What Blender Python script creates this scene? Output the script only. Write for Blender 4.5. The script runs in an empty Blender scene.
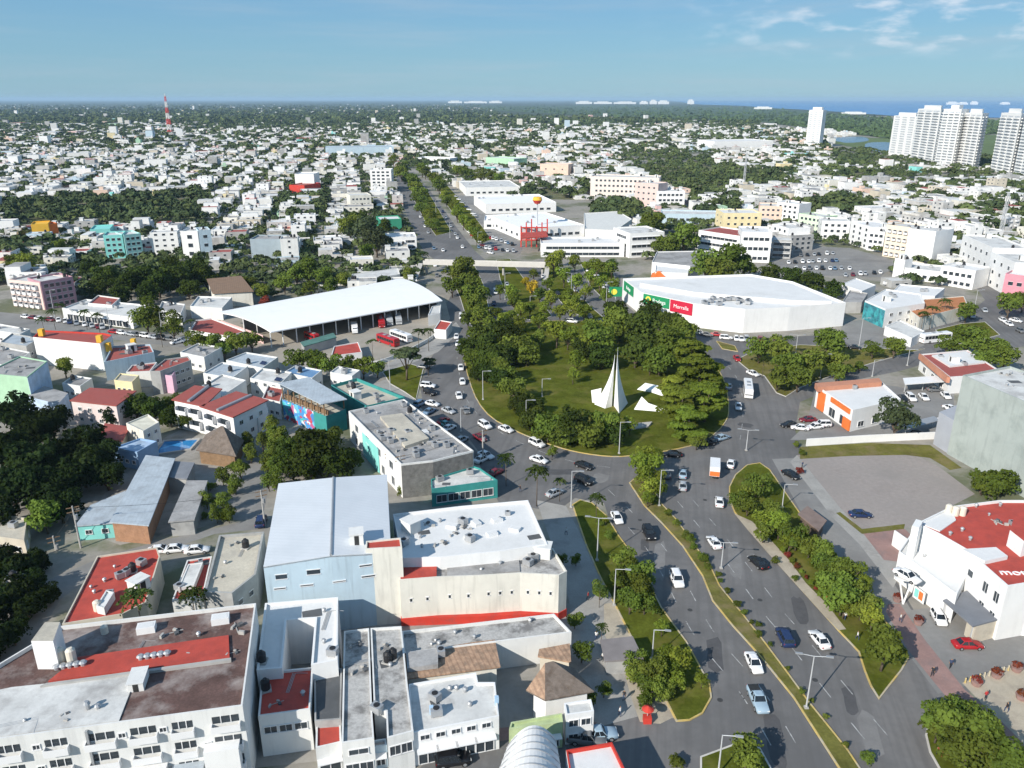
import bpy, bmesh, math, random
import numpy as np
from mathutils import Vector, Matrix

R = math.radians
rnd = random.Random(7)
nrg = np.random.default_rng(11)
SC = bpy.context.scene
COL = SC.collection

# ------------------------------------------------------------------ camera, sky, sun, exposure
FPX, CAMH, HORY = 790.0, 80.0, 99.0           # focal length in pixels (1024 wide), flying height, horizon row
PITCH = math.atan((384 - HORY) / FPX)
cam = bpy.data.objects.new('camera', bpy.data.cameras.new('camera'))
COL.objects.link(cam)
cam.data.sensor_width = 36.0
cam.data.lens = 36.0 * FPX / 1024.0
cam.data.clip_start, cam.data.clip_end = 1.0, 200000.0
cam.location = (0, 0, CAMH)
cam.rotation_euler = (R(90) - PITCH, 0, 0)
SC.camera = cam

SUN_AZ, SUN_EL = 222.4, 31.0                  # compass azimuth of the sun (from +Y, clockwise), elevation
world = bpy.data.worlds.new('World'); SC.world = world
world.use_nodes = True
wn, wl = world.node_tree.nodes, world.node_tree.links
wn.clear()
def wnode(t, **kw):
    n = wn.new(t)
    for k, v in kw.items(): setattr(n, k, v)
    return n
w_out = wnode('ShaderNodeOutputWorld'); w_bg = wnode('ShaderNodeBackground')
w_sky = wnode('ShaderNodeTexSky', sky_type='NISHITA', sun_disc=False, sun_elevation=R(SUN_EL), sun_rotation=R(SUN_AZ))
w_sky.altitude = 80; w_sky.air_density = 1.0; w_sky.dust_density = 0.15; w_sky.ozone_density = 3.0
w_tint = wnode('ShaderNodeMix', data_type='RGBA', blend_type='MULTIPLY'); w_tint.inputs[0].default_value = 1.0
w_tint.inputs[7].default_value = (0.66, 0.86, 1.0, 1)
wl.new(w_sky.outputs[0], w_tint.inputs[6])
w_tc = wnode('ShaderNodeTexCoord'); w_sep = wnode('ShaderNodeSeparateXYZ')
wl.new(w_tc.outputs['Generated'], w_sep.inputs[0])
def wmath(op, a, b=None, clamp=False):
    n = wnode('ShaderNodeMath', operation=op, use_clamp=clamp)
    for i, v in enumerate((a, b)):
        if v is None: continue
        if isinstance(v, (int, float)): n.inputs[i].default_value = v
        else: wl.new(v, n.inputs[i])
    return n.outputs[0]
def wcloud(scx, scz, seed, lo, hi, detail=6, rough=.6):
    cmb = wnode('ShaderNodeCombineXYZ')
    wl.new(wmath('MULTIPLY', w_sep.outputs[0], scx), cmb.inputs[0])
    wl.new(wmath('MULTIPLY', w_sep.outputs[2], scz), cmb.inputs[1])
    cmb.inputs[2].default_value = seed
    n = wnode('ShaderNodeTexNoise'); n.inputs['Scale'].default_value = 1; n.inputs['Detail'].default_value = detail
    n.inputs['Roughness'].default_value = rough
    wl.new(cmb.outputs[0], n.inputs['Vector'])
    mr = wnode('ShaderNodeMapRange'); mr.interpolation_type = 'SMOOTHSTEP'
    mr.inputs[1].default_value, mr.inputs[2].default_value = lo, hi
    wl.new(n.outputs[0], mr.inputs[0])
    return mr.outputs[0]
def wband(src, lo, hi):
    mr = wnode('ShaderNodeMapRange'); mr.interpolation_type = 'SMOOTHSTEP'
    mr.inputs[1].default_value, mr.inputs[2].default_value = lo, hi
    wl.new(src, mr.inputs[0]); return mr.outputs[0]
cirrus = wmath('MULTIPLY', wcloud(3.2, 46, 3.1, .42, .78, 7, .62), .34)
cum = wmath('MULTIPLY', wmath('MULTIPLY', wcloud(24, 66, 2.9, .46, .74, 4, .5), wband(w_sep.outputs[0], .12, .42)),
            wmath('MULTIPLY', wband(w_sep.outputs[2], .035, .065), wmath('SUBTRACT', 1.0, wband(w_sep.outputs[2], .12, .16))))
w_c1 = wnode('ShaderNodeMix', data_type='RGBA'); w_c1.inputs[7].default_value = (3.6, 4.3, 5.0, 1)
w_rp = wnode('ShaderNodeValToRGB')                        # the clear sky: pale blue at the horizon, deeper above
for k, (pos, c) in enumerate([(0.0, (.190, .340, .440)), (.06, (.165, .325, .450)), (.13, (.130, .290, .470)), (.45, (.15, .27, .43))]):
    e = w_rp.color_ramp.elements[k] if k < 2 else w_rp.color_ramp.elements.new(pos)
    e.position = pos; e.color = (*c, 1)
wl.new(w_sep.outputs[2], w_rp.inputs[0])
w_up = wnode('ShaderNodeVectorMath', operation='SCALE'); w_up.inputs[3].default_value = 10.0; wl.new(w_rp.outputs[0], w_up.inputs[0])
w_mx = wnode('ShaderNodeMix', data_type='RGBA'); w_mx.inputs[0].default_value = .8
wl.new(w_tint.outputs[2], w_mx.inputs[6]); wl.new(w_up.outputs[0], w_mx.inputs[7])
wl.new(cirrus, w_c1.inputs[0]); wl.new(w_mx.outputs[2], w_c1.inputs[6])
w_c2 = wnode('ShaderNodeMix', data_type='RGBA'); w_c2.inputs[7].default_value = (6.6, 6.9, 7.4, 1)
wl.new(wmath('MULTIPLY', cum, .7), w_c2.inputs[0]); wl.new(w_c1.outputs[2], w_c2.inputs[6])
wl.new(w_c2.outputs[2], w_bg.inputs[0]); w_bg.inputs[1].default_value = 0.095
wl.new(w_bg.outputs[0], w_out.inputs[0])

sun = bpy.data.objects.new('sun', bpy.data.lights.new('sun', 'SUN')); COL.objects.link(sun)
sun.data.energy = 4.4; sun.data.angle = R(0.53); sun.data.color = (1.0, 0.94, 0.85)
_az, _el = R(SUN_AZ), R(SUN_EL)
_dir = Vector((math.sin(_az) * math.cos(_el), math.cos(_az) * math.cos(_el), math.sin(_el)))
sun.rotation_euler = _dir.to_track_quat('Z', 'Y').to_euler()
sun.location = (-60, -60, 150)

vs = SC.view_settings
vs.view_transform = 'Standard'; vs.look = 'None'; vs.gamma = 1.0; vs.use_curve_mapping = False
vs.exposure = 0.5
cy = SC.cycles
cy.use_denoising = True
cy.max_bounces = 5; cy.diffuse_bounces = 3; cy.glossy_bounces = 2; cy.transmission_bounces = 3; cy.transparent_max_bounces = 4
cy.volume_bounces = 0
cy.use_adaptive_sampling = True; cy.adaptive_threshold = 0.02

# ------------------------------------------------------------------ pixel <-> place
_cp, _sp = math.cos(PITCH), math.sin(PITCH)
def P(px, py, h=0.0):
    """the place at height h that the photograph shows at (px, py)"""
    x, y = (px - 512) / FPX, (384 - py) / FPX
    dz = -_sp + y * _cp
    t = (h - CAMH) / dz
    return Vector((t * x, t * (_cp + y * _sp), h))
def Q(v):
    dz = v[2] - CAMH
    z = v[1] * _cp - dz * _sp
    return 512 + FPX * v[0] / z, 384 - FPX * (v[1] * _sp + dz * _cp) / z
def depth(v): return v[1] * _cp - (v[2] - CAMH) * _sp
def up(px, py, py2):
    """height of an upright thing standing at (px, py) whose top shows at row py2"""
    b = P(px, py); lo, hi = 0.0, 250.0
    for _ in range(40):
        m = (lo + hi) / 2
        if Q((b.x, b.y, m))[1] > py2: lo = m
        else: hi = m
    return lo
def area2(p): return sum(p[i][0] * p[(i + 1) % len(p)][1] - p[(i + 1) % len(p)][0] * p[i][1] for i in range(len(p)))
def ccw(p): return p if area2(p) > 0 else p[::-1]
def smooth_poly(p, n=4, closed=True):
    out = []; N = len(p)
    for i in range(N if closed else N - 1):
        g = (lambda k: p[k % N]) if closed else (lambda k: p[min(max(k, 0), N - 1)])
        a, b, c, d = (np.array(g(k)[:2], float) for k in (i - 1, i, i + 1, i + 2))
        for k in range(n):
            t = k / n
            out.append(tuple(.5 * (2 * b + (c - a) * t + (2 * a - 5 * b + 4 * c - d) * t * t + (3 * b - a - 3 * c + d) * t ** 3)))
    if not closed: out.append(tuple(p[-1][:2]))
    return out
def inset(p, d):
    """move every edge of a CCW polygon inwards by d"""
    out = []; n = len(p)
    for i in range(n):
        a, b, c = (np.array(p[k % n][:2], float) for k in (i - 1, i, i + 1))
        e1, e2 = b - a, c - b
        e1 /= np.linalg.norm(e1) + 1e-9; e2 /= np.linalg.norm(e2) + 1e-9
        n1, n2 = np.array((-e1[1], e1[0])), np.array((-e2[1], e2[0]))
        m = n1 + n2; q = m.dot(m)
        m = m * (2 / max(q, .8))
        out.append(tuple(b + m * d))
    return out
def inside(x, y, p):
    r = False; j = len(p) - 1
    for i in range(len(p)):
        xi, yi, xj, yj = p[i][0], p[i][1], p[j][0], p[j][1]
        if (yi > y) != (yj > y) and x < (xj - xi) * (y - yi) / (yj - yi) + xi: r = not r
        j = i
    return r

# ------------------------------------------------------------------ materials
MATS = {}
def mat(name, col, rough=.85, var=.18, scale=.5, stain=None, st_scale=.25, st_lo=.52, st_hi=.7, metal=0.0, spec=.3,
        rand=0.0, stripe=None, trans=0.0, space='world', fine=0.0, streak=None, vst=0.0):
    if name in MATS: return MATS[name]
    m = bpy.data.materials.new(name); m.use_nodes = True
    nt = m.node_tree; N, L = nt.nodes, nt.links
    b = N['Principled BSDF']
    b.inputs['Roughness'].default_value = rough; b.inputs['Metallic'].default_value = metal
    b.inputs['Specular IOR Level'].default_value = spec
    if space == 'world':
        geo = N.new('ShaderNodeNewGeometry'); vec = geo.outputs['Position']
    else:
        geo = N.new('ShaderNodeTexCoord'); vec = geo.outputs['Object']
    def noise(sc, det=5, ro=.6):
        n = N.new('ShaderNodeTexNoise'); n.inputs['Scale'].default_value = sc; n.inputs['Detail'].default_value = det
        n.inputs['Roughness'].default_value = ro; L.new(vec, n.inputs['Vector']); return n.outputs[0]
    def ramp(src, lo, hi, a=0., c=1.):
        r = N.new('ShaderNodeMapRange'); r.inputs[1].default_value = lo; r.inputs[2].default_value = hi
        r.inputs[3].default_value = a; r.inputs[4].default_value = c; L.new(src, r.inputs[0]); return r.outputs[0]
    def mix(f, a, c, mode='MIX'):
        x = N.new('ShaderNodeMix'); x.data_type = 'RGBA'; x.blend_type = mode
        for i, v in ((0, f), (6, a), (7, c)):
            if isinstance(v, (int, float)): x.inputs[i].default_value = v
            elif isinstance(v, tuple): x.inputs[i].default_value = (*v[:3], 1)
            else: L.new(v, x.inputs[i])
        return x.outputs[2]
    dark = tuple(c * (1 - var) for c in col); lite = tuple(min(.9, c * (1 + var)) for c in col)
    c = mix(ramp(noise(scale), .3, .7), dark, lite)
    if fine: c = mix(ramp(noise(scale * 9, 3), .35, .65, 0, fine), c, tuple(x * .35 for x in col))
    if stain: c = mix(ramp(noise(st_scale, 7, .65), st_lo, st_hi, 0, .85), c, stain)
    if vst:                                         # rain runs down the walls
        mp = N.new('ShaderNodeMapping'); mp.vector_type = 'TEXTURE'; mp.inputs['Scale'].default_value = (.7, .7, 7.0)
        L.new(vec, mp.inputs['Vector']); n_ = N.new('ShaderNodeTexNoise'); n_.inputs['Scale'].default_value = 1; n_.inputs['Detail'].default_value = 5
        L.new(mp.outputs[0], n_.inputs['Vector']); c = mix(ramp(n_.outputs[0], .52, .72, 0, vst), c, tuple(x * .55 for x in col))
    if streak:                                       # long faint wear along the lanes
        mp = N.new('ShaderNodeMapping'); mp.vector_type = 'TEXTURE'; mp.inputs['Rotation'].default_value = (0, 0, R(streak[0])); mp.inputs['Scale'].default_value = (28, 1.1, 1)
        L.new(vec, mp.inputs['Vector']); n_ = N.new('ShaderNodeTexNoise'); n_.inputs['Scale'].default_value = 1; n_.inputs['Detail'].default_value = 4
        L.new(mp.outputs[0], n_.inputs['Vector']); c = mix(ramp(n_.outputs[0], .42, .66, 0, streak[1]), c, tuple(x * .62 for x in col))
    if stripe:                                       # ribs or courses: (direction in degrees, spacing m, strength, colour)
        ang, sp, stg, scol = stripe
        mp = N.new('ShaderNodeMapping'); mp.inputs['Rotation'].default_value = (0, 0, -R(ang)); L.new(vec, mp.inputs['Vector'])
        wv = N.new('ShaderNodeTexWave'); wv.inputs['Scale'].default_value = .314 / sp; wv.inputs['Distortion'].default_value = .6
        wv.inputs['Detail'].default_value = 1
        L.new(mp.outputs[0], wv.inputs['Vector'])
        c = mix(ramp(wv.outputs[1], .55, .9, 0, stg), c, scol)
    if rand:
        oi = N.new('ShaderNodeObjectInfo')
        h = N.new('ShaderNodeHueSaturation'); L.new(c, h.inputs['Color'])
        L.new(ramp(oi.outputs['Random'], 0, 1, 1 - rand, 1 + rand), h.inputs['Value'])
        m2 = N.new('ShaderNodeMath'); m2.operation = 'MULTIPLY'; m2.inputs[1].default_value = 7.31; L.new(oi.outputs['Random'], m2.inputs[0])
        f2 = N.new('ShaderNodeMath'); f2.operation = 'FRACT'; L.new(m2.outputs[0], f2.inputs[0])
        L.new(ramp(f2.outputs[0], 0, 1, .5 - .035 * rand, .5 + .06 * rand), h.inputs['Hue'])
        c = h.outputs[0]
    L.new(c, b.inputs['Base Color'])
    if trans:
        td = N.new('ShaderNodeBsdfTranslucent'); L.new(c, td.inputs[0])
        ms = N.new('ShaderNodeMixShader'); ms.inputs[0].default_value = trans
        L.new(b.outputs[0], ms.inputs[1]); L.new(td.outputs[0], ms.inputs[2])
        L.new(ms.outputs[0], N['Material Output'].inputs['Surface'])
    MATS[name] = m
    return m

# ------------------------------------------------------------------ mesh builder
class MB:
    def __init__(s): s.v, s.f, s.m = [], [], []
    def add(s, vs_, fs, mi=0):
        o = len(s.v); s.v += [tuple(q) for q in vs_]
        for k, f in enumerate(fs):
            s.f.append([o + i for i in f]); s.m.append(mi[k] if isinstance(mi, (list, tuple)) else mi)
        return s
    def poly(s, pts, mi=0): return s.add(pts, [list(range(len(pts)))], mi)
    def prism(s, p, z0, z1, mi=0, top=None, bottom=False):
        n = len(p); o = [(q[0], q[1], z0) for q in p] + [(q[0], q[1], z1) for q in p]
        fs = [[i, (i + 1) % n, n + (i + 1) % n, n + i] for i in range(n)]; ms = [mi] * n
        if top is not False: fs.append([n + i for i in range(n)]); ms.append(mi if top is None else top)
        if bottom: fs.append(list(range(n))[::-1]); ms.append(mi)
        return s.add(o, fs, ms)
    def ring(s, outer, inner, z0, z1, mi=0, zi=None):
        """a kerb or parapet between two polygons with the same number of points"""
        n = len(outer); zi = z0 if zi is None else zi
        o = [(q[0], q[1], z0) for q in outer] + [(q[0], q[1], z1) for q in outer] + [(q[0], q[1], z1) for q in inner] + [(q[0], q[1], zi) for q in inner]
        fs = []
        for i in range(n):
            j = (i + 1) % n
            fs += [[i, j, n + j, n + i], [n + i, n + j, 2 * n + j, 2 * n + i], [2 * n + i, 2 * n + j, 3 * n + j, 3 * n + i]]
        return s.add(o, fs, mi)
    def box(s, c, size, rz=0.0, mi=0, top=None):
        """c = centre of the underside"""
        sx, sy, sz = size; ca, sa = math.cos(rz), math.sin(rz)
        p = [(c[0] + x * ca - y * sa, c[1] + x * sa + y * ca) for x, y in ((-sx / 2, -sy / 2), (sx / 2, -sy / 2), (sx / 2, sy / 2), (-sx / 2, sy / 2))]
        return s.prism(p, c[2], c[2] + sz, mi, top, True)
    def tube(s, a, b, r0, r1=None, n=8, mi=0, caps=True):
        a, b = Vector(a), Vector(b); r1 = r0 if r1 is None else r1
        d = (b - a).normalized(); u = d.orthogonal().normalized(); w = d.cross(u)
        o = [tuple(a + (u * math.cos(2 * math.pi * i / n) + w * math.sin(2 * math.pi * i / n)) * r0) for i in range(n)]
        o += [tuple(b + (u * math.cos(2 * math.pi * i / n) + w * math.sin(2 * math.pi * i / n)) * r1) for i in range(n)]
        fs = [[i, (i + 1) % n, n + (i + 1) % n, n + i] for i in range(n)]
        if caps: fs += [list(range(n))[::-1], [n + i for i in range(n)]]
        return s.add(o, fs, mi)
    def loft(s, rings, mi=0, caps=True):
        n = len(rings[0]); o = [q for r in rings for q in r]; fs = []
        for k in range(len(rings) - 1):
            for i in range(n):
                j = (i + 1) % n
                fs.append([k * n + i, k * n + j, (k + 1) * n + j, (k + 1) * n + i])
        if caps: fs += [list(range(n))[::-1], [(len(rings) - 1) * n + i for i in range(n)]]
        return s.add(o, fs, mi)
    def mesh(s, name, mats, org=(0, 0, 0), smooth=False):
        me = bpy.data.meshes.new(name)
        me.from_pydata([(a - org[0], b - org[1], c - org[2]) for a, b, c in s.v], [], s.f)
        for m in (mats if isinstance(mats, (list, tuple)) else [mats]): me.materials.append(m)
        me.polygons.foreach_set('material_index', s.m)
        if smooth: me.polygons.foreach_set('use_smooth', [True] * len(s.f))
        me.update(); return me
    def build(s, name, mats, parent=None, smooth=False):
        org = root_loc(parent) if parent else (0, 0, 0)
        o = bpy.data.objects.new(name, s.mesh(name, mats, org, smooth)); COL.objects.link(o)
        if parent: o.parent = parent
        return o
def root_loc(o):
    while o.parent: o = o.parent
    return o.location
def link(name, me, parent=None, loc=(0, 0, 0), rz=0.0, sc=None):
    o = bpy.data.objects.new(name, me); COL.objects.link(o)
    o.location = loc; o.rotation_euler = (0, 0, rz)
    if sc: o.scale = sc
    if parent: o.parent = parent
    return o
AUTO = []          # things whose label is written at the end, from what stands nearest
def tag(o, label, cat, group=None):
    if label: o['label'] = label
    o['category'] = cat
    if group: o['group'] = group
    return o
def auto(o, base, cat, group=None, at=None):
    o['category'] = cat
    if group: o['group'] = group
    AUTO.append((o, base, tuple(at or o.location)))
    return o
def thing(name, label, cat, loc, rz=0.0, group=None):
    o = bpy.data.objects.new(name, None); COL.objects.link(o)
    o.empty_display_size = .5; o.location = loc; o.rotation_euler = (0, 0, rz)
    return tag(o, label, cat, group)
def struct(name, mb, mats, smooth=False):
    o = mb.build(name, mats, None, smooth); o['kind'] = 'structure'; return o
def copy_tree(o, parent=None):
    c = o.copy(); COL.objects.link(c); c.parent = parent
    for ch in list(o.children): copy_tree(ch, c)
    return c

# ------------------------------------------------------------------ the palette
white = mat('white_render', (.66, .66, .64), .8, .06, .35, (.45, .44, .41), .18, .60, .85, vst=.28)
whiter = mat('white_paint', (.73, .73, .72), .7, .04, .3, (.60, .59, .57), .12, .6, .85, vst=.13)
cream = mat('cream_render', (.66, .64, .57), .85, .07, .3, (.42, .40, .35), .15, .56, .78, vst=.45)
beige = mat('beige_render', (.52, .47, .38), .85, .1, .4, (.3, .27, .23), .25, .58, .8)
greyw = mat('grey_render', (.36, .36, .35), .85, .15, .3, (.2, .2, .2), .2)
pink = mat('pink_render', (.62, .42, .40), .85, .08, .3)
salmon = mat('salmon_render', (.68, .50, .40), .85, .08, .3)
turq = mat('turquoise_render', (.22, .58, .54), .8, .1, .3)
teal = mat('teal_paint', (.04, .25, .235), .75, .15, .4)
yellow = mat('mustard_paint', (.72, .42, .05), .8, .08, .4)
orange = mat('orange_paint', (.68, .17, .04), .75, .1, .4)
redp = mat('red_paint', (.50, .045, .03), .75, .1, .5, (.33, .06, .05), .4)
paleb = mat('pale_blue_render', (.44, .55, .62), .8, .06, .3, (.35, .42, .47), .25, .6, .8, vst=.4)
lightg = mat('light_green_render', (.36, .55, .38), .8, .1, .4)
yel2 = mat('pale_yellow_render', (.70, .60, .36), .8, .08, .4)
r_white = mat('roof_white', (.60, .60, .58), .8, .12, .2, (.30, .29, .28), .22, .50, .70, fine=.15)
r_clean = mat('roof_clean_white', (.68, .68, .67), .7, .06, .2, (.50, .50, .48), .10, .54, .76, fine=.08)
r_grey = mat('roof_grey', (.36, .355, .35), .9, .16, .25, (.17, .165, .16), .22, .47, .68, fine=.25)
r_dirty = mat('roof_stained', (.50, .49, .47), .9, .16, .3, (.13, .125, .12), .30, .45, .60, fine=.35)
r_brown = mat('roof_brown_stained', (.125, .075, .065), .9, .35, .35, (.36, .32, .30), .16, .47, .66, fine=.4)
r_dark = mat('roof_dark', (.095, .10, .105), .9, .2, .3, (.18, .18, .18), .5, .6, .75)
r_red = mat('roof_red', (.44, .07, .05), .75, .14, .4, (.30, .055, .045), .5, .5, .72, fine=.12)
r_dred = mat('roof_dull_red', (.33, .085, .07), .8, .16, .5, (.20, .07, .06), .5, .5, .72)
r_beige = mat('roof_beige', (.50, .46, .38), .9, .12, .3, (.30, .28, .25), .2, .5, .75, fine=.2)
r_metal = mat('roof_pale_metal', (.58, .61, .64), .5, .05, .15, (.48, .52, .55), .1, .5, .8, spec=.4, stripe=(79, .9, .18, (.45, .49, .52)))
r_old = mat('roof_old_metal', (.40, .45, .49), .6, .12, .4, (.28, .30, .32), .5, .5, .7, stripe=(10, .8, .2, (.3, .34, .38)))
r_tile = mat('roof_clay_tile', (.46, .30, .20), .85, .3, 1.2, (.24, .17, .12), .8, .46, .62, stripe=(20, .7, .4, (.20, .12, .08)), fine=.4)
r_thatch = mat('roof_thatch', (.185, .150, .125), .95, .25, 1.2, (.10, .07, .05), .8, .5, .7, fine=.4)
r_bluem = mat('roof_blue_metal', (.13, .25, .42), .5, .1, .3, stripe=(10, .8, .2, (.1, .2, .35)))
glass = mat('window_glass', (.035, .045, .055), .12, .3, .4, spec=.6)
frame_w = mat('window_frame_white', (.7, .7, .7), .6, .04)
frame_d = mat('window_frame_dark', (.10, .10, .10), .5, .1)
shade = mat('dark_opening', (.03, .03, .03), .9, .3)
concrete = mat('concrete', (.38, .37, .35), .9, .12, .5, (.26, .25, .24), .3)
metal_g = mat('grey_metal', (.40, .41, .42), .45, .08, 1, metal=.4)
galv = mat('galvanised_pole', (.55, .56, .57), .45, .06, 1, metal=.3)
blackp = mat('black_plastic', (.025, .025, .027), .5, .2)
tankw = mat('cream_tank', (.62, .57, .48), .6, .06)
wood = mat('wood', (.22, .14, .08), .8, .2, 1.5)
brick = mat('brick', (.36, .20, .12), .9, .2, 1.2, fine=.3)
asphalt = mat('asphalt', (.170, .165, .162), .9, .12, .10, (.112, .110, .110), .04, .45, .60, fine=.15, streak=(79, .5))
asph_old = mat('asphalt_old', (.235, .23, .22), .9, .12, .12, (.17, .165, .16), .05, .48, .64, fine=.15)
paving = mat('paving', (.33, .32, .30), .9, .1, .3, (.20, .19, .18), .12, .5, .66, fine=.15)
pavered = mat('red_paving', (.30, .19, .17), .9, .14, .4, (.22, .16, .15), .3, .5, .66, fine=.2)
paveb = mat('beige_paving', (.42, .37, .29), .9, .1, .4, (.30, .26, .21), .3, .5, .66, fine=.15)
dirtlot = mat('gravel_ground', (.315, .280, .260), .95, .12, .12, (.235, .215, .20), .06, .45, .65, fine=.2)
grassm = mat('grass', (.095, .112, .017), .95, .35, .22, (.165, .145, .045), .10, .50, .68, fine=.4, spec=0.0)
grass2 = mat('dry_grass', (.15, .145, .04), .95, .3, .3, (.20, .16, .085), .2, .48, .66, fine=.35, spec=0.0)
kerby = mat('yellow_kerb', (.50, .37, .12), .85, .2, .6, (.42, .39, .33), .35, .46, .6)
kerbw = mat('concrete_kerb', (.50, .48, .44), .85, .12, .6)
linew = mat('worn_line', (.44, .44, .43), .85, .2, .6, (.2, .2, .2), .7, .42, .56)
waterm = mat('sea_water', (.010, .14, .40), .25, .25, .002, spec=.4)
lagoon = mat('lagoon_water', (.05, .10, .15), .2, .15, .01, spec=.5)
poolm = mat('pool_water', (.03, .20, .45), .08, .15, .3, spec=.5)
# ------------------------------------------------------------------ the ground, roads and islands
FOOT = []          # footprints and carriageways where nothing random may stand
def pix(pts, h=0.0): return [tuple(P(x, y, h)[:2]) for x, y in pts]
def sheet(name, px, z, m, sm=0, keep=True):
    p = ccw(pix(px))
    if sm: p = smooth_poly(p, sm)
    if keep: FOOT.append(p)
    return struct(name, MB().poly([(x, y, z) for x, y in p]), m)
def island(name, px, m, kerb=kerby, sm=0, h=.12, kw=.24, keep=True):
    """a raised bed with its kerb"""
    p = ccw(pix(px))
    if sm: p = smooth_poly(p, sm)
    if keep: FOOT.append(p)
    q = inset(p, kw)
    struct(name, MB().poly([(x, y, h) for x, y in q]), m)
    struct('kerb', MB().ring(p, q, 0.0, h + .04, 0, h - .05), kerb)
    return p

cityg = mat('city_ground', (.30, .28, .245), .95, .22, .06, (.095, .11, .05), .03, .48, .58, fine=.25)
G = 60000.0
struct('ground', MB().poly([(-G, -40, 0), (G, -40, 0), (G, G, 0), (-G, G, 0)]), cityg)
farg = mat('forest_floor', (.045, .06, .03), .95, .3, .002)
struct('forest_floor', MB().poly([(-30000, 4200, .6), (30000, 4200, .6), (42000, 50000, .6), (-42000, 50000, .6)]), farg)
# the sea and the lagoon behind the towers
sea = [(700, 104.6), (745, 106.0), (768, 108.2), (800, 109.6), (840, 112.0), (893, 116.0), (960, 117.6), (1090, 118.6)]
sp = [tuple(P(x, y)[:2]) for x, y in sea]
sp = sp + [(60000, sp[-1][1]), (60000, 52000), (sp[0][0] * 3.4, 52000)]
struct('sea', MB().poly([(x, y, 1.2) for x, y in ccw(sp)]), waterm)
sheet('lagoon', [(868, 143), (893, 143), (894, 151), (880, 152), (866, 149)], .5, lagoon, 3)
sheet('lagoon', [(830, 138), (862, 137), (868, 141), (845, 143)], .5, lagoon, 3)
MANGROVE = [(480, 106.5), (640, 105.2), (760, 107.6), (800, 111), (893, 119), (1024, 121), (1090, 126), (1024, 133), (890, 139), (760, 122), (640, 118), (560, 114), (480, 110)]
mg = mat('mangrove_floor', (.055, .085, .035), .95, .3, .004)
sheet('marsh_ground', MANGROVE, .9, mg, 0)
sheet('marsh_ground', [(834, 140), (893, 138), (893, 147), (850, 147)], .35, mat('marsh_grass', (.10, .14, .045), .95, .2, .01), 2)
sheet('marsh_ground', [(975, 135), (999, 135), (997, 157), (972, 157)], .35, MATS['marsh_grass'], 0)

# asphalt: avenue, roundabout ring and approaches are one sheet, islands stand on it
sheet('road', [(560, 800), (690, 768), (604, 503), (575, 498), (556, 512), (522, 506), (498, 478), (470, 440), (424, 410), (420, 385), (428, 362),
               (440, 345), (436, 328), (446, 305), (455, 288), (446, 268), (424, 252), (409, 222), (399, 190), (396, 172), (414, 172), (431, 192), (457, 228), (476, 252),
               (490, 264), (620, 272), (622, 300), (640, 318), (700, 335), (770, 338), (840, 334), (850, 322), (905, 328), (960, 320), (985, 300), (958, 262), (985, 262), (1024, 305),
               (1060, 330), (1040, 345), (965, 352), (900, 371), (850, 381), (800, 402), (795, 430), (806, 462),
               (860, 530), (890, 570), (915, 612), (970, 600), (1060, 630), (1060, 700), (980, 690), (935, 700), (955, 800)], .004, asphalt)
MATS['asphalt']
# left street past the bus terminal, and streets of the left quarter
sheet('street', [(-30, 309), (60, 318), (110, 327), (180, 336), (260, 345), (330, 352), (420, 352), (424, 366), (330, 361), (240, 353), (170, 346), (100, 338), (40, 331), (-30, 326)], .008, asph_old)
sheet('street', [(-60, 640), (0, 600), (60, 575), (105, 556), (160, 541), (262, 517), (268, 528), (215, 534), (160, 552), (110, 562), (60, 600), (0, 700), (-60, 760)], .008, asph_old)
sheet('street', [(222, 520), (240, 480), (256, 450), (266, 420), (283, 424), (272, 470), (262, 520)], .012, asph_old)
sheet('street', [(420, 768), (440, 745), (500, 734), (596, 726), (640, 716), (700, 720), (730, 800), (420, 800)], .008, asphalt)
sheet('street', [(772, 459), (798, 458), (858, 530), (905, 600), (930, 640), (905, 648), (880, 610), (838, 560), (800, 510)], .010, asph_old)
# promenade between the shops and the avenue's verge
sheet('promenade', [(536, 500), (566, 506), (586, 545), (602, 580), (622, 616), (642, 655), (668, 704), (640, 716), (598, 727), (580, 690), (574, 640), (569, 600), (552, 545)], .012, paving)
sheet('promenade', [(604, 604), (616, 602), (646, 656), (676, 716), (660, 724), (640, 722), (632, 700), (622, 665), (604, 634)], .017, paveb)
sheet('pavement', [(408, 750), (440, 738), (500, 728), (560, 722), (597, 722), (592, 730), (500, 741), (440, 752), (412, 762)], .013, pavered)
# forecourts and lots
sheet('gravel_lot', [(797, 455), (850, 452), (908, 452), (938, 466), (975, 494), (940, 512), (905, 528), (862, 531), (842, 510)], .014, dirtlot)
sheet('lot_edge', [(800, 447), (870, 443), (930, 445), (962, 468), (950, 470), (930, 458), (905, 455), (850, 456), (800, 459)], .019, grass2, 0)
sheet('lot_edge', [(840, 512), (862, 529), (905, 524), (904, 529), (862, 534), (836, 513)], .02, grass2)
sheet('pavement', [(797, 455), (842, 510), (862, 531), (905, 528), (926, 552), (900, 575), (893, 588), (860, 545), (832, 517), (790, 462)], .012, paving)
sheet('pavement', [(862, 532), (905, 529), (922, 546), (900, 562), (884, 560)], .016, pavered)
sheet('parking_lot', [(790, 440), (845, 440), (935, 434), (952, 428), (955, 385), (905, 388), (840, 378), (818, 380), (806, 425)], .016, asph_old)
sheet('parking_lot', [(452, 196), (470, 194), (500, 226), (524, 246), (520, 254), (484, 252), (466, 226)], .007, asph_old)
sheet('parking_lot', [(842, 322), (880, 318), (925, 345), (905, 355), (860, 352), (840, 338)], .009, asph_old)
sheet('parking_lot', [(790, 275), (880, 277), (900, 262), (850, 248), (800, 246), (770, 262)], .006, asph_old)
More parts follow.
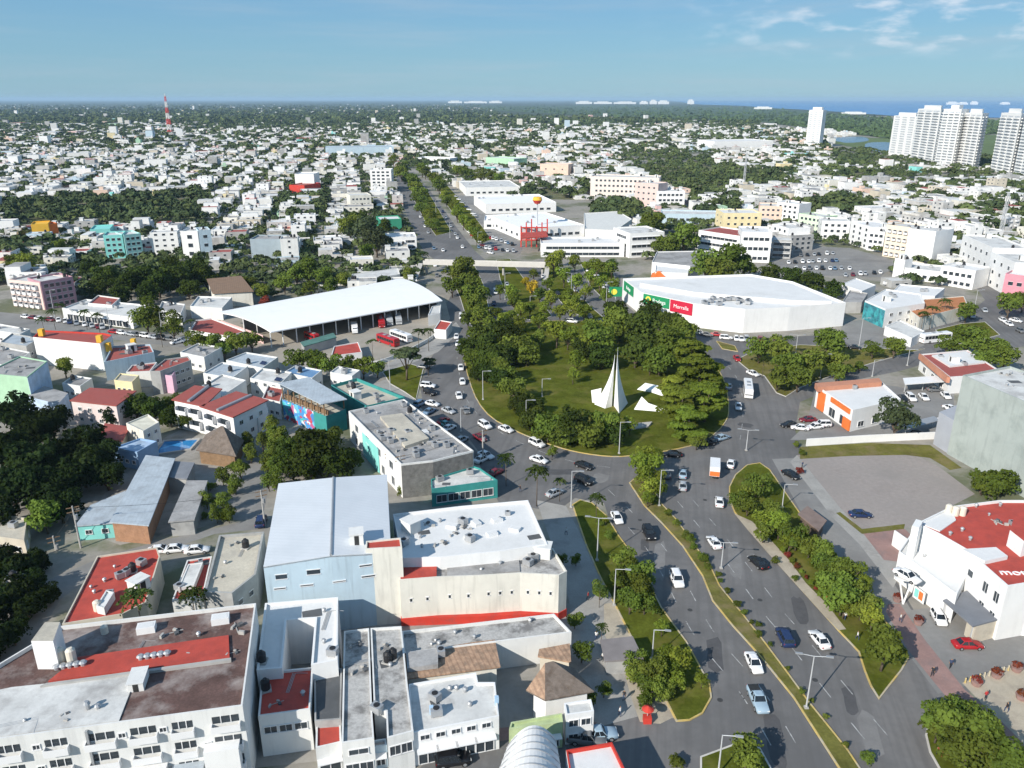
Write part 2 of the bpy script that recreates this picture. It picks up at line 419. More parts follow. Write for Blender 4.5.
sheet('forecourt', [(880, 600), (912, 610), (945, 606), (1000, 624), (1060, 640), (1060, 700), (1000, 672), (960, 688), (938, 694), (905, 650)], .014, asph_old)
sheet('promenade', [(888, 604), (900, 604), (925, 640), (965, 690), (1000, 720), (1024, 744), (1040, 768), (1012, 768), (975, 730), (942, 692), (908, 650), (886, 612)], .019, pavered)
sheet('plaza', [(962, 683), (1002, 667), (1060, 672), (1060, 768), (1030, 768), (1000, 722)], .016, paveb)
sheet('terminal_yard', [(262, 372), (330, 376), (400, 362), (442, 340), (450, 318), (444, 296), (420, 290), (214, 320)], .012, mat('yard_concrete', (.34, .31, .26), .9, .12, .3, (.24, .22, .19), .15, fine=.15))
sheet('pavement', [(340, 372), (378, 368), (415, 352), (442, 334), (456, 322), (462, 330), (438, 352), (410, 364), (372, 376), (344, 379)], .017, paving)
sheet('pavement', [(372, 384), (424, 368), (420, 380), (414, 400), (440, 430), (420, 432), (380, 400)], .016, paving)
sheet('car_park', [(404, 400), (424, 398), (440, 415), (472, 446), (500, 478), (520, 503), (500, 505), (478, 462), (440, 425)], .012, asphalt)
sheet('yard', [(120, 545), (200, 528), (225, 520), (245, 470), (262, 430), (240, 425), (180, 430), (130, 455), (100, 500), (80, 530)], .005, mat('yard_ground', (.29, .275, .25), .95, .2, .3, (.10, .10, .08), .15))
sheet('courtyard', [(256, 640), (400, 622), (600, 600), (600, 730), (256, 768), (-80, 768), (-60, 700)], .005, MATS['yard_ground'], keep=False)

# raised islands
ISL = island('roundabout_island', [(465, 351), (471, 387), (487, 414), (515, 431), (550, 445), (580, 453), (613, 457), (640, 455), (679, 449), (707, 440), (726, 422), (729, 405),
              (724, 380), (712, 362), (694, 345), (664, 332), (622, 324), (572, 321), (520, 323), (486, 332)], grassm, sm=3)
island('median_strip', [(629, 483), (644, 506), (662, 524), (682, 546), (702, 576), (712, 601), (732, 626), (752, 648), (768, 667), (793, 698), (838, 768), (850, 786),
              (872, 786), (860, 768), (848, 750), (810, 703), (788, 673), (764, 641), (742, 613), (720, 586), (712, 569), (687, 534), (677, 520), (661, 503), (652, 483), (640, 474)], grass2)
island('verge', [(572, 505), (580, 500), (592, 503), (607, 516), (619, 536), (634, 556), (648, 580), (662, 608), (675, 626), (687, 642), (700, 666), (710, 684), (712, 698), (703, 714),
              (690, 721), (676, 722), (668, 706), (650, 672), (632, 640), (614, 604), (600, 578), (586, 546)], grassm)
island('verge', [(747, 465), (735, 475), (729, 487), (729, 500), (734, 512), (747, 529), (767, 552), (783, 570), (800, 589), (820, 611), (838, 631), (858, 652), (864, 671), (870, 686), (879, 700),
              (890, 686), (902, 671), (909, 658), (898, 638), (880, 614), (858, 590), (830, 556), (806, 522), (788, 496), (770, 470), (760, 463)], grassm)
sheet('pavement', [(734, 514), (748, 531), (768, 554), (784, 572), (802, 592), (822, 614), (838, 631), (846, 630), (826, 604), (806, 584), (790, 562), (770, 540), (752, 522)], .166, paveb, keep=False)
island('verge', [(925, 735), (929, 752), (938, 768), (946, 784), (1010, 784), (1000, 752), (985, 735), (965, 716), (945, 708), (930, 714)], grassm, kerb=kerbw)
island('verge', [(700, 757), (735, 744), (760, 748), (775, 775), (700, 790)], grassm, kerb=kerbw)
island('verge', [(736, 360), (752, 352), (800, 345), (850, 347), (905, 350), (925, 349), (880, 361), (835, 375), (800, 388), (786, 397), (776, 393), (764, 376), (748, 370)], grass2, kerb=kerbw)
island('verge', [(716, 341), (735, 346), (738, 352), (722, 349)], grass2)
island('verge', [(935, 330), (960, 324), (985, 322), (1000, 335), (975, 342), (950, 345)], grassm, kerb=kerbw)
island('verge', [(382, 372), (410, 364), (424, 368), (420, 384), (416, 400), (404, 392), (390, 384)], grassm, kerb=kerbw)
island('verge', [(446, 262), (462, 258), (474, 264), (484, 285), (490, 312), (486, 326), (474, 330), (466, 318), (460, 298), (452, 280)], grassm, kerb=kerbw)
island('median_strip', [(496, 260), (510, 259), (522, 276), (540, 300), (552, 316), (540, 322), (520, 318), (508, 300), (500, 280)], grassm, kerb=kerbw)
island('median_strip', [(540, 262), (556, 262), (572, 284), (590, 306), (604, 318), (590, 322), (566, 308), (548, 288)], grassm, kerb=kerbw)
island('verge', [(580, 262), (612, 262), (618, 296), (604, 300), (590, 286)], grassm, kerb=kerbw)
island('median_strip', [(407, 178), (418, 178), (432, 198), (446, 222), (452, 232), (436, 236), (424, 220), (414, 200)], grassm, kerb=kerbw)
island('verge', [(437, 186), (448, 186), (470, 210), (492, 240), (478, 244), (462, 226), (446, 204)], grassm, kerb=kerbw)

# worn lane lines, broken
def dashes(px, off, z=.010, w=.14, on=3.0, gap=5.0, m=linew, name='lane_line'):
    pts = [Vector((*p, 0)) for p in smooth_poly(pix(px), 6, closed=False)]
    mb = MB(); run = 0.0
    for a, b in zip(pts, pts[1:]):
        d = (b - a); L = d.length; d = d / L; n = Vector((-d.y, d.x, 0)); t = 0.0
        while t < L:
            ph = (run + t) % (on + gap)
            step = min(on - ph if ph < on else on + gap - ph, L - t)
            if ph < on:
                p, q = a + d * t + n * off, a + d * (t + step) + n * off
                mb.poly([(*(p - n * w / 2)[:2], z), (*(q - n * w / 2)[:2], z), (*(q + n * w / 2)[:2], z), (*(p + n * w / 2)[:2], z)])
            t += max(step, 1e-3)
        run += L
    return struct(name, mb, m)
LEFTC = [(622, 487), (644, 507), (662, 525), (682, 547), (702, 577), (732, 627), (768, 668), (793, 699), (838, 769)]
RIGHTC = [(662, 503), (687, 534), (712, 569), (742, 613), (764, 641), (810, 703), (860, 768)]
for o in (3.4, 6.8): dashes(LEFTC, -o)
for o in (3.5, 6.9): dashes(RIGHTC, o)
dashes([(455, 330), (458, 365), (466, 398), (490, 425), (530, 447), (575, 462), (615, 468)], 0)
dashes([(740, 440), (743, 410), (738, 380), (718, 355)], 0)

# patched asphalt and manhole covers
pm1 = mat('asphalt_patch', (.088, .087, .09), .9, .15, .6, fine=.2); pm2 = mat('asphalt_patch_pale', (.20, .195, .19), .9, .12, .6, fine=.2)
for k, (x, y, w, l, m) in enumerate([(715, 655, 2.6, 9, pm1), (660, 560, 2.2, 14, pm2), (775, 740, 2.4, 11, pm1), (735, 560, 2.4, 12, pm2), (800, 610, 2.2, 8, pm1), (600, 478, 5, 4, pm2), (560, 472, 3, 7, pm1), (870, 735, 2.6, 9, pm2), (745, 425, 4, 3, pm1), (470, 405, 2.5, 7, pm2), (645, 545, 1.6, 5, pm1), (850, 700, 1.8, 6, pm1)]):
    c_ = P(x, y); a_ = R(79) if y > 490 else R(30 * k); d_ = Vector((math.cos(a_), math.sin(a_), 0)); n_ = Vector((-d_.y, d_.x, 0)); mb = MB(); pts = []
    for i in range(14):
        t = i / 14 * 2 * math.pi; ex = 1 / max(abs(math.cos(t)), abs(math.sin(t))) ** .75 * rnd.uniform(.82, 1.08)
        pts.append(c_ + d_ * math.cos(t) * ex * l / 2 + n_ * math.sin(t) * ex * w / 2)
    struct('asphalt_patch', mb.poly([(q.x, q.y, .0072) for q in pts]), m)
mm_ = mat('manhole_iron', (.05, .05, .05), .7, .2)
for x, y in ((690, 610), (720, 700), (640, 520), (760, 600), (815, 680), (590, 470), (705, 500), (880, 640), (480, 415), (735, 400)):
    c_ = P(x, y); struct('manhole_cover', MB().tube((c_.x, c_.y, .0045), (c_.x, c_.y, .0125), .42, n=14), mm_)
# ------------------------------------------------------------------ buildings
WINCACHE = {}
def win_mesh(w, h, kind='w'):
    key = (round(w, 2), round(h, 2), kind)
    if key in WINCACHE: return WINCACHE[key]
    mb = MB(); t = .09
    if kind in ('w', 'd'):                              # frame, recessed pane, sill; local x along the wall, -y outwards
        for x in (-w / 2, w / 2): mb.box((x, -.03, 0), (t, .16, h), 0, 0)
        mb.box((0, -.03, h - t), (w - t, .16, t), 0, 0); mb.box((0, -.06, 0), (w + .2, .22, t), 0, 0)
        mb.box((0, -.025, t), (.05, .06, h - 2 * t), 0, 0)
        mb.poly([(-w / 2, -.015, t), (w / 2, -.015, t), (w / 2, -.015, h - t), (-w / 2, -.015, h - t)], 1)
    elif kind == 'band':
        mb.poly([(-w / 2, -.03, 0), (w / 2, -.03, 0), (w / 2, -.03, h), (-w / 2, -.03, h)], 1)
        mb.box((0, -.3, h), (w + .3, .6, .18), 0, 0); mb.box((0, -.1, -.18), (w + .1, .2, .18), 0, 0)
        n = max(1, int(w / 2.2))
        for k in range(1, n): mb.box((-w / 2 + w * k / n, -.06, 0), (.08, .08, h), 0, 0)
    elif kind == 'balc':                                # opening with a balcony slab and solid rail
        mb.poly([(-w / 2, -.03, .1), (w / 2, -.03, .1), (w / 2, -.03, h), (-w / 2, -.03, h)], 1)
        mb.box((0, -.55, -.1), (w + .3, 1.1, .18), 0, 0)
        mb.box((0, -1.05, .08), (w + .3, .12, .85), 0, 0)
        for x in (-w / 2 - .09, w / 2 + .09): mb.box((x, -.55, .08), (.12, 1.0, h * .98), 0, 0)
    elif kind == 'shop':
        mb.poly([(-w / 2, -.03, 0), (w / 2, -.03, 0), (w / 2, -.03, h), (-w / 2, -.03, h)], 1)
        for x in (-w / 2, 0, w / 2): mb.box((x, -.06, 0), (.12, .14, h), 0, 0)
        mb.box((0, -.5, h), (w + .4, 1.0, .15), 0, 0)
    elif kind == 'tiny':
        mb.poly([(-w / 2, -.025, 0), (w / 2, -.025, 0), (w / 2, -.025, h), (-w / 2, -.025, h)], 1)
        mb.box((0, -.05, h), (w + .2, .12, .1), 0, 0); mb.box((0, -.05, -.08), (w + .2, .12, .08), 0, 0)
    elif kind == 'loggia':
        mb.poly([(-w / 2, -.03, .9), (w / 2, -.03, .9), (w / 2, -.03, h), (-w / 2, -.03, h)], 1)
        mb.box((0, -.35, -.1), (w + .3, .7, .15), 0, 0); mb.box((0, -.66, .05), (w + .3, .1, .8), 0, 0)
        for x in (-w / 2 - .09, w / 2 + .09): mb.box((x, -.3, .05), (.12, .6, .85), 0, 0)
        for x in (-w * .17, w * .2): mb.box((x, -.05, .9), (.1, .1, h - .9), 0, 0)
    me = mb.mesh('door' if kind == 'd' else 'window', [frame_w, glass])
    WINCACHE[key] = me
    return me
CL = {}
def clutter(kind):
    if kind in CL: return CL[kind]
    mb = MB(); ms = [metal_g, blackp]
    if kind == 'tank':
        mb.tube((0, 0, .25), (0, 0, 1.45), .62, n=12, mi=1); mb.tube((0, 0, 1.45), (0, 0, 1.75), .62, .28, n=12, mi=1); mb.tube((0, 0, 1.75), (0, 0, 1.85), .28, n=10, mi=1)
        mb.box((0, 0, 0), (1.4, 1.4, .25)); ms = [concrete, blackp]
    elif kind == 'cream_tank':
        mb.tube((0, 0, 0), (0, 0, 1.5), .6, n=12); mb.tube((0, 0, 1.5), (0, 0, 1.75), .6, .3, n=12); ms = [tankw]
    elif kind == 'ac':
        mb.box((0, 0, .15), (1.5, 1.1, 1.0)); mb.tube((0, 0, 1.15), (0, 0, 1.22), .42, n=10, mi=1); mb.box((.5, 0, 0), (.15, 1.0, .15)); mb.box((-.5, 0, 0), (.15, 1.0, .15)); ms = [metal_g, blackp]
    elif kind == 'hut':
        mb.box((0, 0, 0), (2.6, 2.2, 2.1)); mb.box((0, 0, 2.1), (2.9, 2.5, .16)); mb.poly([(-.45, -1.12, 0), (.45, -1.12, 0), (.45, -1.12, 1.9), (-.45, -1.12, 1.9)], 1); ms = [white, shade]
    elif kind == 'vent':
        mb.tube((0, 0, 0), (0, 0, .5), .22, n=8); mb.tube((0, 0, .5), (0, 0, .72), .36, .2, n=8); ms = [metal_g]
    elif kind == 'skylight':
        mb.box((0, 0, 0), (1.8, 1.2, .5)); mb.poly([(-.75, -.45, .51), (.75, -.45, .51), (.75, .45, .51), (-.75, .45, .51)], 1); ms = [whiter, r_clean]
    elif kind == 'solar':
        mb.add([(-1, -.6, .3), (1, -.6, .3), (1, .6, .9), (-1, .6, .9), (-1, -.6, .22), (1, -.6, .22), (1, .6, .82), (-1, .6, .82)],
               [[0, 1, 2, 3], [7, 6, 5, 4], [0, 4, 5, 1], [2, 6, 7, 3], [1, 5, 6, 2], [0, 3, 7, 4]], 1); mb.tube((0, .5, 0), (0, .5, .8), .05, n=6); ms = [metal_g, mat('solar_glass', (.02, .03, .07), .15)]
    elif kind == 'pipe':
        for k_ in range(3): mb.tube((-2.4, k_ * .22, .12), (2.4, k_ * .22 + .1, .12), .05, n=5)
        mb.tube((2.4, 0, .12), (2.4, -2.0, .12), .05, n=5); ms = [metal_g]
    elif kind == 'junk':
        for k_ in range(5): mb.box((math.sin(k_ * 2.3) * 1.0, math.cos(k_ * 1.7) * .8, 0), (.35 + .2 * (k_ % 3), .3 + .25 * (k_ % 2), .2 + .15 * (k_ % 3)), k_ * .7, k_ % 2)
        mb.box((.2, .3, 0), (2.4, .12, .1), .5, 0); ms = [concrete, r_dark]
    elif kind == 'mat':
        mb.box((0, 0, 0), (2.6, 1.7, .05)); ms = [r_dark]
    me = mb.mesh({'pipe': 'pipe_run', 'junk': 'roof_clutter', 'mat': 'bitumen_patch', 'ac': 'air_conditioner', 'tank': 'water_tank', 'cream_tank': 'water_tank', 'hut': 'stair_hut', 'solar': 'solar_heater'}.get(kind, kind), ms); CL[kind] = me
    return me
CLN = {'pipe': 'pipe_run', 'junk': 'roof_clutter', 'mat': 'bitumen_patch', 'ac': 'air_conditioner', 'tank': 'water_tank', 'cream_tank': 'water_tank', 'hut': 'stair_hut', 'solar': 'solar_heater', 'vent': 'roof_vent', 'skylight': 'skylight'}

def bld(name, label, px=None, h=6.0, wall=white, roof=r_white, par=.5, win=(), cl=(), rand_cl='', z0=0.0, group=None, cat='building',
        pts=None, over=0.0, trim=None, autob=None, foot=True, thick=.22):
    """a flat-roofed building; px = the roof's corners in the photograph at height h (or pts = ground coordinates)"""
    p = pts if pts else pix(px, h)
    n = len(p); rev = area2(p) < 0
    if rev: p = p[::-1]
    em = (lambda i: (n - 2 - i) % n) if rev else (lambda i: i % n)
    cx, cyy = sum(q[0] for q in p) / n, sum(q[1] for q in p) / n
    root = thing(name, label, cat, (cx, cyy, z0), 0, group)
    if autob: auto(root, autob, cat, group, (cx, cyy, h * .7))
    if foot: FOOT.append(p)
    zr = h - par
    wm = MB()
    if over > 0:
        wm.prism(p, z0, h - .25, 0, False); wm.build('wall', wall, root)
        q = inset(p, -over); rfo = MB().prism(q, h - .25, h, 0, None, True).build('roof', roof, root)
    else:
        q = inset(p, thick)
        wm.prism(p, z0, h, 0, False)
        wm.add([(*a, h) for a in p] + [(*a, h) for a in q] + [(*a, zr) for a in q],
               [[i, (i + 1) % n, n + (i + 1) % n, n + i] for i in range(n)] + [[n + i, n + (i + 1) % n, 2 * n + (i + 1) % n, 2 * n + i] for i in range(n)], 1)
        wm.build('wall', [wall, trim or wall], root)
        rfo = MB().poly([(*a, zr) for a in q]).build('roof', roof, root)
    for w in win: windows(root, p, em, *w)
    for c in cl:
        k, x, y = c[:3]; v = P(x, y, zr)
        link(CLN[k], clutter(k), rfo, (v.x - cx, v.y - cyy, zr - z0), c[3] if len(c) > 3 else rnd.uniform(0, 3))
    for k in rand_cl.split():
        pos = rand_in(p, 1.3)
        if pos: link(CLN[k], clutter(k), rfo, (pos[0] - cx, pos[1] - cyy, zr - z0), math.atan2(p[1][1] - p[0][1], p[1][0] - p[0][0]))
    root['_zr'] = zr
    if cyy < 240 and z0 == 0 and over == 0 and px and abs(area2(p)) > 90 and cat in ('building', 'house') and not autob:
        r0 = random.Random(int(cx * 31 + cyy * 17))
        for k in range(min(14, 2 + int(abs(area2(p)) / 110))):
            k2 = r0.choice(('junk', 'pipe', 'vent', 'junk', 'mat', 'ac', 'pipe', 'vent')); qx = None
            for _ in range(20):
                qi = inset(p, 1.4); x, y = r0.uniform(min(a[0] for a in p), max(a[0] for a in p)), r0.uniform(min(a[1] for a in p), max(a[1] for a in p))
                if inside(x, y, qi) and inside(x, y, p): qx = (x, y); break
            if qx: link(CLN[k2], clutter(k2), rfo, (qx[0] - cx, qx[1] - cyy, zr - z0), r0.choice((0, .3, 1.57, 1.9)), (r0.uniform(.6, 1.1),) * 3)
    return root
def rand_in(p, marg):
    q = inset(p, marg); xs = [a[0] for a in q]; ys = [a[1] for a in q]
    for _ in range(40):
        x, y = rnd.uniform(min(xs), max(xs)), rnd.uniform(min(ys), max(ys))
        if inside(x, y, q) and inside(x, y, p): return x, y
    return None
PANES = {}
def window(nm, root, w, h, kind, loc, rz):
    me = win_mesh(w, h, kind)
    if root.location.y > 260: return link(nm, me, root, loc, rz)
    k = me.name                                          # near windows: frame with its pane as a piece of its own
    if k not in PANES:
        pr = []
        for which in (0, 1):
            b = bmesh.new(); b.from_mesh(me); bmesh.ops.delete(b, geom=[f for f in b.faces if f.material_index != which], context='FACES')
            m2 = bpy.data.meshes.new(nm if which == 0 else 'pane'); b.to_mesh(m2); b.free(); m2.materials.append(frame_w); m2.materials.append(glass); pr.append(m2)
        PANES[k] = pr
    o = link(nm, PANES[k][0], root, loc, rz); link('pane', PANES[k][1], o)
    return o
def windows(root, p, em, edge, cols, rows, w, h, zs, dz=3.0, kind='w', u0=.06, u1=.94):
    n = len(p); i = em(edge); a, b = np.array(p[i][:2]), np.array(p[(i + 1) % n][:2])
    L = np.linalg.norm(b - a); d = (b - a) / L; rz = math.atan2(d[1], d[0])
    nm = 'door' if kind == 'd' else {'balc': 'balcony'}.get(kind, 'window')
    for r in range(rows):
        for c in range(cols):
            t = L * (u0 + (u1 - u0) * (c + .5) / cols)
            q = a + d * t
            window(nm, root, min(w, L * (u1 - u0) / cols * .96), h, kind, (q[0] - root.location.x, q[1] - root.location.y, zs + r * dz), rz)
def part_prism(root, name, px, z0, z1, m, top=None, pts=None):
    p = ccw(pts if pts else pix(px, z1))
    return MB().prism(p, z0, z1, 0, 1 if top else None, True).build(name, [m, top] if top else m, root)
def text(name, s, root, at, size, rz, m, ext=.04, tilt=90, sx=1.0):
    cu = bpy.data.curves.new(name, 'FONT'); cu.body = s; cu.size = size; cu.extrude = ext; cu.align_x = 'CENTER'; cu.align_y = 'CENTER'
    cu.materials.append(m); o = bpy.data.objects.new(name, bpy.data.meshes.new_from_object(bpy.data.objects.new(name, cu))); COL.objects.link(o)
    o.parent = root; o.location = Vector(at) - Vector(root_loc(root)); o.rotation_euler = (R(tilt), 0, rz); o.scale = (sx, 1, 1)
    return o
def front(x0, y0, x1, y1, ytop, dep):
    """footprint and height from the base line of the front wall as photographed, its top row, and a depth in metres"""
    a, b = P(x0, y0), P(x1, y1); d = (b - a).normalized(); nn = Vector((-d.y, d.x, 0))
    h = up((x0 + x1) / 2, (y0 + y1) / 2, ytop)
    return [tuple(a[:2]), tuple(b[:2]), tuple((b + nn * dep)[:2]), tuple((a + nn * dep)[:2])], h
def mid(name, label, x0, y0, x1, y1, ytop, dep, wall=white, roof=r_white, cols=0, rows=0, kind='tiny', wh=(1.6, 1.3), rc='', cat='building', side=True, **kw):
    p, h = front(x0, y0, x1, y1, ytop, dep); win = []
    if cols:
        dz = (h - 1.0) / rows
        win.append((0, cols, rows, wh[0], min(wh[1], dz * .6), dz * .3, dz, kind))
        if side:
            e = 3 if p[0][0] > 0 else 1
            k = max(1, int(cols * dep / max(1, math.dist(p[0], p[1])) * .7))
            win.append((e, min(k, 6), rows, wh[0], min(wh[1], dz * .6), dz * .3, dz, 'tiny' if kind == 'balc' else kind))
    return bld(name, label, pts=p, h=h, wall=wall, roof=roof, par=.7, win=win, rand_cl=rc, cat=cat, **kw)

# ---- the near left block of flats
B1 = bld('apartment_block', 'long white flats with stained brown roof and red painted strip at bottom left corner',
         [(-70, 748), (242.5, 705.5), (256, 603), (60, 626), (30, 645), (-70, 705)], 12.0, white, r_brown, .55)
z = B1['_zr']
zr1 = 11.45
part_prism(B1, 'painted_deck', [(48, 681), (229.5, 657.5), (228.5, 635), (78, 657)], 11.46, 11.75, r_red)
part_prism(B1, 'painted_deck', [(-40, 742), (119, 720.5), (137, 674), (12, 687), (-50, 700)], 11.46, 11.6, r_white)['label'] = 'pale whitewashed part of the roof'
part_prism(B1, 'dividing_kerb', [(40, 686), (231, 660), (231, 657.5), (46, 683)], 11.46, 11.85, concrete)
hb = part_prism(B1, 'stair_hut', [(31, 641), (53, 641), (60, 622), (45, 622)], 11.4, 15.8, whiter, r_beige)
for x in (61.5, 72.5):
    v = P(x, 662, 11.75); link('water_tank', clutter('cream_tank'), B1, v - Vector(B1.location), 0, (1, 1, 1.25))
for x0, y0 in ((57, 669), (141, 659)):
    for k in range(5):
        v = P(x0 + k * 6.6, y0 - k * 1.0, 11.75); link('roof_vent', clutter('vent'), B1, v - Vector(B1.location), 0, (1.5, 1.5, .9))
for x, y in ((147, 631), (221, 622)):
    v = P(x, y, zr1); link('skylight', clutter('skylight'), B1, v - Vector(B1.location), .25, (1.3, 1.2, 2.0))
v = P(105, 633, zr1); link('water_tank', clutter('cream_tank'), B1, v - Vector(B1.location), .4, (.8, .8, .7))
v = P(88, 709, 11.6); link('roof_vent', clutter('vent'), B1, v - Vector(B1.location), 0, (1.2, 1.2, 1.6))
v = P(139, 684, zr1); link('stair_hut', clutter('hut'), B1, v - Vector(B1.location), .2, (.7, 1.3, .6))
p1 = ccw(pix([(-70, 748), (242.5, 705.5), (256, 603), (60, 626), (30, 645), (-70, 705)], 12.0))
e1 = max(range(len(p1)), key=lambda i: (P(120, 735, 12).to_2d() - (Vector(p1[i]) + Vector(p1[(i + 1) % len(p1)])) / 2).length * -1)
a1, b1 = Vector(p1[e1]), Vector(p1[(e1 + 1) % len(p1)]); L1 = (b1 - a1).length; rz1 = math.atan2(b1.y - a1.y, b1.x - a1.x)
for fr, ww in ((.08, .07), (.23, .07), (.378, .07), (.52, .096), (.66, .093), (.79, .07), (.936, .09)):
    for zz in (9.0, 6.0, 3.0):
        q = a1.lerp(b1, fr); window('balcony', B1, ww * L1 * rnd.uniform(.9, 1.02), 1.9, 'loggia', (q.x - B1.location.x, q.y - B1.location.y, zz), rz1)
for fr in (.15, .315, .45, .59, .725, .865):
    for zz in (9.7, 6.6, 3.6):
        if rnd.random() < .75: q = a1.lerp(b1, fr); window('window', B1, .8, .8, 'w', (q.x - B1.location.x, q.y - B1.location.y, zz), rz1)
nb = Vector((math.sin(rz1), -math.cos(rz1)))
for f0b, f1b, dp, zb0, zb1, m_, nm_ in ((.855, .975, 1.6, 0, 7.2, whiter, 'porch_block'), (.60, .72, 2.4, 0, 5.2, whiter, 'porch_block'), (.735, .845, 2.6, 4.5, 4.7, r_old, 'corrugated_canopy'), (.40, .575, 1.2, 0, 4.2, greyw, 'porch_block'), (.478, .486, .35, 0, 11.6, metal_g, 'drain_pipe')):
    a2, b2 = a1.lerp(b1, f0b), a1.lerp(b1, f1b); MB().prism(ccw([tuple(a2 + nb * .05), tuple(b2 + nb * .05), tuple(b2 + nb * dp), tuple(a2 + nb * dp)]), zb0, zb1, 0, None, True).build(nm_, m_, B1)

# ---- the pale blue hall with its ridge, and the tower beside it
hp = [(263.5, 566), (366, 555.5), (392, 548), (387, 475), (278.5, 484)]
H2 = 13.0
HALL = thing('hall', 'large hall with pale blue walls and two slope pale metal roof beside the white complex', 'hall', P(330, 560, 0), 0)
f0, f1, f2, bk1, bk0 = P(263.5, 567, H2), P(331, 556, H2 + .8), P(391, 553, H2), P(387, 475, H2), P(278.5, 484, H2)
bkr = P(333.5, 478, H2 + .8)
FOOT.append([f0[:2], f2[:2], bk1[:2], bk0[:2]])
w = MB()
for a, b in ((f0, f1), (f1, f2), (f2, bk1), (bk1, bkr), (bkr, bk0), (bk0, f0)):
    w.poly([(a.x, a.y, 0), (b.x, b.y, 0), (b.x, b.y, b.z), (a.x, a.y, a.z)])
w.build('wall', paleb, HALL)
r = MB()
up1 = Vector((0, 0, .12))
for a, b, c, d in ((f0, f1, bkr, bk0), (f1, f2, bk1, bkr)): r.poly([a + up1, b + up1, c + up1, d + up1])
for a, b in ((f0, f1), (f1, f2), (f2, bk1), (bk1, bkr), (bkr, bk0), (bk0, f0)): r.poly([a - up1 * 2, b - up1 * 2, b + up1, a + up1])
r.build('roof', r_metal, HALL)
g = MB(); g.tube(f1 + up1 * 1.2, bkr + up1 * 1.2, .22, n=6); g.build('ridge_gutter', metal_g, HALL)
dh = (f2 - f0).normalized(); rzh = math.atan2(dh.y, dh.x)
for fr, zz, ww, hh in ((.12, 10.6, 1.7, .8), (.36, 10.9, 2.0, .8), (.78, 11.2, 1.9, .3), (.10, 8.8, 1.7, .25), (.30, 8.9, 1.9, .25), (.55, 9.0, 1.9, .2), (.80, 9.2, 2.2, .3)):
    A_, B_, t_ = (f0, f1, fr * 2) if fr < .5 else (f1, f2, fr * 2 - 1)
    q = A_.lerp(B_, t_); d_ = B_ - A_; window('window', HALL, ww, hh, 'tiny', (q.x - HALL.location.x, q.y - HALL.location.y, zz), math.atan2(d_.y, d_.x))
v = P(357, 543, H2 + .3); link('stair_hut', clutter('hut'), HALL, v - Vector(HALL.location), rzh, (.8, 1.0, 1.0))
tw = bld('tower_block', 'plain cream block with a narrow red roof joining the pale blue hall', [(365.5, 549), (402, 547), (400.5, 537.5), (366, 541)], 14.2, cream, r_red, .25)

# ---- the white complex
bld('white_complex', 'big white flat roofed building with slot windows in the middle of the near block',
    [(393, 514), (460, 506), (528, 500), (547.5, 544), (500, 551), (440, 557), (402, 558)], 10.5, whiter, r_clean, .45,
    cl=[('hut', 411, 531), ('ac', 404, 545), ('ac', 463, 524), ('vent', 420, 538), ('vent', 440, 522), ('vent', 500, 520), ('skylight', 452, 527), ('skylight', 476, 524), ('skylight', 497, 521), ('skylight', 470, 538), ('skylight', 492, 535), ('skylight', 515, 530), ('ac', 470, 541)])
cx_ = bld('front_wing', 'long cream front wing of the white complex with a stepped terrace and rounded corner',
    [(399.5, 580), (437, 577), (480, 575.5), (520, 573), (559, 575), (567, 571), (553, 548), (470, 556), (445, 560), (403, 560)], 8.6, cream, r_dirty, .5,
    win=[(1, 2, 1, .35, .6, 4.6, 3, 'tiny'), (2, 3, 1, .35, .6, 4.8, 3, 'tiny'), (0, 2, 1, .35, .6, 4.4, 3, 'tiny'), (3, 3, 1, .35, .6, 4.8, 3, 'tiny')],
    cl=[('ac', 533, 560), ('ac', 528, 565), ('hut', 543, 556), ('vent', 500, 565)])
part_prism(cx_, 'red_terrace', [(400.5, 578), (436.5, 575), (437, 555), (402, 557.5)], 8.12, 8.75, r_red)
part_prism(cx_, 'grey_terrace', [(447, 577), (520, 571), (519, 560), (447, 565)], 8.12, 8.3, r_grey)
part_prism(cx_, 'base_band', None, 0, 1.4, redp, pts=inset(ccw(pix([(399.5, 580), (559, 575), (567, 571), (553, 548), (403, 560)], 8.6)), -.12))
bld('strip_building', 'low narrow building with blackened grey roof below the cream front wing', [(402, 631), (554, 613.5), (571.5, 632), (404, 653)], 5.0, white, r_dirty, .5, cl=[('vent', 455, 634), ('vent', 530, 622)])

# ---- the small roofs in front
bld('courtyard_building', 'white U shaped building around a dark courtyard below the pale blue hall', [(265, 603), (338, 597), (337.5, 660), (311, 665), (315, 618), (286.5, 620), (282, 668), (256.5, 670)], 8.0, whiter, r_clean, .35, thick=.3,
    cl=[('vent', 324, 643), ('tank', 262, 662), ('ac', 333, 655)])
bld('red_roofed_house', 'white walled house with red flat roof below the U shaped courtyard building', [(258, 716), (310, 709), (313, 667), (262, 672)], 6.6, white, r_red, .35, win=[(0, 3, 1, 1.6, 1.2, 3.6, 3)], cl=[('tank', 266, 690), ('vent', 303, 695)])
bld('dark_roofed_house', 'narrow house with charcoal roof between two grey stained roofs', [(314.5, 721), (341, 719), (342, 668), (314, 669)], 5.6, greyw, r_dark, .3)
bld('red_roofed_house', 'tiny white shop with bright red square roof at bottom edge', [(315.5, 748), (341.5, 742), (340.5, 720), (316, 723)], 4.6, white, r_red, .2, win=[(0, 1, 1, 2.6, 2.2, .3, 3, 'shop')])
bld('grey_roofed_house', 'narrow house with long blackened grey roof left of its pale twin', [(341.5, 743), (374, 738), (372, 709), (369, 628), (344, 631)], 6.0, white, r_dirty, .35, win=[(0, 2, 1, 2.0, 1.6, 1.0, 3, 'w'), (0, 1, 1, 2.4, 1.0, 3.8, 3)])
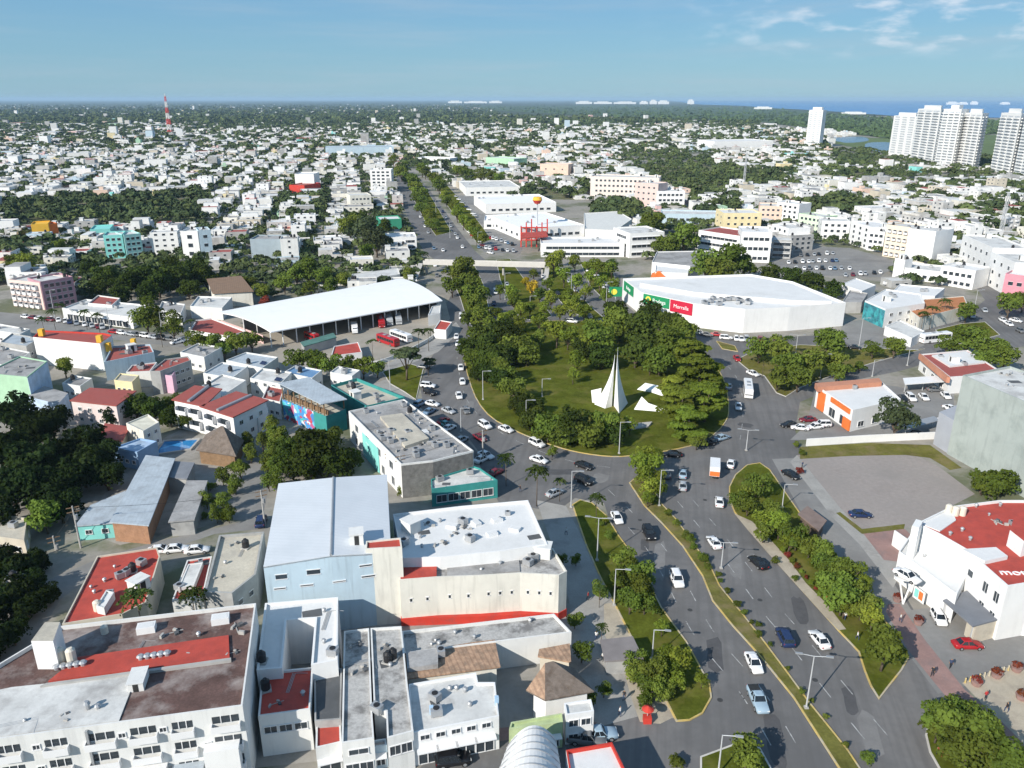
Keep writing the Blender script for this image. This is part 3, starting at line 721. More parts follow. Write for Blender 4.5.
bld('grey_roofed_house', 'narrow house with patchy pale roof beside the white roofed shops', [(387, 738), (413.5, 731), (407.5, 683), (401.5, 626), (370.5, 628), (374, 710), (386, 711)], 6.0, white, r_dirty, .4, win=[(0, 2, 1, 1.8, 1.6, 3.0, 3)], cl=[('tank', 388, 662), ('tank', 393, 659), ('ac', 377, 712)])
part = bld('blue_fronted_shop', 'low shop with light blue front at bottom edge next to tan paving', [(345, 752), (387, 745), (386, 738), (345, 745)], 3.6, paleb, r_grey, .3, win=[(0, 4, 1, 1.6, 1.8, .6, 3, 'shop')])
bld('white_shop', 'white roofed shop row with pale blue columns behind red paving', [(411.5, 733), (499, 716), (495, 682), (478, 682), (476, 672.5), (408.5, 684)], 5.4, whiter, r_white, .4,
    win=[(0, 4, 1, 2.6, 2.4, .2, 3, 'shop'), (0, 5, 1, 1.2, .9, 3.9, 3)], cl=[('ac', 435, 700), ('vent', 470, 706), ('vent', 450, 690)], rand_cl='ac')
blk = MB()
for x, y in ((433, 744), (497, 734)):
    q = P(x, y, 0); blk.box((q.x, q.y, 0), (.5, .5, 6.2), .2)
    o = blk.build('entrance_pillar', mat('pale_blue_paint', (.36, .52, .68), .7)); tag(o, 'pale blue square pillar at %s end of the white shop row' % ('the near' if x < 450 else 'the far'), 'pillar', 'pillars of the shop row'); blk = MB()
tl = bld('tile_roofed_house', 'clay tile roofed house with dark terrace behind the white shop row', [(408, 676), (496.5, 664.5), (492, 642), (474, 644), (440, 650), (406, 654)], 4.8, cream, r_tile, 0, over=.5, cl=[('ac', 441, 655)])
part_prism(tl, 'terrace_deck', [(407, 668), (438, 664), (438, 648), (406, 652)], 4.85, 5.6, r_grey)
# hipped thatch beside it
def hip(name, label, corners, ridge, zb, wall, roof, cat='house', over=.6, split=None, wallz=None):
    """hipped roof: four eave corners (photo) at height zb, two ridge points (photo x, y, height)"""
    e = [P(x, y, zb) for x, y in corners]; c = sum(e, Vector()) / 4
    root = thing(name, label, cat, (c.x, c.y, 0)); rr = [P(*q) for q in ridge]
    pl = ccw([tuple(q[:2]) for q in e]); FOOT.append(pl)
    q = inset(pl, over); MB().prism(q, 0, zb, 0, False).build('wall', wall, root)
    m = MB(); d = Vector((0, 0, -.22)); ms = 1 if split else 0
    m.add([*e, *rr], [[0, 1, 5, 4], [1, 2, 5], [2, 3, 4, 5], [3, 0, 4]], [0, 0, 0, ms])
    m.add([*e, *[k + d for k in e]], [[i, 4 + i, 4 + (i + 1) % 4, (i + 1) % 4] for i in range(4)] + [[7, 6, 5, 4]], 0)
    m.build('roof', [roof, split] if split else roof, root)
    return root
hb_ = hip('thatched_house', 'white house under a tall hipped thatch roof beside the promenade', [(545, 700), (594, 691), (574, 668), (526, 690)], [(545, 663, 6.6), (553, 661, 6.6)], 4.6, whiter, r_thatch, split=r_tile)
q0, q1 = P(563, 726), P(592, 722); ang = math.atan2(q1.y - q0.y, q1.x - q0.x)
for fr, k in ((.3, 'w'), (.75, 'd')):
    q = q0.lerp(q1, fr)
bld('tile_roofed_house', 'small clay tiled lean-to behind the tall thatch roof', [(540, 655), (569, 660), (568, 645), (541, 650)], 3.8, beige, r_tile, 0, over=.3)
bld('green_fronted_shop', 'low shop with pale green parapet below the tall thatch roof', [(509, 729), (563, 722), (562, 713), (511, 722)], 4.2, mat('lime_paint', (.42, .50, .27), .8), MATS['lime_paint'], .3, win=[(0, 3, 1, 2.2, 1.9, .4, 3, 'shop')])
bld('corner_shop', 'small two storey white shop with stairs on the promenade corner', [(566, 715), (594, 711), (591, 699), (564, 703)], 4.9, whiter, r_white, .3, win=[(0, 2, 2, 1.3, 1.2, .5, 2.3)], foot=False)
# barrel vault at the bottom edge and its neighbour
def barrel(name, label, a, b, c, d, ze, rise, roofm, wall, n=14, cat='building', rib=0, walls=True, over=0.0):
    """vault: eaves a-b (near) and d-c (far) as photographed at height ze"""
    a, b, c, d = (P(*k, ze) for k in (a, b, c, d)); ctr = (a + b + c + d) / 4
    root = thing(name, label, cat, (ctr.x, ctr.y, 0)); FOOT.append(ccw([tuple(k[:2]) for k in (a, b, c, d)]))
    def at(s, t):
        q = a.lerp(b, s).lerp(d.lerp(c, s), t); q.z = ze + rise * (1 - (2 * t - 1) ** 2); return q
    m = MB(); rows = []
    for k in range(n + 1): rows.append([at(0, k / n), at(1, k / n)])
    for k in range(n): m.poly([rows[k][0], rows[k][1], rows[k + 1][1], rows[k + 1][0]])
    th = Vector((0, 0, -.35))
    for k in range(n): m.poly([rows[k + 1][0] + th, rows[k + 1][1] + th, rows[k][1] + th, rows[k][0] + th])
    for s in (0, 1):
        for k in range(n): m.poly([rows[k][s], rows[k + 1][s], rows[k + 1][s] + th, rows[k][s] + th])
    for k in (0, n): m.poly([rows[k][0], rows[k][0] + th, rows[k][1] + th, rows[k][1]])
    m.build('roof', roofm, root)
    if rib:
        for j in range(rib):
            s = (j + .5) / rib; g = MB()
            for k in range(n): g.tube(at(s, k / n) + Vector((0, 0, .03)), at(s, (k + 1) / n) + Vector((0, 0, .03)), .09, n=5)
            g.build('roof_rib', metal_g, root)
    if walls:
        w = MB()
        for s in (0, 1):
            pts = [at(s, 0).to_2d().to_3d(), at(s, 1).to_2d().to_3d()] + [at(s, 1 - k / n) + th for k in range(n + 1)]
            w.poly(pts)
        for t in (0, 1):
            w.poly([at(0, t).to_2d().to_3d(), at(1, t).to_2d().to_3d(), at(1, t) + th, at(0, t) + th])
        w.build('wall', wall, root)
    return root, at
barrel('vaulted_shed', 'white ribbed barrel vault roof with pale blue side at bottom edge', (566, 800), (556, 739), (508, 745), (488, 800), 5.0, 2.6, r_clean, MATS['pale_blue_paint'], rib=8)
rb = bld('white_shop', 'white roofed shop with red parapet at bottom edge beside the vault', [(574, 800), (640, 800), (612, 742), (566, 750)], 5.2, whiter, r_clean, .5, trim=redp)

# ---- left quarter
bld('red_roofed_house', 'wide red flat roof littered with tanks beside the shaded street at left', [(62, 624), (122, 614), (146, 602), (160, 556), (157, 547), (97, 556)], 5.5, beige, r_red, .3, cl=[('ac', 121, 578), ('ac', 127, 575), ('tank', 133, 572), ('ac', 142, 565), ('hut', 140, 590), ('cream_tank', 98, 610), ('ac', 110, 598)])
bld('lean_to', 'white sheet lean-to on the wide red roof', [(96, 606), (104, 608), (114, 592), (106, 590)], 6.6, white, r_clean, .2, z0=5.25, foot=False, cat='shed')
bld('red_roofed_house', 'half red half white small roof between palms and the beige roofed house', [(172, 600), (203, 596), (212, 556), (187, 560)], 4.2, white, r_red, .25, cl=[('ac', 180, 590)])
bld('shed', 'small white sheet roof covering half of the small red roof', [(178, 588), (194, 585), (203, 562), (188, 564)], 4.9, white, r_white, .1, z0=4.0, foot=False, cat='shed')
bld('beige_roofed_house', 'beige flat roofed house with grey bare walls left of the pale blue hall', [(219, 535), (264, 531.5), (256, 574), (232, 593), (204, 592)], 6.5, mat('bare_block', (.33, .33, .32), .9, .2, .5), r_beige, .5, thick=.35, win=[(2, 2, 1, .9, .9, 3.4, 3, 'tiny')], cl=[('tank', 246, 548)])
bld('long_shed', 'long sloping pale sheet roof with brick front amid dark trees at left', [(112, 521), (147, 524), (173, 459), (147, 456)], 4.4, brick, r_old, 0, over=.4, cat='shed')
bld('turquoise_house', 'small turquoise fronted house left of the long sheet roof', [(77, 525), (114, 522), (124, 492), (92, 505)], 3.4, turq, r_old, 0, over=.3, win=[(0, 2, 1, 1.2, 1.0, 1.2, 3)])
bld('shed', 'small dark grey sheet roof right of the long pale shed', [(162, 476), (186, 478), (193, 463), (166, 461)], 3.6, greyw, mat('roof_slate', (.20, .21, .23), .7, .15), 0, over=.3, cat='shed')
bld('open_shed', 'light grey canopy beside the yard with small trees', [(170, 521), (193, 519), (206, 481), (188, 481)], 3.4, greyw, r_grey, 0, over=.3, cat='shed')
pl = bld('swimming_pool', 'blue rectangular swimming pool near the dark thatched palapa', [(152, 455), (191, 449), (201, 438), (163, 440)], .5, concrete, poolm, .2, cat='pool', thick=.5)
hip('palapa', 'dark conical thatched palapa by the blue pool', [(196, 450), (236, 456), (244, 440), (206, 434)], [(221, 426, 8.0), (223, 426, 8.0)], 3.6, wood, r_thatch, 'palapa')
bld('cream_house', 'cream house with a pale blue gable end in the trees at left', [(126, 423), (143, 431), (159, 422), (148, 414)], 6.0, cream, mat('roof_ivory', (.6, .58, .48), .8), .3, win=[(1, 2, 2, 1, 1, 1.2, 2.6)])
bld('blue_house', 'shadowed light blue house left of the swimming pool', [(114, 447), (137, 452), (157, 441), (140, 438)], 4.6, mat('blue_render', (.25, .38, .55), .85, .1), mat('roof_pale_blue', (.35, .46, .60), .8, .12, stain=(.2, .25, .3)), .4, win=[(0, 3, 1, 1, 1, 1.2, 2.6)])
bld('red_roofed_house', 'small dark red hipped roof among dark trees at left', [(99, 437), (121, 440), (128, 427), (106, 424)], 4.2, beige, r_dred, 0, over=.4)
bld('red_roofed_house', 'pale pink house under a long dull red roof beside the green painted building', [(71, 400), (116, 405), (135, 391), (90, 388)], 6.6, mat('pale_pink', (.64, .55, .53), .85, .08), r_dred, 0, over=.3, win=[(0, 4, 2, 1.1, 1.1, 1, 2.8)])
for lab, q in (('left of the twin red ridged apartment houses with white balconies', [(174, 399), (203, 405), (220, 389), (195, 386)]), ('right of the twin red ridged apartment houses with white balconies', [(202, 406), (233, 416), (266, 400), (236, 392)])):
    b = bld('balcony_house', 'the ' + lab, q, 8.0, whiter, r_dred, 0, over=.5, win=[(0, 2, 2, 3.2, 1.8, 1.4, 3.2, 'balc'), (1, 3, 2, 1.2, 1.2, 1.6, 3.2)])
    a_, b_ = P(*[(q[0][0] + q[1][0]) / 2, (q[0][1] + q[1][1]) / 2], 8), P(*[(q[2][0] + q[3][0]) / 2, (q[2][1] + q[3][1]) / 2], 8)
    MB().tube(a_ + Vector((0, 0, .2)), b_ + Vector((0, 0, .2)), .45, n=6).build('ridge_cap', metal_g, b)
gb = bld('painted_hall', 'pale blue hall with a light green gable wall at left edge', [(-16, 373), (27, 377), (47, 361), (20, 356)], 9.5, lightg, r_grey, .3, win=[(1, 3, 1, 2.2, 1.2, 4.5, 3, 'tiny')])
part_prism(gb, 'side_cladding', None, 0, 9.2, mat('pale_blue_paint2', (.42, .52, .64), .8), pts=(lambda a, b: [tuple(a[:2]), tuple((a + (b - a).normalized().orthogonal() * 0 + Vector((.12, -.05, 0)))[:2]), tuple((b + Vector((.12, -.05, 0)))[:2]), tuple(b[:2])])(P(27, 377, 9.5), P(47, 361, 9.5)))
part_prism(gb, 'lower_wing', [(26, 396), (58, 404), (68, 393), (44, 386)], 0, 4.5, MATS['pale_blue_paint2'], r_grey)
mural2 = mat('faded_red_star', (.50, .16, .12), .85, .3, .4)
wb = bld('white_walled_building', 'long white walled building with red trim and yellow chimneys along the left street', [(33, 337), (100, 343.5), (112, 335), (104, 333), (40, 330)], 9.0, whiter, r_dred, .5, trim=redp)
for x, y in ((42, 335), (100, 341.5)):
    q = P(x, y, 9); m = MB(); m.box((q.x, q.y, 8.8), (1.5, 1.5, 2.2)); m.build('chimney', yellow, wb)
wb2 = bld('white_walled_building', 'lower shaded wing with red roof terrace at the end of the long white wall', [(104, 362), (154, 352), (150, 344), (112, 346)], 6.0, paleb, r_dred, .6, rand_cl='ac ac hut')  # pale blue wall colour paints in the bluish shade on this white wing
for x, y in ((109, 350), (134, 346)):
    q = P(x, y, 6); MB().box((q.x, q.y, 5.6), (1.3, 1.3, 2.8)).build('chimney', yellow, wb2)
bld('red_roofed_house', 'grey two storey house with flat dull red roof near the long white wall', [(150, 371), (160, 371), (191, 360), (188, 356), (165, 359)], 7.0, greyw, r_dred, .4, win=[(1, 5, 2, 1.3, 1.1, 1.2, 2.9)])
bld('yellow_house', 'small yellow house left of the pink and grey ones', [(114, 380), (132, 382), (139, 375), (120, 373)], 5.6, yel2, r_beige, .3, win=[(0, 3, 1, .9, 2.4, 1.0, 3, 'tiny')])
bld('red_roofed_house', 'low dull red roof behind the small yellow house', [(126, 372), (150, 371), (157, 362), (132, 365)], 4.8, white, r_dred, .3, rand_cl='ac tank')
bld('pink_house', 'small pink gabled house by the grey house with dull red roof', [(159, 374), (172, 376), (176, 369), (162, 367)], 5.5, mat('rose_render', (.60, .38, .48), .85, .1), r_grey, .3)
# pale houses between the hall with the mural and the bus terminal
for k, (q, hh, wl_, rf, nm) in enumerate([
    ([(196, 390), (222, 396), (246, 380), (222, 374)], 6.0, white, r_white, 'white'), ([(203, 373), (232, 378), (248, 366), (222, 362)], 5.5, white, r_old, 'white'),
    ([(226, 360), (262, 368), (278, 357), (246, 352)], 5.0, white, r_old, 'white'), ([(250, 378), (280, 384), (292, 372), (262, 368)], 5.5, white, r_white, 'white'),
    ([(180, 352), (204, 357), (222, 347), (198, 343)], 5.0, white, r_grey, 'white'), ([(262, 398), (280, 402), (284, 388), (268, 385)], 5.0, white, r_dred, 'red topped'),
    ([(284, 372), (312, 378), (322, 370), (296, 365)], 5.0, white, r_bluem, 'blue topped'), ([(0, 342), (26, 346), (40, 338), (12, 333)], 5.0, greyw, r_old, 'grey'),
    ([(-20, 362), (12, 366), (30, 352), (0, 346)], 5.0, white, r_grey, 'grey topped'), ([(-20, 328), (20, 334), (30, 329), (-10, 322)], 4.6, white, r_white, 'white'),
    ([(62, 383), (80, 386), (92, 378), (74, 375)], 4.4, white, r_grey, 'grey topped'), ([(-12, 535), (24, 540), (27, 518), (-8, 513)], 3.8, beige, r_beige, 'beige'),
    ([(237, 412), (258, 418), (268, 407), (250, 401)], 4.6, white, r_dred, 'red topped'), ([(0, 586), (14, 590), (26, 574), (10, 570)], 3.6, greyw, r_grey, 'grey'),
    ([(330, 372), (352, 376), (360, 370), (338, 366)], 4.5, white, r_clean, 'white')]):
    bld('house', None, q, hh, wl_, rf, .4, win=[(0, 3, 2 if hh > 5.2 else 1, 1.2, 1.1, 1.1, 2.7), (1, 2, 1, 1.2, 1.1, 1.1, 2.7)], rand_cl=rnd.choice(['tank ac', 'tank', 'ac ac', 'tank solar']), cat='house', autob=f'small {nm} flat roofed house', group='small houses of the left quarter')

# ---- the mural hall, the teal terrace and the big grey roof on the ring
muralm = bpy.data.materials.new('mural'); muralm.use_nodes = True
_n, _l = muralm.node_tree.nodes, muralm.node_tree.links
_g = _n.new('ShaderNodeNewGeometry'); _v = _n.new('ShaderNodeTexVoronoi'); _v.inputs['Scale'].default_value = .75
_w = _n.new('ShaderNodeTexNoise'); _w.inputs['Scale'].default_value = .35; _ad = _n.new('ShaderNodeMix'); _ad.data_type = 'RGBA'; _ad.inputs[0].default_value = .7
_sc = _n.new('ShaderNodeVectorMath'); _sc.operation = 'MULTIPLY_ADD'; _sc.inputs[1].default_value = (5, 5, 5)
_l.new(_g.outputs['Position'], _w.inputs['Vector']); _l.new(_w.outputs[1], _sc.inputs[0]); _l.new(_g.outputs['Position'], _sc.inputs[2]); _l.new(_sc.outputs[0], _v.inputs['Vector'])
_r = _n.new('ShaderNodeValToRGB'); _r.color_ramp.interpolation = 'CONSTANT'
for k, (pos, c) in enumerate([(0, (.06, .25, .55)), (.22, (.12, .45, .62)), (.42, (.45, .06, .08)), (.55, (.06, .20, .45)), (.7, (.55, .62, .66)), (.82, (.42, .10, .22)), (.92, (.05, .40, .42))]):
    e = _r.color_ramp.elements[k] if k < 2 else _r.color_ramp.elements.new(pos)
    e.position = pos; e.color = (*c, 1)
_sp2 = _n.new('ShaderNodeSeparateColor'); _l.new(_v.outputs['Color'], _sp2.inputs[0]); _l.new(_sp2.outputs[0], _r.inputs[0])
_l.new(_r.outputs[0], _n['Principled BSDF'].inputs['Base Color']); _n['Principled BSDF'].inputs['Roughness'].default_value = .8
mh = thing('mural_hall', 'teal hall with abstract mural under a grey sheet roof on timber posts', 'hall', P(320, 420, 0))
zt = 5.6
c0, c1, c2, c3 = P(282, 399, zt), P(326, 416, zt), P(346, 409, zt), P(309, 390, zt)
FOOT.append(ccw([tuple(k[:2]) for k in (c0, c1, c2, c3)]))
def wallq(a, b, z0, z1): return [(a.x, a.y, z0), (b.x, b.y, z0), (b.x, b.y, z1), (a.x, a.y, z1)]
mm = MB()
fr_ = c0.lerp(c1, .72)
mm.poly(wallq(c0, fr_, 0, zt)); o = mm.build('painted_wall', muralm, mh)
mm = MB(); mm.poly(wallq(fr_, c1, 0, zt)); mm.poly(wallq(c1, c2, 0, zt)); mm.poly(wallq(c2, c3, 0, zt)); mm.poly(wallq(c3, c0, 0, zt)); mm.build('wall', teal, mh)
MB().poly([c0 - Vector((0, 0, .3)), c1 - Vector((0, 0, .3)), c2 - Vector((0, 0, .3)), c3 - Vector((0, 0, .3))]).build('upper_floor', r_beige, mh)
ov = [P(278, 383, 9), P(321, 404, 9), P(347, 399, 9), P(309, 377, 9)]
MB().prism(ccw([tuple(k[:2]) for k in ov]), 8.8, 9.0, 0, None, True).build('roof', r_old, mh)
for s in range(8):
    q = c0.lerp(c1, .03 + .94 * s / 7); MB().box((q.x, q.y, zt), (.3, .3, 3.2)).build('post', wood, mh)
for s in range(4):
    q = c3.lerp(c2, .05 + .9 * s / 3); MB().box((q.x, q.y, zt), (.3, .3, 3.2)).build('post', wood, mh)
MB().prism(ccw([tuple(k[:2]) for k in (c0.lerp(c3, .1), c1.lerp(c2, .1), c1.lerp(c2, .16), c0.lerp(c3, .16))]), zt, zt + 1.1, 0).build('timber_rail', wood, mh)
tt = bld('teal_terrace', 'flat terrace with teal parapet and clutter behind the mural hall', [(331, 385), (366, 406), (405, 397), (357, 378)], 5.8, teal, r_beige, .9, rand_cl='ac ac ac hut tank tank')
gr = bld('grey_roofed_hall', 'large hall with grey cluttered roof and raised beige panel beside the ring road', [(348.5, 411), (401, 464), (433, 460.5), (473.5, 450.5), (404, 399)], 8.0, white, r_grey, .45,
    win=[(0, 4, 1, 2.2, 2.0, 4.4, 3, 'w'), (0, 5, 1, 1.8, 2.2, .8, 3, 'd'), (2, 2, 1, 1.2, 2.4, 3.4, 3, 'w')],
    rand_cl='ac ac ac ac ac ac ac ac vent vent vent tank ac ac skylight pipe pipe pipe junk junk junk junk junk vent vent ac ac')
part_prism(gr, 'raised_panel', [(380, 416), (405, 446), (429, 438), (402, 413)], 7.55, 8.3, r_beige)
part_prism(gr, 'stone_cladding', None, 0, 7.6, mat('stone', (.19, .185, .175), .95, .3, 1.0, fine=.4), pts=(lambda a, b, c: [tuple(a[:2]), tuple((a + Vector((-.05, -.2, 0)))[:2]), tuple((b + Vector((0, -.2, 0)))[:2]), tuple((c + Vector((0, -.2, 0)))[:2]), tuple(c[:2]), tuple(b[:2])])(P(401.5, 464, 8), P(433, 460.5, 8), P(473, 450.5, 8)))
for x, y in ((400, 482), (397, 474)):
    q = P(x, y, 3); 
part_prism(gr, 'mural_panel', None, 0, 6.0, turq, pts=(lambda a, b: [tuple((a + Vector((-.1, -.1, 0)))[:2]), tuple((b + Vector((-.1, -.1, 0)))[:2]), tuple(b[:2]), tuple(a[:2])])(P(362, 424.5, 8), P(378, 441, 8)))
an = bld('teal_annex', 'low annex with teal glazed front below the grey roofed hall', [(431.5, 489), (497.5, 480), (480, 468), (474, 466), (431, 479)], 4.2, teal, r_white, .4, win=[(0, 5, 1, 2.2, 1.8, .8, 3, 'w')], cl=[('ac', 440, 481), ('ac', 470, 474)])

# ---- the bus terminal
BT, at = barrel('bus_terminal', 'long white curved roof of the bus terminal with dark open bays', (271, 332), (442.5, 300.5), (400, 278.5), (214, 312.5), 6.0, 1.7, mat('roof_bright', (.80, .80, .80), .7, .03, .2, (.66, .66, .65), .05, .6, .8), white, n=16, walls=False, cat='bus terminal')
def bt(s, t, z): q = at(s, t); return Vector((q.x, q.y, z))
for s in [k / 14 for k in range(15)]:
    for t in (.05, .5):
        q = bt(min(max(s, .01), .99), t, 0); MB().tube((q.x, q.y, 0), (q.x, q.y, at(s, t).z - .4), .2, n=8).build('column', whiter, BT)
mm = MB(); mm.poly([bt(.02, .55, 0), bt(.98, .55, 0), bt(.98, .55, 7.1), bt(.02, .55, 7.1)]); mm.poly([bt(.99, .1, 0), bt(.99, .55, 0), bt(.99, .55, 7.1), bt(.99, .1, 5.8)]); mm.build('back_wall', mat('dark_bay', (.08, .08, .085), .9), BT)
mm = MB(); mm.poly([bt(.015, .2, 0), bt(.015, .95, 0), bt(.015, .95, 3.2), bt(.015, .2, 3.2)]); mm.build('end_wall', pink, BT)
for q, hh, nm, lab in (([(254, 345), (276, 340), (290, 358), (262, 365)], 0, '', ''),): pass
bld('gatehouse', 'small gatehouse with red roof at the terminal yard exit', [(434, 329), (446, 330), (452, 322), (440, 320)], 3.4, whiter, r_red, .3, cat='gatehouse')
bld('gatehouse', 'white guard building at the right end of the terminal roof', [(428, 315), (440, 313), (441, 304), (432, 306)], 4.4, whiter, r_white, .3, cat='gatehouse')
bld('canopy_shed', 'low white building with small red canopy by the terminal yard', [(331, 356), (362, 352), (358, 342), (334, 346)], 2.6, whiter, r_red, .3, cat='shed')
bld('green_shed', 'narrow dark green roofed shed at the front of the terminal yard', [(304, 346), (336, 337), (333, 333), (301, 342)], 3.2, greyw, mat('green_sheet', (.09, .19, .16), .6), 0, over=.2, cat='shed')
bld('low_annex', 'low white walled annex at the left end of the terminal roof', [(190, 330), (228, 336), (246, 331), (212, 318), (196, 320)], 3.6, whiter, r_dred, .5)
bld('white_shop', 'white concrete canopy beyond the terminal roof near the footbridge', [(351, 282), (400, 274), (398, 268), (352, 274)], 4.2, white, r_white, .4)

# ---- the supermarket with its signboards
smx = [(623, 278.5), (642, 292.5), (694, 303.5), (745, 309), (790, 307), (834, 303.5), (846, 302.5), (793, 281.5), (750, 274)]
SM = bld('supermarket', 'huge white supermarket with curved front wall and green and red signboards', smx, 9.0, whiter, r_clean, .8, cat='supermarket')
part_prism(SM, 'raised_roof', [(640, 283), (694, 292), (790, 300), (832, 301), (790, 283), (750, 276.5)], 8.2, 9.8, r_clean)
for k in range(16):
    v = P(rnd.uniform(698, 752), rnd.uniform(299, 306), 8.3); link('air_conditioner', clutter('ac'), SM, v - Vector(SM.location), rnd.uniform(0, 3), (1.3, 1.3, 1.1))
sgreen = mat('sign_green', (.02, .24, .10), .5, .03); sred = mat('sign_red', (.50, .02, .05), .5, .03); syel = mat('sign_yellow', (.75, .65, .08), .5, .03); swhite = mat('sign_white', (.8, .8, .8), .5, .03)
def signboard(label, wall_seg, t0, t1, z0, z1, m, words, size, emblem=False):
    A_, B_ = P(*smx[wall_seg], 9.0), P(*smx[wall_seg + 1], 9.0); A_.z = B_.z = z1
    a, b = A_.lerp(B_, t0), A_.lerp(B_, t1); d = (b - a).normalized(); n = Vector((d.y, -d.x, 0)); a, b = a + n * .3, b + n * .3; c = (a + b) / 2
    s = thing('signboard', label, 'sign', (c.x, c.y, z0), 0, 'signboards of the supermarket')
    q = [tuple((a - n * .15)[:2]), tuple(a[:2]), tuple(b[:2]), tuple((b - n * .15)[:2])]
    MB().prism(ccw(q), z0, z1, 0, None, True).build('board', m, s)
    rz = math.atan2(d.y, d.x); L = (b - a).length
    if words: text('lettering', words, s, c + n * .04 + d * (L * .12 if emblem else 0) + Vector((0, 0, (z0 + z1) / 2 - c.z)), size, rz, swhite)
    if emblem:
        e = a + d * L * .2 + n * .03; e.z = (z0 + z1) / 2
        k = MB(); k.tube(e, e + n * .06, (z1 - z0) * .33, n=20); k.build('emblem', syel, s)
        k = MB(); k.tube(e + n * .06, e + n * .1, (z1 - z0) * .16, n=16); k.build('emblem', sgreen, s)
    return s
signboard('large green signboard with yellow emblem on the supermarket front', 1, .04, .55, 4.9, 8.8, sgreen, 'Bodega', 2.1, True)
signboard('red signboard with white lettering on the supermarket front', 1, .57, .985, 4.3, 8.8, sred, 'Morralla', 2.0)
signboard('narrow green signboard on the short end of the supermarket', 0, .10, .60, 4.7, 8.7, sgreen, 'Bodega', 1.9, False)
q = P(615, 306); s_ = thing('signboard', 'green totem signboard with yellow emblem left of the supermarket', 'sign', (q.x, q.y, 0), 0, 'signboards of the supermarket')
MB().tube((q.x, q.y, 0), (q.x, q.y, 4), .25).build('post', galv, s_); MB().box((q.x, q.y, 4), (5.2, .5, 4.0)).build('board', sgreen, s_)
k = MB(); k.tube((q.x - .6, q.y - .3, 6), (q.x - .6, q.y - .36, 6), 1.2, n=18); k.build('emblem', syel, s_)

# ---- right side
ff = bld('burger_restaurant', 'white roofed fast food restaurant with orange panels beside the vacant lot', [(817, 386), (853, 410), (901, 399), (881, 381)], 6.0, whiter, r_clean, .4, cat='restaurant', win=[(0, 3, 1, 3.0, 2.6, .4, 3, 'w'), (1, 3, 1, 2.2, 1.6, .8, 3, 'w')], rand_cl='ac')
part_prism(ff, 'roof_fascia', [(815, 383), (818, 387), (882, 382), (879, 378)], 5.4, 6.9, mat('terracotta', (.48, .22, .14), .85, .1))
q0, q1 = P(817, 386, 6), P(853, 410, 6); d = (q1 - q0).normalized(); n = Vector((d.y, -d.x, 0))
for s0, s1, zz0, zz1 in ((.1, .28, .3, 5.4), (.45, .95, 4.6, 5.8), (.82, 1.0, .2, 3.0)):
    a, b = q0.lerp(q1, s0), q0.lerp(q1, s1); MB().prism(ccw([tuple((a + n * .05)[:2]), tuple((b + n * .05)[:2]), tuple((b + n * .45)[:2]), tuple((a + n * .45)[:2])]), zz0, zz1, 0, None, True).build('panel', orange, ff)
rr = bld('red_roofed_restaurant', 'second restaurant with red roof patch and white canopy behind the parking rows', [(921, 354), (950, 377), (1004, 373), (968, 350)], 5.2, whiter, r_dred, .4, cat='restaurant', win=[(0, 3, 1, 2.2, 1.8, .6, 3)], rand_cl='ac ac hut')
part_prism(rr, 'roof_fascia', [(919, 353.4), (922, 354.4), (950.5, 377.4), (947, 377)], 4.0, 5.7, MATS['terracotta'])
part_prism(rr, 'white_deck', [(932, 355), (950, 366), (985, 362), (966, 351)], 4.8, 5.3, r_clean)
cn = thing('canopy', 'long white carport canopy in front of the red roofed restaurant', 'canopy', P(965, 395))
MB().prism(ccw(pix([(903, 378), (1000, 371), (1004, 377), (905, 384)], 3.2)), 2.9, 3.2, 0, None, True).build('roof', whiter, cn)
for k in range(6):
    q = P(906 + k * 18, 382 - k * 1.3, 3.0); MB().tube((q.x, q.y, 0), (q.x, q.y, 2.9), .12).build('post', galv, cn)
cn = thing('canopy', 'grey slatted carport beside the green grey wall', 'canopy', P(920, 432))
MB().prism(ccw(pix([(897, 425), (934, 416), (940, 420), (905, 430)], 2.8)), 2.6, 2.8, 0, None, True).build('roof', metal_g, cn)
for x, y in ((899, 426), (934, 417), (939, 420), (906, 429)):
    q = P(x, y, 2.6); MB().tube((q.x, q.y, 0), (q.x, q.y, 2.6), .1).build('post', galv, cn)
gwall = mat('weathered_green_wall', (.345, .385, .365), .9, .06, .25, (.25, .285, .27), .22, .48, .68, vst=.3)
gw = bld('windowless_block', 'tall windowless grey green block at right edge', [(963, 375), (1024, 401), (1075, 424), (1110, 400), (1010, 366)], 20.0, gwall, r_white, .5, rand_cl='ac ac')
part_prism(gw, 'lower_wing', None, 0, 8.5, mat('blue_grey_render', (.35, .37, .41), .9, .08, .2), pts=ccw(pix([(933, 444), (951, 455.5), (985, 440), (965, 430)], 0)))
vines = MB()
# white building with the red roof
RB = bld('red_roofed_building', 'white building with big bright red roof and roof lettering at right edge',
         [(917, 523), (938, 533), (966, 549), (983, 564), (1008, 586), (1075, 575), (1075, 500), (1000, 500), (952, 506)], 10.0, whiter, r_red, .5, trim=whiter,
         win=[(2, 1, 1, 1.2, 1.2, 6.2, 3, 'tiny'), (3, 2, 2, 1.3, 2.0, 2.2, 3.6, 'w')], cl=[('vent', 962, 531), ('vent', 970, 540), ('vent', 976, 507), ('vent', 1000, 506), ('vent', 950, 535), ('cream_tank', 948, 513), ('cream_tank', 955, 515), ('cream_tank', 962, 515)])
part_prism(RB, 'white_deck', [(920, 523), (940, 531), (956, 520), (952, 509)], 9.52, 9.7, r_clean)
part_prism(RB, 'white_deck', [(962, 549), (985, 561), (1008, 556), (996, 547)], 9.52, 10.2, r_clean)
part_prism(RB, 'upper_block', [(1010, 530), (1024, 541), (1070, 530), (1050, 515), (1014, 517)], 9.5, 12.5, whiter, r_red)
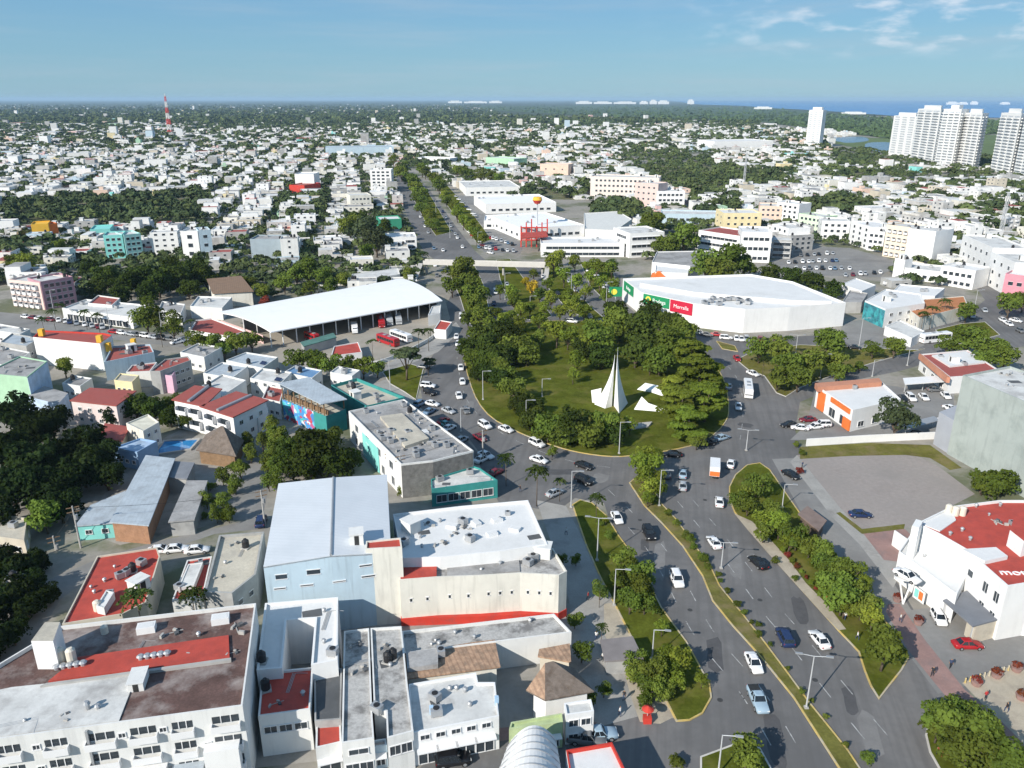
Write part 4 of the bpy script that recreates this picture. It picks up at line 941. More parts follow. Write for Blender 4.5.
part_prism(RB, 'stair_tower', [(912, 526), (919, 528), (923, 521), (916, 519)], 0, 11.2, whiter)
bld('white_deck_building', 'low white annex with a broad white roof deck below the bright red roof', [(899, 551), (957, 594), (969, 570), (966, 551), (938, 535), (917, 525)], 5.6, whiter, r_clean, .6)
text('lettering', 'motel', RB, P(1018, 573, 9.5) + Vector((0, 0, .06)), 2.1, R(-3), swhite, .06, 0, 1.2)
gc = thing('canopy', 'slate grey flat canopy over a tan walled kiosk below the white red roofed building', 'canopy', P(972, 620))
MB().prism(ccw(pix([(943, 600), (973, 626), (1003, 618), (968, 590)], 3.6)), 3.35, 3.6, 0, None, True).build('roof', mat('slate_sheet', (.17, .18, .20), .7, .1), gc)
part_prism(gc, 'kiosk_wall', [(976, 626), (998, 620), (990, 612), (968, 617)], 0, 3.34, beige)
for x, y in ((946, 601), (974, 624)):
    q = P(x, y, 3.3); MB().box((q.x, q.y, 0), (.25, .25, 3.3)).build('post', galv, gc)
# free-standing walls
def wall_line(name, label, px, h, m, t=.25):
    pts = [Vector((*p, 0)) for p in pix(px)]; mb = MB()
    L_, R_ = [], []
    for i, p in enumerate(pts):
        a, b = pts[max(i - 1, 0)], pts[min(i + 1, len(pts) - 1)]; d = (b - a).normalized(); n = Vector((-d.y, d.x, 0)) * t / 2
        L_.append(p + n); R_.append(p - n)
    q = [tuple(k[:2]) for k in L_ + R_[::-1]]
    return tag(mb.prism(ccw(q), 0, h, 0).build(name, m), label, 'wall')
wall_line('boundary_wall', 'long low white wall between restaurant and vacant lot', [(806, 446), (868, 442), (934, 439)], 1.9, whiter)
wall_line('boundary_wall', 'short white wall at the corner of the white red roofed building', [(892, 545), (903, 553), (908, 556)], 3.2, whiter)
wall_line('boundary_wall', 'low terracotta wall along the forecourt of the white deck building', [(914, 585), (928, 596), (942, 607)], .9, pavered)
wall_line('boundary_wall', 'white wall at right edge beside the red car', [(1000, 632), (1012, 634), (1060, 640)], 2.6, whiter)
wall_line('boundary_wall', 'curved pale wall along the front of the terminal yard', [(350, 367), (380, 364), (404, 355), (428, 342), (440, 333)], 1.2, white)
wall_line('boundary_wall', 'white wall along the left end of the terminal', [(190, 334), (216, 342), (240, 340)], 2.6, whiter)
# ------------------------------------------------------------------ the middle distance
mid('yellow_block', 'mustard yellow cube shaped block among white houses at left', 34, 241, 51, 240, 224, 14, yellow, MATS['mustard_paint'], 0, 0)
mid('orange_block', 'orange red block joined to the mustard yellow cube', 51, 239, 60, 238, 223.5, 10, orange, r_dred, 0, 0)
mid('turquoise_flats', 'turquoise apartment tower with small windows at left', 107, 259, 126, 258, 235, 14, turq, r_white, 3, 4)
mid('turquoise_flats', 'paler turquoise apartment tower right of its twin', 127.5, 258, 144, 256, 234, 14, mat('pale_turquoise', (.38, .66, .62), .8, .08), r_white, 3, 4)
mid('turquoise_slab', 'long turquoise walled roof behind the turquoise towers', 92, 242, 112, 241, 229, 18, turq, MATS['turquoise_render'], 0, 0)
mid('white_tower_house', 'tall white cubic house with one dark window near the turquoise towers', 184, 258, 201, 258, 231, 12, whiter, r_white, 1, 3, wh=(2.5, 2.0), rc='tank')
mid('grey_tower_house', 'grey sided house right of the tall white cubic house', 202, 258, 214, 257, 230, 12, paleb, r_white, 1, 3, wh=(2, 1.6), rc='tank')
mid('white_hotel', 'slim white six storey hotel by the north avenue', 371, 191, 392, 191, 169.5, 14, whiter, r_white, 4, 6, 'tiny', (2.6, 1.5), rc='hut tank')
mid('white_store', 'blank white store block with red front to its right', 296, 191, 315, 191, 174, 22, whiter, r_clean)
mid('red_store', 'small red cube beside the blank white store', 289.5, 201, 299.5, 201, 192, 12, redp, r_red)
mid('red_store', 'wide red fronted shop beside the blank white store', 305, 194, 321, 191, 184, 16, redp, r_dred)
mid('green_fronted_store', 'white store with deep green front by the north avenue', 380, 232, 402, 231, 219, 16, mat('bottle_green', (.04, .26, .16), .8, .1), r_clean, 0, 0)
mid('white_office', 'white two storey office with many windows below the green fronted store', 387, 251, 417, 250, 237, 16, whiter, r_clean, 7, 2, wh=(2, 1.4), rc='ac ac')
mid('pale_office', 'cream office building left of the slim white hotel', 351, 212, 372, 211, 195, 16, cream, r_white, 5, 3)
mid('grey_block', 'blank blue grey block in the left middle distance', 252, 259, 284, 259, 239, 14, mat('blue_grey', (.30, .36, .40), .85, .08), r_grey, 0, 0, rc='ac tank')
mid('pink_flats', 'pale salmon apartment block with balconies beside the left street', 14, 306, 45, 310, 281, 13, mat('pale_salmon', (.66, .52, .47), .85, .06), r_white, 5, 4, 'balc', (1.8, 1.6), rc='tank tank hut')
mid('pink_flats', 'dark rose end wing of the salmon apartment block', 46, 310, 78, 304, 279, 12, mat('dark_rose', (.42, .24, .28), .85, .1), r_white, 5, 4, 'tiny', (1.5, 1.5), rc='tank')
bld('long_arcade', 'long low white arcade along the left street', [(62, 308), (132, 317), (150, 305), (86, 299)], 4.6, white, r_white, .5, win=[(0, 10, 1, 2.6, 2.4, .4, 3, 'shop')], rand_cl='ac ac ac')
bld('white_shop', 'low white roof with red patch behind the long arcade', [(88, 303), (112, 305), (120, 298), (98, 295)], 5.2, white, r_dred, .5)
bld('white_shop', 'white shop with bluish awning right of the long arcade', [(158, 310), (181, 313), (185, 304), (162, 301)], 4.8, white, r_grey, .5, win=[(0, 3, 1, 2.4, 2.2, .4, 3, 'shop')], rand_cl='ac tank')
bld('white_shop', 'white flat roof by the brown tiled roof', [(190, 306), (222, 308), (232, 297), (198, 296)], 4.8, white, r_white, .5, rand_cl='ac ac')
bld('brown_roofed_house', 'house with brown tiled pitched roof behind the terminal', [(214, 293), (252, 291), (240, 276), (208, 279)], 6.0, cream, mat('brown_tile', (.23, .15, .10), .9, .15, stripe=(20, .8, .3, (.12, .08, .05))), 0, over=.6)
# shopping centre
rbt = MATS['roof_bright']
mid('mall_hall', 'broad low white flat roof behind the red frame structure', 522, 241, 584, 237, 226.5, 62, whiter, rbt, 8, 1, 'tiny', (3, 1.6), rc='ac ac ac ac vent vent')
mid('mall_hall', 'long low white roof behind the broad mall roof', 486, 214, 556, 212, 203, 55, whiter, rbt, 9, 1, 'tiny', (3, 1.6), rc='ac ac ac ac')
mid('mall_hall', 'white flat roof at the upper end of the shopping strip', 466, 196, 520, 195, 187, 60, whiter, r_white, 8, 1, 'tiny', (3, 1.6), rc='ac ac ac')
mid('mall_hall', 'short white flat roof left of the red frame structure', 484, 229, 514, 229, 220.5, 26, whiter, rbt, 4, 1, 'tiny', (3, 1.6), rc='ac ac')
bld('mall_hall', 'pale grey hipped store roof right of the broad white mall roof', [(585, 229), (616, 230), (632, 219), (618, 211), (584, 213)], 6, white, mat('roof_pale_grey', (.60, .60, .57), .8, .08), .5)
rf = thing('steel_frame', 'red lattice frame playground structure by the mall sign', 'frame', P(532, 247))
for k in range(6):
    for j in range(2):
        q = P(521 + k * 5.2, 247 - j * 6, 0); MB().box((q.x, q.y, 0), (.7, .7, 9 + (k % 3) * 2)).build('post', redp, rf)
for zz in (4, 8):
    for j in range(2):
        a, b = P(521, 247 - j * 6, 0), P(547, 247 - j * 6, 0); m = MB(); m.tube((a.x, a.y, zz), (b.x, b.y, zz), .4, n=6); m.build('beam', redp, rf)
part_prism(rf, 'red_roof', [(521, 238), (548, 236), (546, 231), (523, 233)], 8.6, 9.2, r_red)
ps = thing('pole_sign', 'tall pole with yellow and red sign above the mall', 'sign', P(537, 236))
q = P(537, 236); hs = up(537, 236, 196)
MB().tube((q.x, q.y, 0), (q.x, q.y, hs - 3), .5, .4).build('pole', galv, ps)
MB().tube((q.x, q.y, hs - 4.6), (q.x, q.y, hs - 2.4), 1.6, 3.0, n=16).build('lower_panel', redp, ps); MB().tube((q.x, q.y, hs - 2.4), (q.x, q.y, hs - .6), 3.0, 2.4, n=16).build('upper_panel', yellow, ps)
mid('white_offices', 'long white two storey offices with red awning left of the taller office', 541, 257, 624, 257, 243, 20, whiter, r_clean, 12, 2, 'tiny', (3.2, 1.4), rc='ac ac ac ac')
mid('office_block', 'white three storey office with dark window bands behind the roundabout', 629, 258, 663, 256, 232.5, 22, whiter, r_white, 2, 3, 'band', (12, 1.6), rc='ac ac')
bld('white_warehouse', 'white warehouse with grey roof behind the supermarket', [(652, 262), (690, 266), (725, 259), (712, 250.5), (657, 251.5)], 7, whiter, r_grey, .4)
bld('white_annex', 'white low store between grey warehouse and supermarket', [(655, 272), (688, 273), (694, 266), (656, 264)], 6, whiter, r_clean, .4, foot=False, z0=0)
hip('orange_tent', 'small orange hipped tent roof behind the supermarket', [(650, 279), (668, 278), (667, 273), (652, 273)], [(658, 271, 6.5), (660, 271, 6.5)], 3.4, white, orange, 'tent')
mid('white_complex', 'white office with red roof patch and two window bands right of the big tree', 697, 252, 738, 259, 233, 20, whiter, r_dred, 3, 3, 'band', (8, 1.4), rc='ac ac')
mid('white_complex', 'white block with square windows right of the red patched office', 739, 262, 769, 263, 232, 20, whiter, r_clean, 5, 3, 'tiny', (2.2, 1.6), rc='ac ac tank')
mid('glass_office', 'office with dark glass front in front of the white window block', 771, 258, 790, 259, 240, 14, greyw, r_white, 3, 3, 'band', (4, 2.2))
mid('yellow_office', 'pale yellow building behind the red patched white office', 722, 233, 760, 233, 213, 20, yel2, r_clean, 5, 3, rc='ac ac tank')
mid('salmon_flats', 'salmon coloured flats right of the pale yellow building', 758, 222, 786, 223, 206, 18, salmon, r_white, 5, 3, rc='tank')
mid('pink_hotel', 'long pale pink hotel with rows of small windows in the far middle', 590, 198, 658, 200, 177, 22, mat('pale_pink2', (.68, .60, .55), .85, .06), r_white, 14, 4, 'tiny', (1.8, 1.6), rc='hut hut tank tank ac')
mid('pink_hotel', 'rose coloured stepped wing at the near end of the pale pink hotel', 634, 206, 657, 208, 183, 16, mat('soft_rose', (.62, .48, .44), .85, .08), r_white, 4, 4, rc='hut')
mid('white_flats', 'white three storey flats with regular windows right of the pink hotel', 656, 208, 684, 208, 191, 16, whiter, r_white, 6, 3, wh=(2.2, 1.6), rc='tank tank')
mid('salmon_house', 'salmon house with cream wing left of the pink hotel', 540, 178, 568, 179, 164, 18, salmon, r_white, 3, 2)
mid('blue_roofed_hall', 'low blue and white hall below the white three storey flats', 662, 223, 721, 224, 214, 20, paleb, r_white, 8, 1, wh=(3, 1.8))
mid('big_white_box', 'very large windowless white box store in the far distance', 714, 151, 772, 150, 141, 60, whiter, r_clean)
mid('grey_sheds', 'long grey roofed sheds in the far left centre', 326, 156, 394, 155, 147, 40, paleb, r_old)
mid('white_store', 'wide low white store with red sign panel at right of the north avenue', 416, 164, 450, 165, 158, 25, whiter, r_clean)
mid('white_store', 'white store with green roof edge beyond the mall', 486, 166, 514, 168, 158, 25, lightg, r_clean)
# right-hand streets
for a in [
    ('white_flats', 'white flats with grey side behind the parking rows, first of the right row', 770, 245, 786, 250, 226, 14, whiter, 3, 4),
    ('grey_glass_flats', 'grey glass fronted flats by the parking rows', 786, 252, 812, 250, 235, 14, greyw, 4, 3),
    ('white_flats', 'white five storey flats with open stair right of the tall tree', 775, 222, 797, 225, 203, 14, whiter, 4, 4),
    ('green_flats', 'pale green low flats with pink edge in the right row', 797, 231, 820, 235, 215, 14, mat('mint_render', (.55, .68, .50), .85, .08), 5, 3),
    ('white_flats', 'broad white flats with round tree in front', 820, 239, 848, 240, 221, 16, whiter, 4, 3),
    ('white_tower_flats', 'white flats with dark vertical window strip in the right row', 848, 243, 868, 250, 224, 16, whiter, 3, 4),
    ('white_flats', 'white flats left of the cream balcony block', 866, 250, 882, 252, 231, 14, whiter, 3, 3),
    ('cream_flats', 'cream apartment block with stacked balconies in the right row', 882, 256, 906, 260, 226, 16, mat('cream_pink', (.70, .60, .48), .85, .06), 4, 4),
    ('salmon_flats', 'white and salmon block with dark windows beside the cream balcony block', 905, 260, 930, 263, 231, 16, salmon, 5, 4),
    ('white_flats', 'plain white party wall block right of the salmon block', 930, 266, 948, 262, 230, 14, whiter, 0, 0),
    ('white_flats', 'white block with dark top floor windows at far right', 957, 266, 986, 282, 241, 16, whiter, 5, 3),
    ('white_flats', 'white block with square dark windows at far right', 985, 284, 1008, 297, 257, 16, whiter, 3, 3),
    ('pink_shop', 'pink fronted low building at right edge beyond the road', 1000, 300, 1040, 306, 276, 14, mat('hot_pink', (.60, .25, .30), .85, .1), 4, 2),
    ('white_slab', 'narrow white upright slab in front of the right row', 892, 277, 902, 279, 259, 6, whiter, 0, 0),
    ('white_house', 'white flat roofed house behind the mural shop', 903, 279, 945, 284, 270, 16, whiter, 5, 1),
    ('white_house', 'low white terrace house before the dark top floor block', 938, 284, 972, 290, 268, 14, whiter, 5, 2),
]:
    nm, lab, x0, y0, x1, y1, yt, dep, wm_, c, r = a
    mid(nm, lab, x0, y0, x1, y1, yt, dep, wm_, rnd.choice([r_clean, r_white, r_white]), c, r, 'balc' if 'balcon' in lab and 'cream ap' in lab else 'tiny', (1.8, 1.5), rc=rnd.choice(['tank tank ac', 'tank hut', 'tank ac ac']))
ms = bld('mural_shop', 'white building with dark teal mural wall right of the supermarket', [(865, 300.5), (885.5, 309), (925, 303), (921, 294), (886, 289)], 7.2, whiter, r_clean, .4, win=[(1, 4, 2, 1.8, 1.3, 1.0, 3)], rand_cl='ac ac hut')
a_, b_ = P(865, 300.5, 7.2), P(885.5, 309, 7.2); d = (b_ - a_).normalized(); n = Vector((d.y, -d.x, 0)) * .1
MB().prism(ccw([tuple(a_[:2]), tuple((a_ + n)[:2]), tuple((b_ + n)[:2]), tuple(b_[:2])]), 0, 6.6, 0).build('mural_panel', mat('teal_mural', (.04, .18, .22), .8, .6, .5, (.06, .40, .42), .35, .45, .6), ms)
bld('grey_shop', 'low grey building between supermarket and the mural shop', [(842, 302), (862, 302), (868, 293), (850, 290)], 4.6, greyw, r_grey, .4)
bld('white_shed', 'white roofed shed with dark open front behind the supermarket corner', [(842, 284), (862, 291), (876, 285), (856, 278)], 5.2, whiter, r_clean, .3)
bld('orange_house', 'house with orange terracotta roof behind palms at right', [(907, 308), (920, 318), (968, 306), (964, 296), (925, 299)], 5.2, cream, mat('terracotta_roof', (.42, .17, .07), .85, .15), .3, win=[(0, 3, 1, 1.6, 1.4, 1.2, 3)])
bld('white_wing', 'white roofed low wing beside the orange roof', [(890, 294), (935, 296), (945, 288), (900, 284)], 5.4, whiter, r_clean, .4, rand_cl='ac ac')
bld('curved_wall_shop', 'low white wall building with red brown plinth by the coach', [(885, 326), (912, 338), (925, 331), (900, 320)], 3.4, whiter, r_white, .4)

# footbridge over the north avenue
fbz = 5.5
fb = thing('footbridge', 'long pale concrete footbridge crossing the north avenue', 'footbridge', P(480, 268))
a, b = P(424, 262, fbz), P(545, 265, fbz)
d = (b - a).normalized(); n = Vector((-d.y, d.x, 0))
MB().prism(ccw([tuple(k[:2]) for k in (a - n * 2, b - n * 2, b + n * 2, a + n * 2)]), fbz - .8, fbz - .2, 0, None, True).build('deck', concrete, fb)
for s in (-2, 2):
    q = [a + n * (s - .1), b + n * (s - .1), b + n * (s + .1), a + n * (s + .1)]; MB().prism(ccw([tuple(k[:2]) for k in q]), fbz - .9, fbz + 1.1, 0, None, True).build('parapet', mat('pale_concrete', (.55, .53, .49), .85, .08), fb)
for t in (.02, .35, .66, .98):
    q = a.lerp(b, t); MB().tube((q.x, q.y, 0), (q.x, q.y, fbz - .8), .6, n=10).build('pier', concrete, fb)
for t, s in ((0, -1), (1, 1)):
    q = a if t == 0 else b; e = q + d * s * 1.6
    m = MB(); m.add([(*(q + d * s * .2 - n * 1.5)[:2], fbz - .3), (*(q + d * s * .2 - n * 1.5 - n * 12)[:2], 0), (*(q + d * s * 2.4 - n * 13.5)[:2], 0), (*(q + d * s * 2.4 - n * 1.5)[:2], fbz - .3)], [[0, 1, 2, 3]])
    m.build('stair', concrete, fb)

# ---- towers
def tower(lab, x0, x1, yb0, yb1, ytop, dep, stepped=False, bal=True):
    p, h = front(x0, yb0, x1, yb1, ytop, dep); n = 4
    vd = Vector((p[0][0], p[0][1], 0)).normalized(); vd.rotate(Matrix.Rotation(R(-16), 3, 'Z'))
    p = [p[0], p[1], tuple((Vector((*p[1], 0)) + vd * dep)[:2]), tuple((Vector((*p[0], 0)) + vd * dep)[:2])]
    root = thing('apartment_tower', lab, 'tower', (sum(q[0] for q in p) / 4, sum(q[1] for q in p) / 4, 0), 0, 'white towers by the sea'); FOOT.append(p)
    MB().prism(p, 0, h, 0, 1).build('wall', [mat('tower_white', (.76, .76, .74), .8, .03, .05), r_clean], root)
    a, b, c, d_ = (Vector((*q, 0)) for q in p); L = (b - a).length; u = (b - a) / L; nn = Vector((u.y, -u.x, 0))
    q = inset(p, min(L, dep) * .22); MB().prism(q, h, h + 4.5, 0, None).build('roof_plant', MATS['tower_white'], root)
    fl = int(h / 3.3)
    def stack(a0, a1, out, name, m2):
        mb = MB(); dd = (a1 - a0).normalized(); o = Vector((dd.y, -dd.x, 0))
        for k in range(1, fl):
            zz = k * 3.3
            mb.poly([(*(a0 + o * .05)[:2], zz + 1.0), (*(a1 + o * .05)[:2], zz + 1.0), (*(a1 + o * .05)[:2], zz + 2.9), (*(a0 + o * .05)[:2], zz + 2.9)], 1)
            if out: mb.prism(ccw([tuple(k2[:2]) for k2 in (a0 + o * .06, a1 + o * .06, a1 + o * out, a0 + o * out)]), zz - .1, zz + .95, 0, None, True)
        mb.build(name, [MATS['tower_white'], mat('tower_glass', (.48, .50, .52), .3, .2, .3)], root)
    if bal:
        for s0, s1 in ((.06, .30), (.38, .62), (.70, .94)): stack(a.lerp(b, s0), a.lerp(b, s1), 1.6, 'balcony_stack', 1)
        side = (b, c) if False else (d_, a)
        for s0, s1 in ((.1, .4), (.6, .9)): stack(d_.lerp(a, s0), d_.lerp(a, s1), 1.4, 'balcony_stack', 1); stack(b.lerp(c, s0), b.lerp(c, s1), 1.4, 'balcony_stack', 1)
    else:
        for s0, s1 in ((.08, .28), (.40, .6), (.72, .92)): stack(a.lerp(b, s0), a.lerp(b, s1), 0, 'window_stack', 1)
    return root
tower('lone slim white tower standing left of the tower cluster', 805, 818.5, 147, 148, 110, 22, bal=False)
tower('shorter broad white tower, leftmost of the tower cluster', 888, 910, 155, 158, 116, 26, bal=False)
tower('tall white tower with balconies, second from left in the cluster', 910, 932, 160, 164, 109, 30)
tower('tall white tower right of the gap in the middle of the cluster', 934, 951, 166, 168, 109, 34)
tower('white tower partly hidden behind its neighbour, cluster\'s fourth', 955, 972, 167, 170, 113, 24)
tower('white tower with curved top balconies near right edge', 990, 1009, 171, 175, 113, 30)
tower('white tower cut by right edge of the picture', 1013, 1034, 176, 180, 115, 30)

# ---- masts
def lattice(name, label, px, py, ytop, w0, w1, bands, cat='mast'):
    b = P(px, py); h = up(px, py, ytop); root = thing(name, label, cat, (b.x, b.y, 0)); nseg = len(bands)
    for k, m in enumerate(bands):
        z0, z1 = h * k / nseg, h * (k + 1) / nseg; r0, r1 = w0 + (w1 - w0) * k / nseg, w0 + (w1 - w0) * (k + 1) / nseg
        mb = MB(); th = max(.12, r0 * .16)
        for i in range(4):
            A = [(sx, sy) for sx, sy in ((-1, -1), (1, -1), (1, 1), (-1, 1))]; s, t = A[i], A[(i + 1) % 4]
            f = lambda q, r, z_: (b.x + q[0] * r, b.y + q[1] * r, z_)
            mb.tube(f(s, r0, z0), f(s, r1, z1), th, n=5, caps=False); mb.tube(f(s, r0, z0), f(t, r1, z1), th * .7, n=4, caps=False); mb.tube(f(t, r0, z0), f(s, r1, z1), th * .7, n=4, caps=False); mb.tube(f(s, r1, z1), f(t, r1, z1), th * .7, n=4, caps=False)
        mb.build('lattice_section', m, root)
    return root, b, h
mw, mr = mat('mast_white', (.7, .68, .66), .6, .03), mat('mast_red', (.55, .06, .05), .6, .03)
r_, b_, h_ = lattice('radio_mast', 'red and white lattice radio mast at the left horizon', 170.5, 136, 96, 4.4, 1.2, [mr, mw, mr, mw, mr, mw, mr])
MB().tube((b_.x, b_.y, h_ - 2), (b_.x, b_.y, h_ + 6), .8, .3, n=8).build('antenna', mw, r_)
r_, b_, h_ = lattice('telephone_mast', 'grey lattice telephone mast above the white blocks at right', 1000, 236, 193, .9, .5, [galv] * 8)
for k in range(3):
    a = k * 2.1; MB().box((b_.x + math.cos(a) * 1.2, b_.y + math.sin(a) * 1.2, h_ - 5), (.5, .5, 3)).build('antenna', mw, r_)
r_, b_, h_ = lattice('telephone_mast', 'thin grey lattice mast rising from the central trees', 743, 192, 152, .8, .5, [galv] * 8)

# ---- far shore hotels and white sheds on the horizon
for k, (x0, x1, yb, yt) in enumerate([(448, 462, 103.2, 100.6), (464, 487, 103.2, 101.0), (489, 502, 103.2, 100.7), (576, 592, 104.0, 101.0), (594, 612, 104.0, 101.4), (614, 636, 104, 101.4), (640, 648, 104.2, 100.9), (650, 657, 104.2, 99.8), (658, 669, 104.2, 100.4), (688, 694, 104.2, 99.4),
                                      (756, 772, 109.2, 106.6), (845, 866, 114.4, 111.8), (812, 826, 113, 111.2), (948, 958, 104.6, 101.6), (960, 968, 104.6, 102.0), (972, 978, 104.6, 101.3), (1002, 1010, 104.6, 102)]):
    p, h = front(x0, yb, x1, yb, yt, 60)
    o = thing('shore_hotel', None, 'hotel', (sum(q[0] for q in p) / 4, p[0][1], 0)); auto(o, 'pale long hotel on the far shore', 'hotel', 'hotels along the far shore', (sum(q[0] for q in p) / 4, p[0][1], h))
    MB().prism(p, 0, h * .7, 0).build('lower_block', MATS['tower_white'], o)
    q = [tuple(Vector(p[0]).lerp(Vector(p[1]), t)) for t in (.2, .8)] + [tuple(Vector(p[3]).lerp(Vector(p[2]), t)) for t in (.8, .2)]
    MB().prism(q, h * .7, h, 0).build('upper_block', MATS['tower_white'], o)

# ------------------------------------------------------------------ generated quarters of flat-roofed houses
NOBUILD = [  # photograph areas kept for avenues, trees and built things
    [(395, 170), (424, 168), (470, 200), (500, 235), (640, 262), (640, 330), (400, 345), (420, 262)],
    [(463, 186), (500, 178), (560, 195), (634, 210), (640, 262), (500, 262), (480, 225)],
    [(618, 262), (860, 262), (860, 345), (618, 345)], [(760, 240), (880, 262), (900, 300), (780, 290)],
    [(860, 285), (1060, 290), (1060, 345), (860, 345)], [(0, 205), (200, 193), (215, 228), (100, 226), (0, 232)],
    [(75, 258), (212, 252), (216, 292), (130, 300), (78, 290)], [(340, 215), (388, 212), (392, 262), (338, 262)], [(230, 268), (352, 262), (352, 290), (230, 306)],
    [(-20, 300), (1060, 300), (1060, 760), (-20, 760)], [(620, 152), (715, 152), (715, 166), (790, 172), (780, 186), (690, 198), (620, 165)],
    [(640, 215), (695, 215), (695, 260), (640, 260)],
    [(835, 172), (1040, 172), (1040, 182), (835, 182)], [(830, 138), (1040, 118), (1040, 170), (830, 168)], [(790, 205), (875, 196), (875, 214), (800, 216)],
    [(400, 160), (440, 156), (450, 168), (404, 170)], [(-20, 283), (60, 290), (60, 330), (-20, 330)],
]
class Grid:
    def __init__(s, cell=30.0): s.c, s.d = cell, {}
    def key(s, x, y): return int(x // s.c), int(y // s.c)
    def put(s, x, y, r): s.d.setdefault(s.key(x, y), []).append((x, y, r))
    def free(s, x, y, r):
        k = s.key(x, y)
        for i in (-1, 0, 1):
            for j in (-1, 0, 1):
                for (a, b, q) in s.d.get((k[0] + i, k[1] + j), ()):
                    if (a - x) ** 2 + (b - y) ** 2 < (r + q) ** 2: return False
        return True
FB = [(min(q[0] for q in p), max(q[0] for q in p), min(q[1] for q in p), max(q[1] for q in p), p) for p in FOOT]
def blocked(x, y, m=7.0):
    for x0, x1, y0, y1, p in FB:
        if x0 - m < x < x1 + m and y0 - m < y < y1 + m:
            if inside(x, y, p): return True
            n = len(p)
            for i in range(n):
                ax, ay = p[i][0], p[i][1]; bx, by = p[(i + 1) % n][0], p[(i + 1) % n][1]
                L2 = (bx - ax) ** 2 + (by - ay) ** 2 + 1e-9; t = max(0, min(1, ((x - ax) * (bx - ax) + (y - ay) * (by - ay)) / L2))
                if (ax + t * (bx - ax) - x) ** 2 + (ay + t * (by - ay) - y) ** 2 < m * m: return True
    return False
def nobuild(x, y):
    u, v = Q((x, y, 0)); return any(inside(u, v, p) for p in NOBUILD)
occ = Grid()
av = (P(410, 180) - P(466, 252)).normalized(); TH = math.atan2(av.y, av.x)
ca, sa = math.cos(TH), math.sin(TH)
dirtyw = mat('weathered_white', (.50, .49, .47), .9, .15, .25, (.26, .25, .24), .2, .5, .7)
WALLS = [(whiter, 'white', 40), (white, 'white', 32), (dirtyw, 'weathered white', 14), (cream, 'cream', 8), (greyw, 'grey', 10), (paleb, 'pale blue', 2), (pink, 'pink', 1), (salmon, 'salmon', 2), (turq, 'turquoise', .6), (beige, 'beige', 7), (yel2, 'pale yellow', 1), (lightg, 'light green', .6)]
ROOFS = [(r_white, 'white', 34), (r_clean, 'bright white', 16), (r_grey, 'grey', 18), (r_dirty, 'stained grey', 18), (r_dred, 'dull red', 6), (r_beige, 'beige', 6)]
def pick(tab):
    t = rnd.uniform(0, sum(k[2] for k in tab))
    for k in tab:
        t -= k[2]
        if t <= 0: return k
    return tab[-1]
HOUSES = []      # x, y, w, d, h, rotation, wall, roof
for iu in range(0, 170):
    for iv in range(-100, 100):
        # u along the avenue, v across it; rows of lots with a street after every second row
        u = iu * 12.5 + (iu // 6) * 8.0; v = iv * 12.5 + (iv // 2) * 9.0
        x, y = u * ca - v * sa, u * sa + v * ca
        if y < 250 or y > 2300: continue
        px, py = Q((x, y, 0))
        if px < -130 or px > 1150 or py > 306: continue
        if rnd.random() > (.92 if y < 900 else .78 if y < 1500 else .55): continue
        w, d = rnd.uniform(9, 15), rnd.uniform(8, 12)
        if rnd.random() < .05: w, d = w * 2.0, d * 1.7
        x += rnd.uniform(-2, 2); y += rnd.uniform(-2, 2); r = max(w, d) * .5
        if nobuild(x, y) or blocked(x, y, r * .9) or not occ.free(x, y, r * .56): continue
        occ.put(x, y, r * .56)
        st = rnd.choices((1, 2, 3, 4), (62, 32, 5, 1))[0]
        HOUSES.append((x, y, w, d, st * 2.9 + .4, TH + (math.pi / 2 if rnd.random() < .5 else 0) + rnd.uniform(-.06, .06), pick(WALLS), pick(ROOFS), st))
def score(hh):
    dd = math.hypot(hh[0], hh[1]); return (hh[2] * hh[4] + hh[2] * hh[3] * .15) / dd ** 2
HOUSES.sort(key=score, reverse=True)
NH = 270
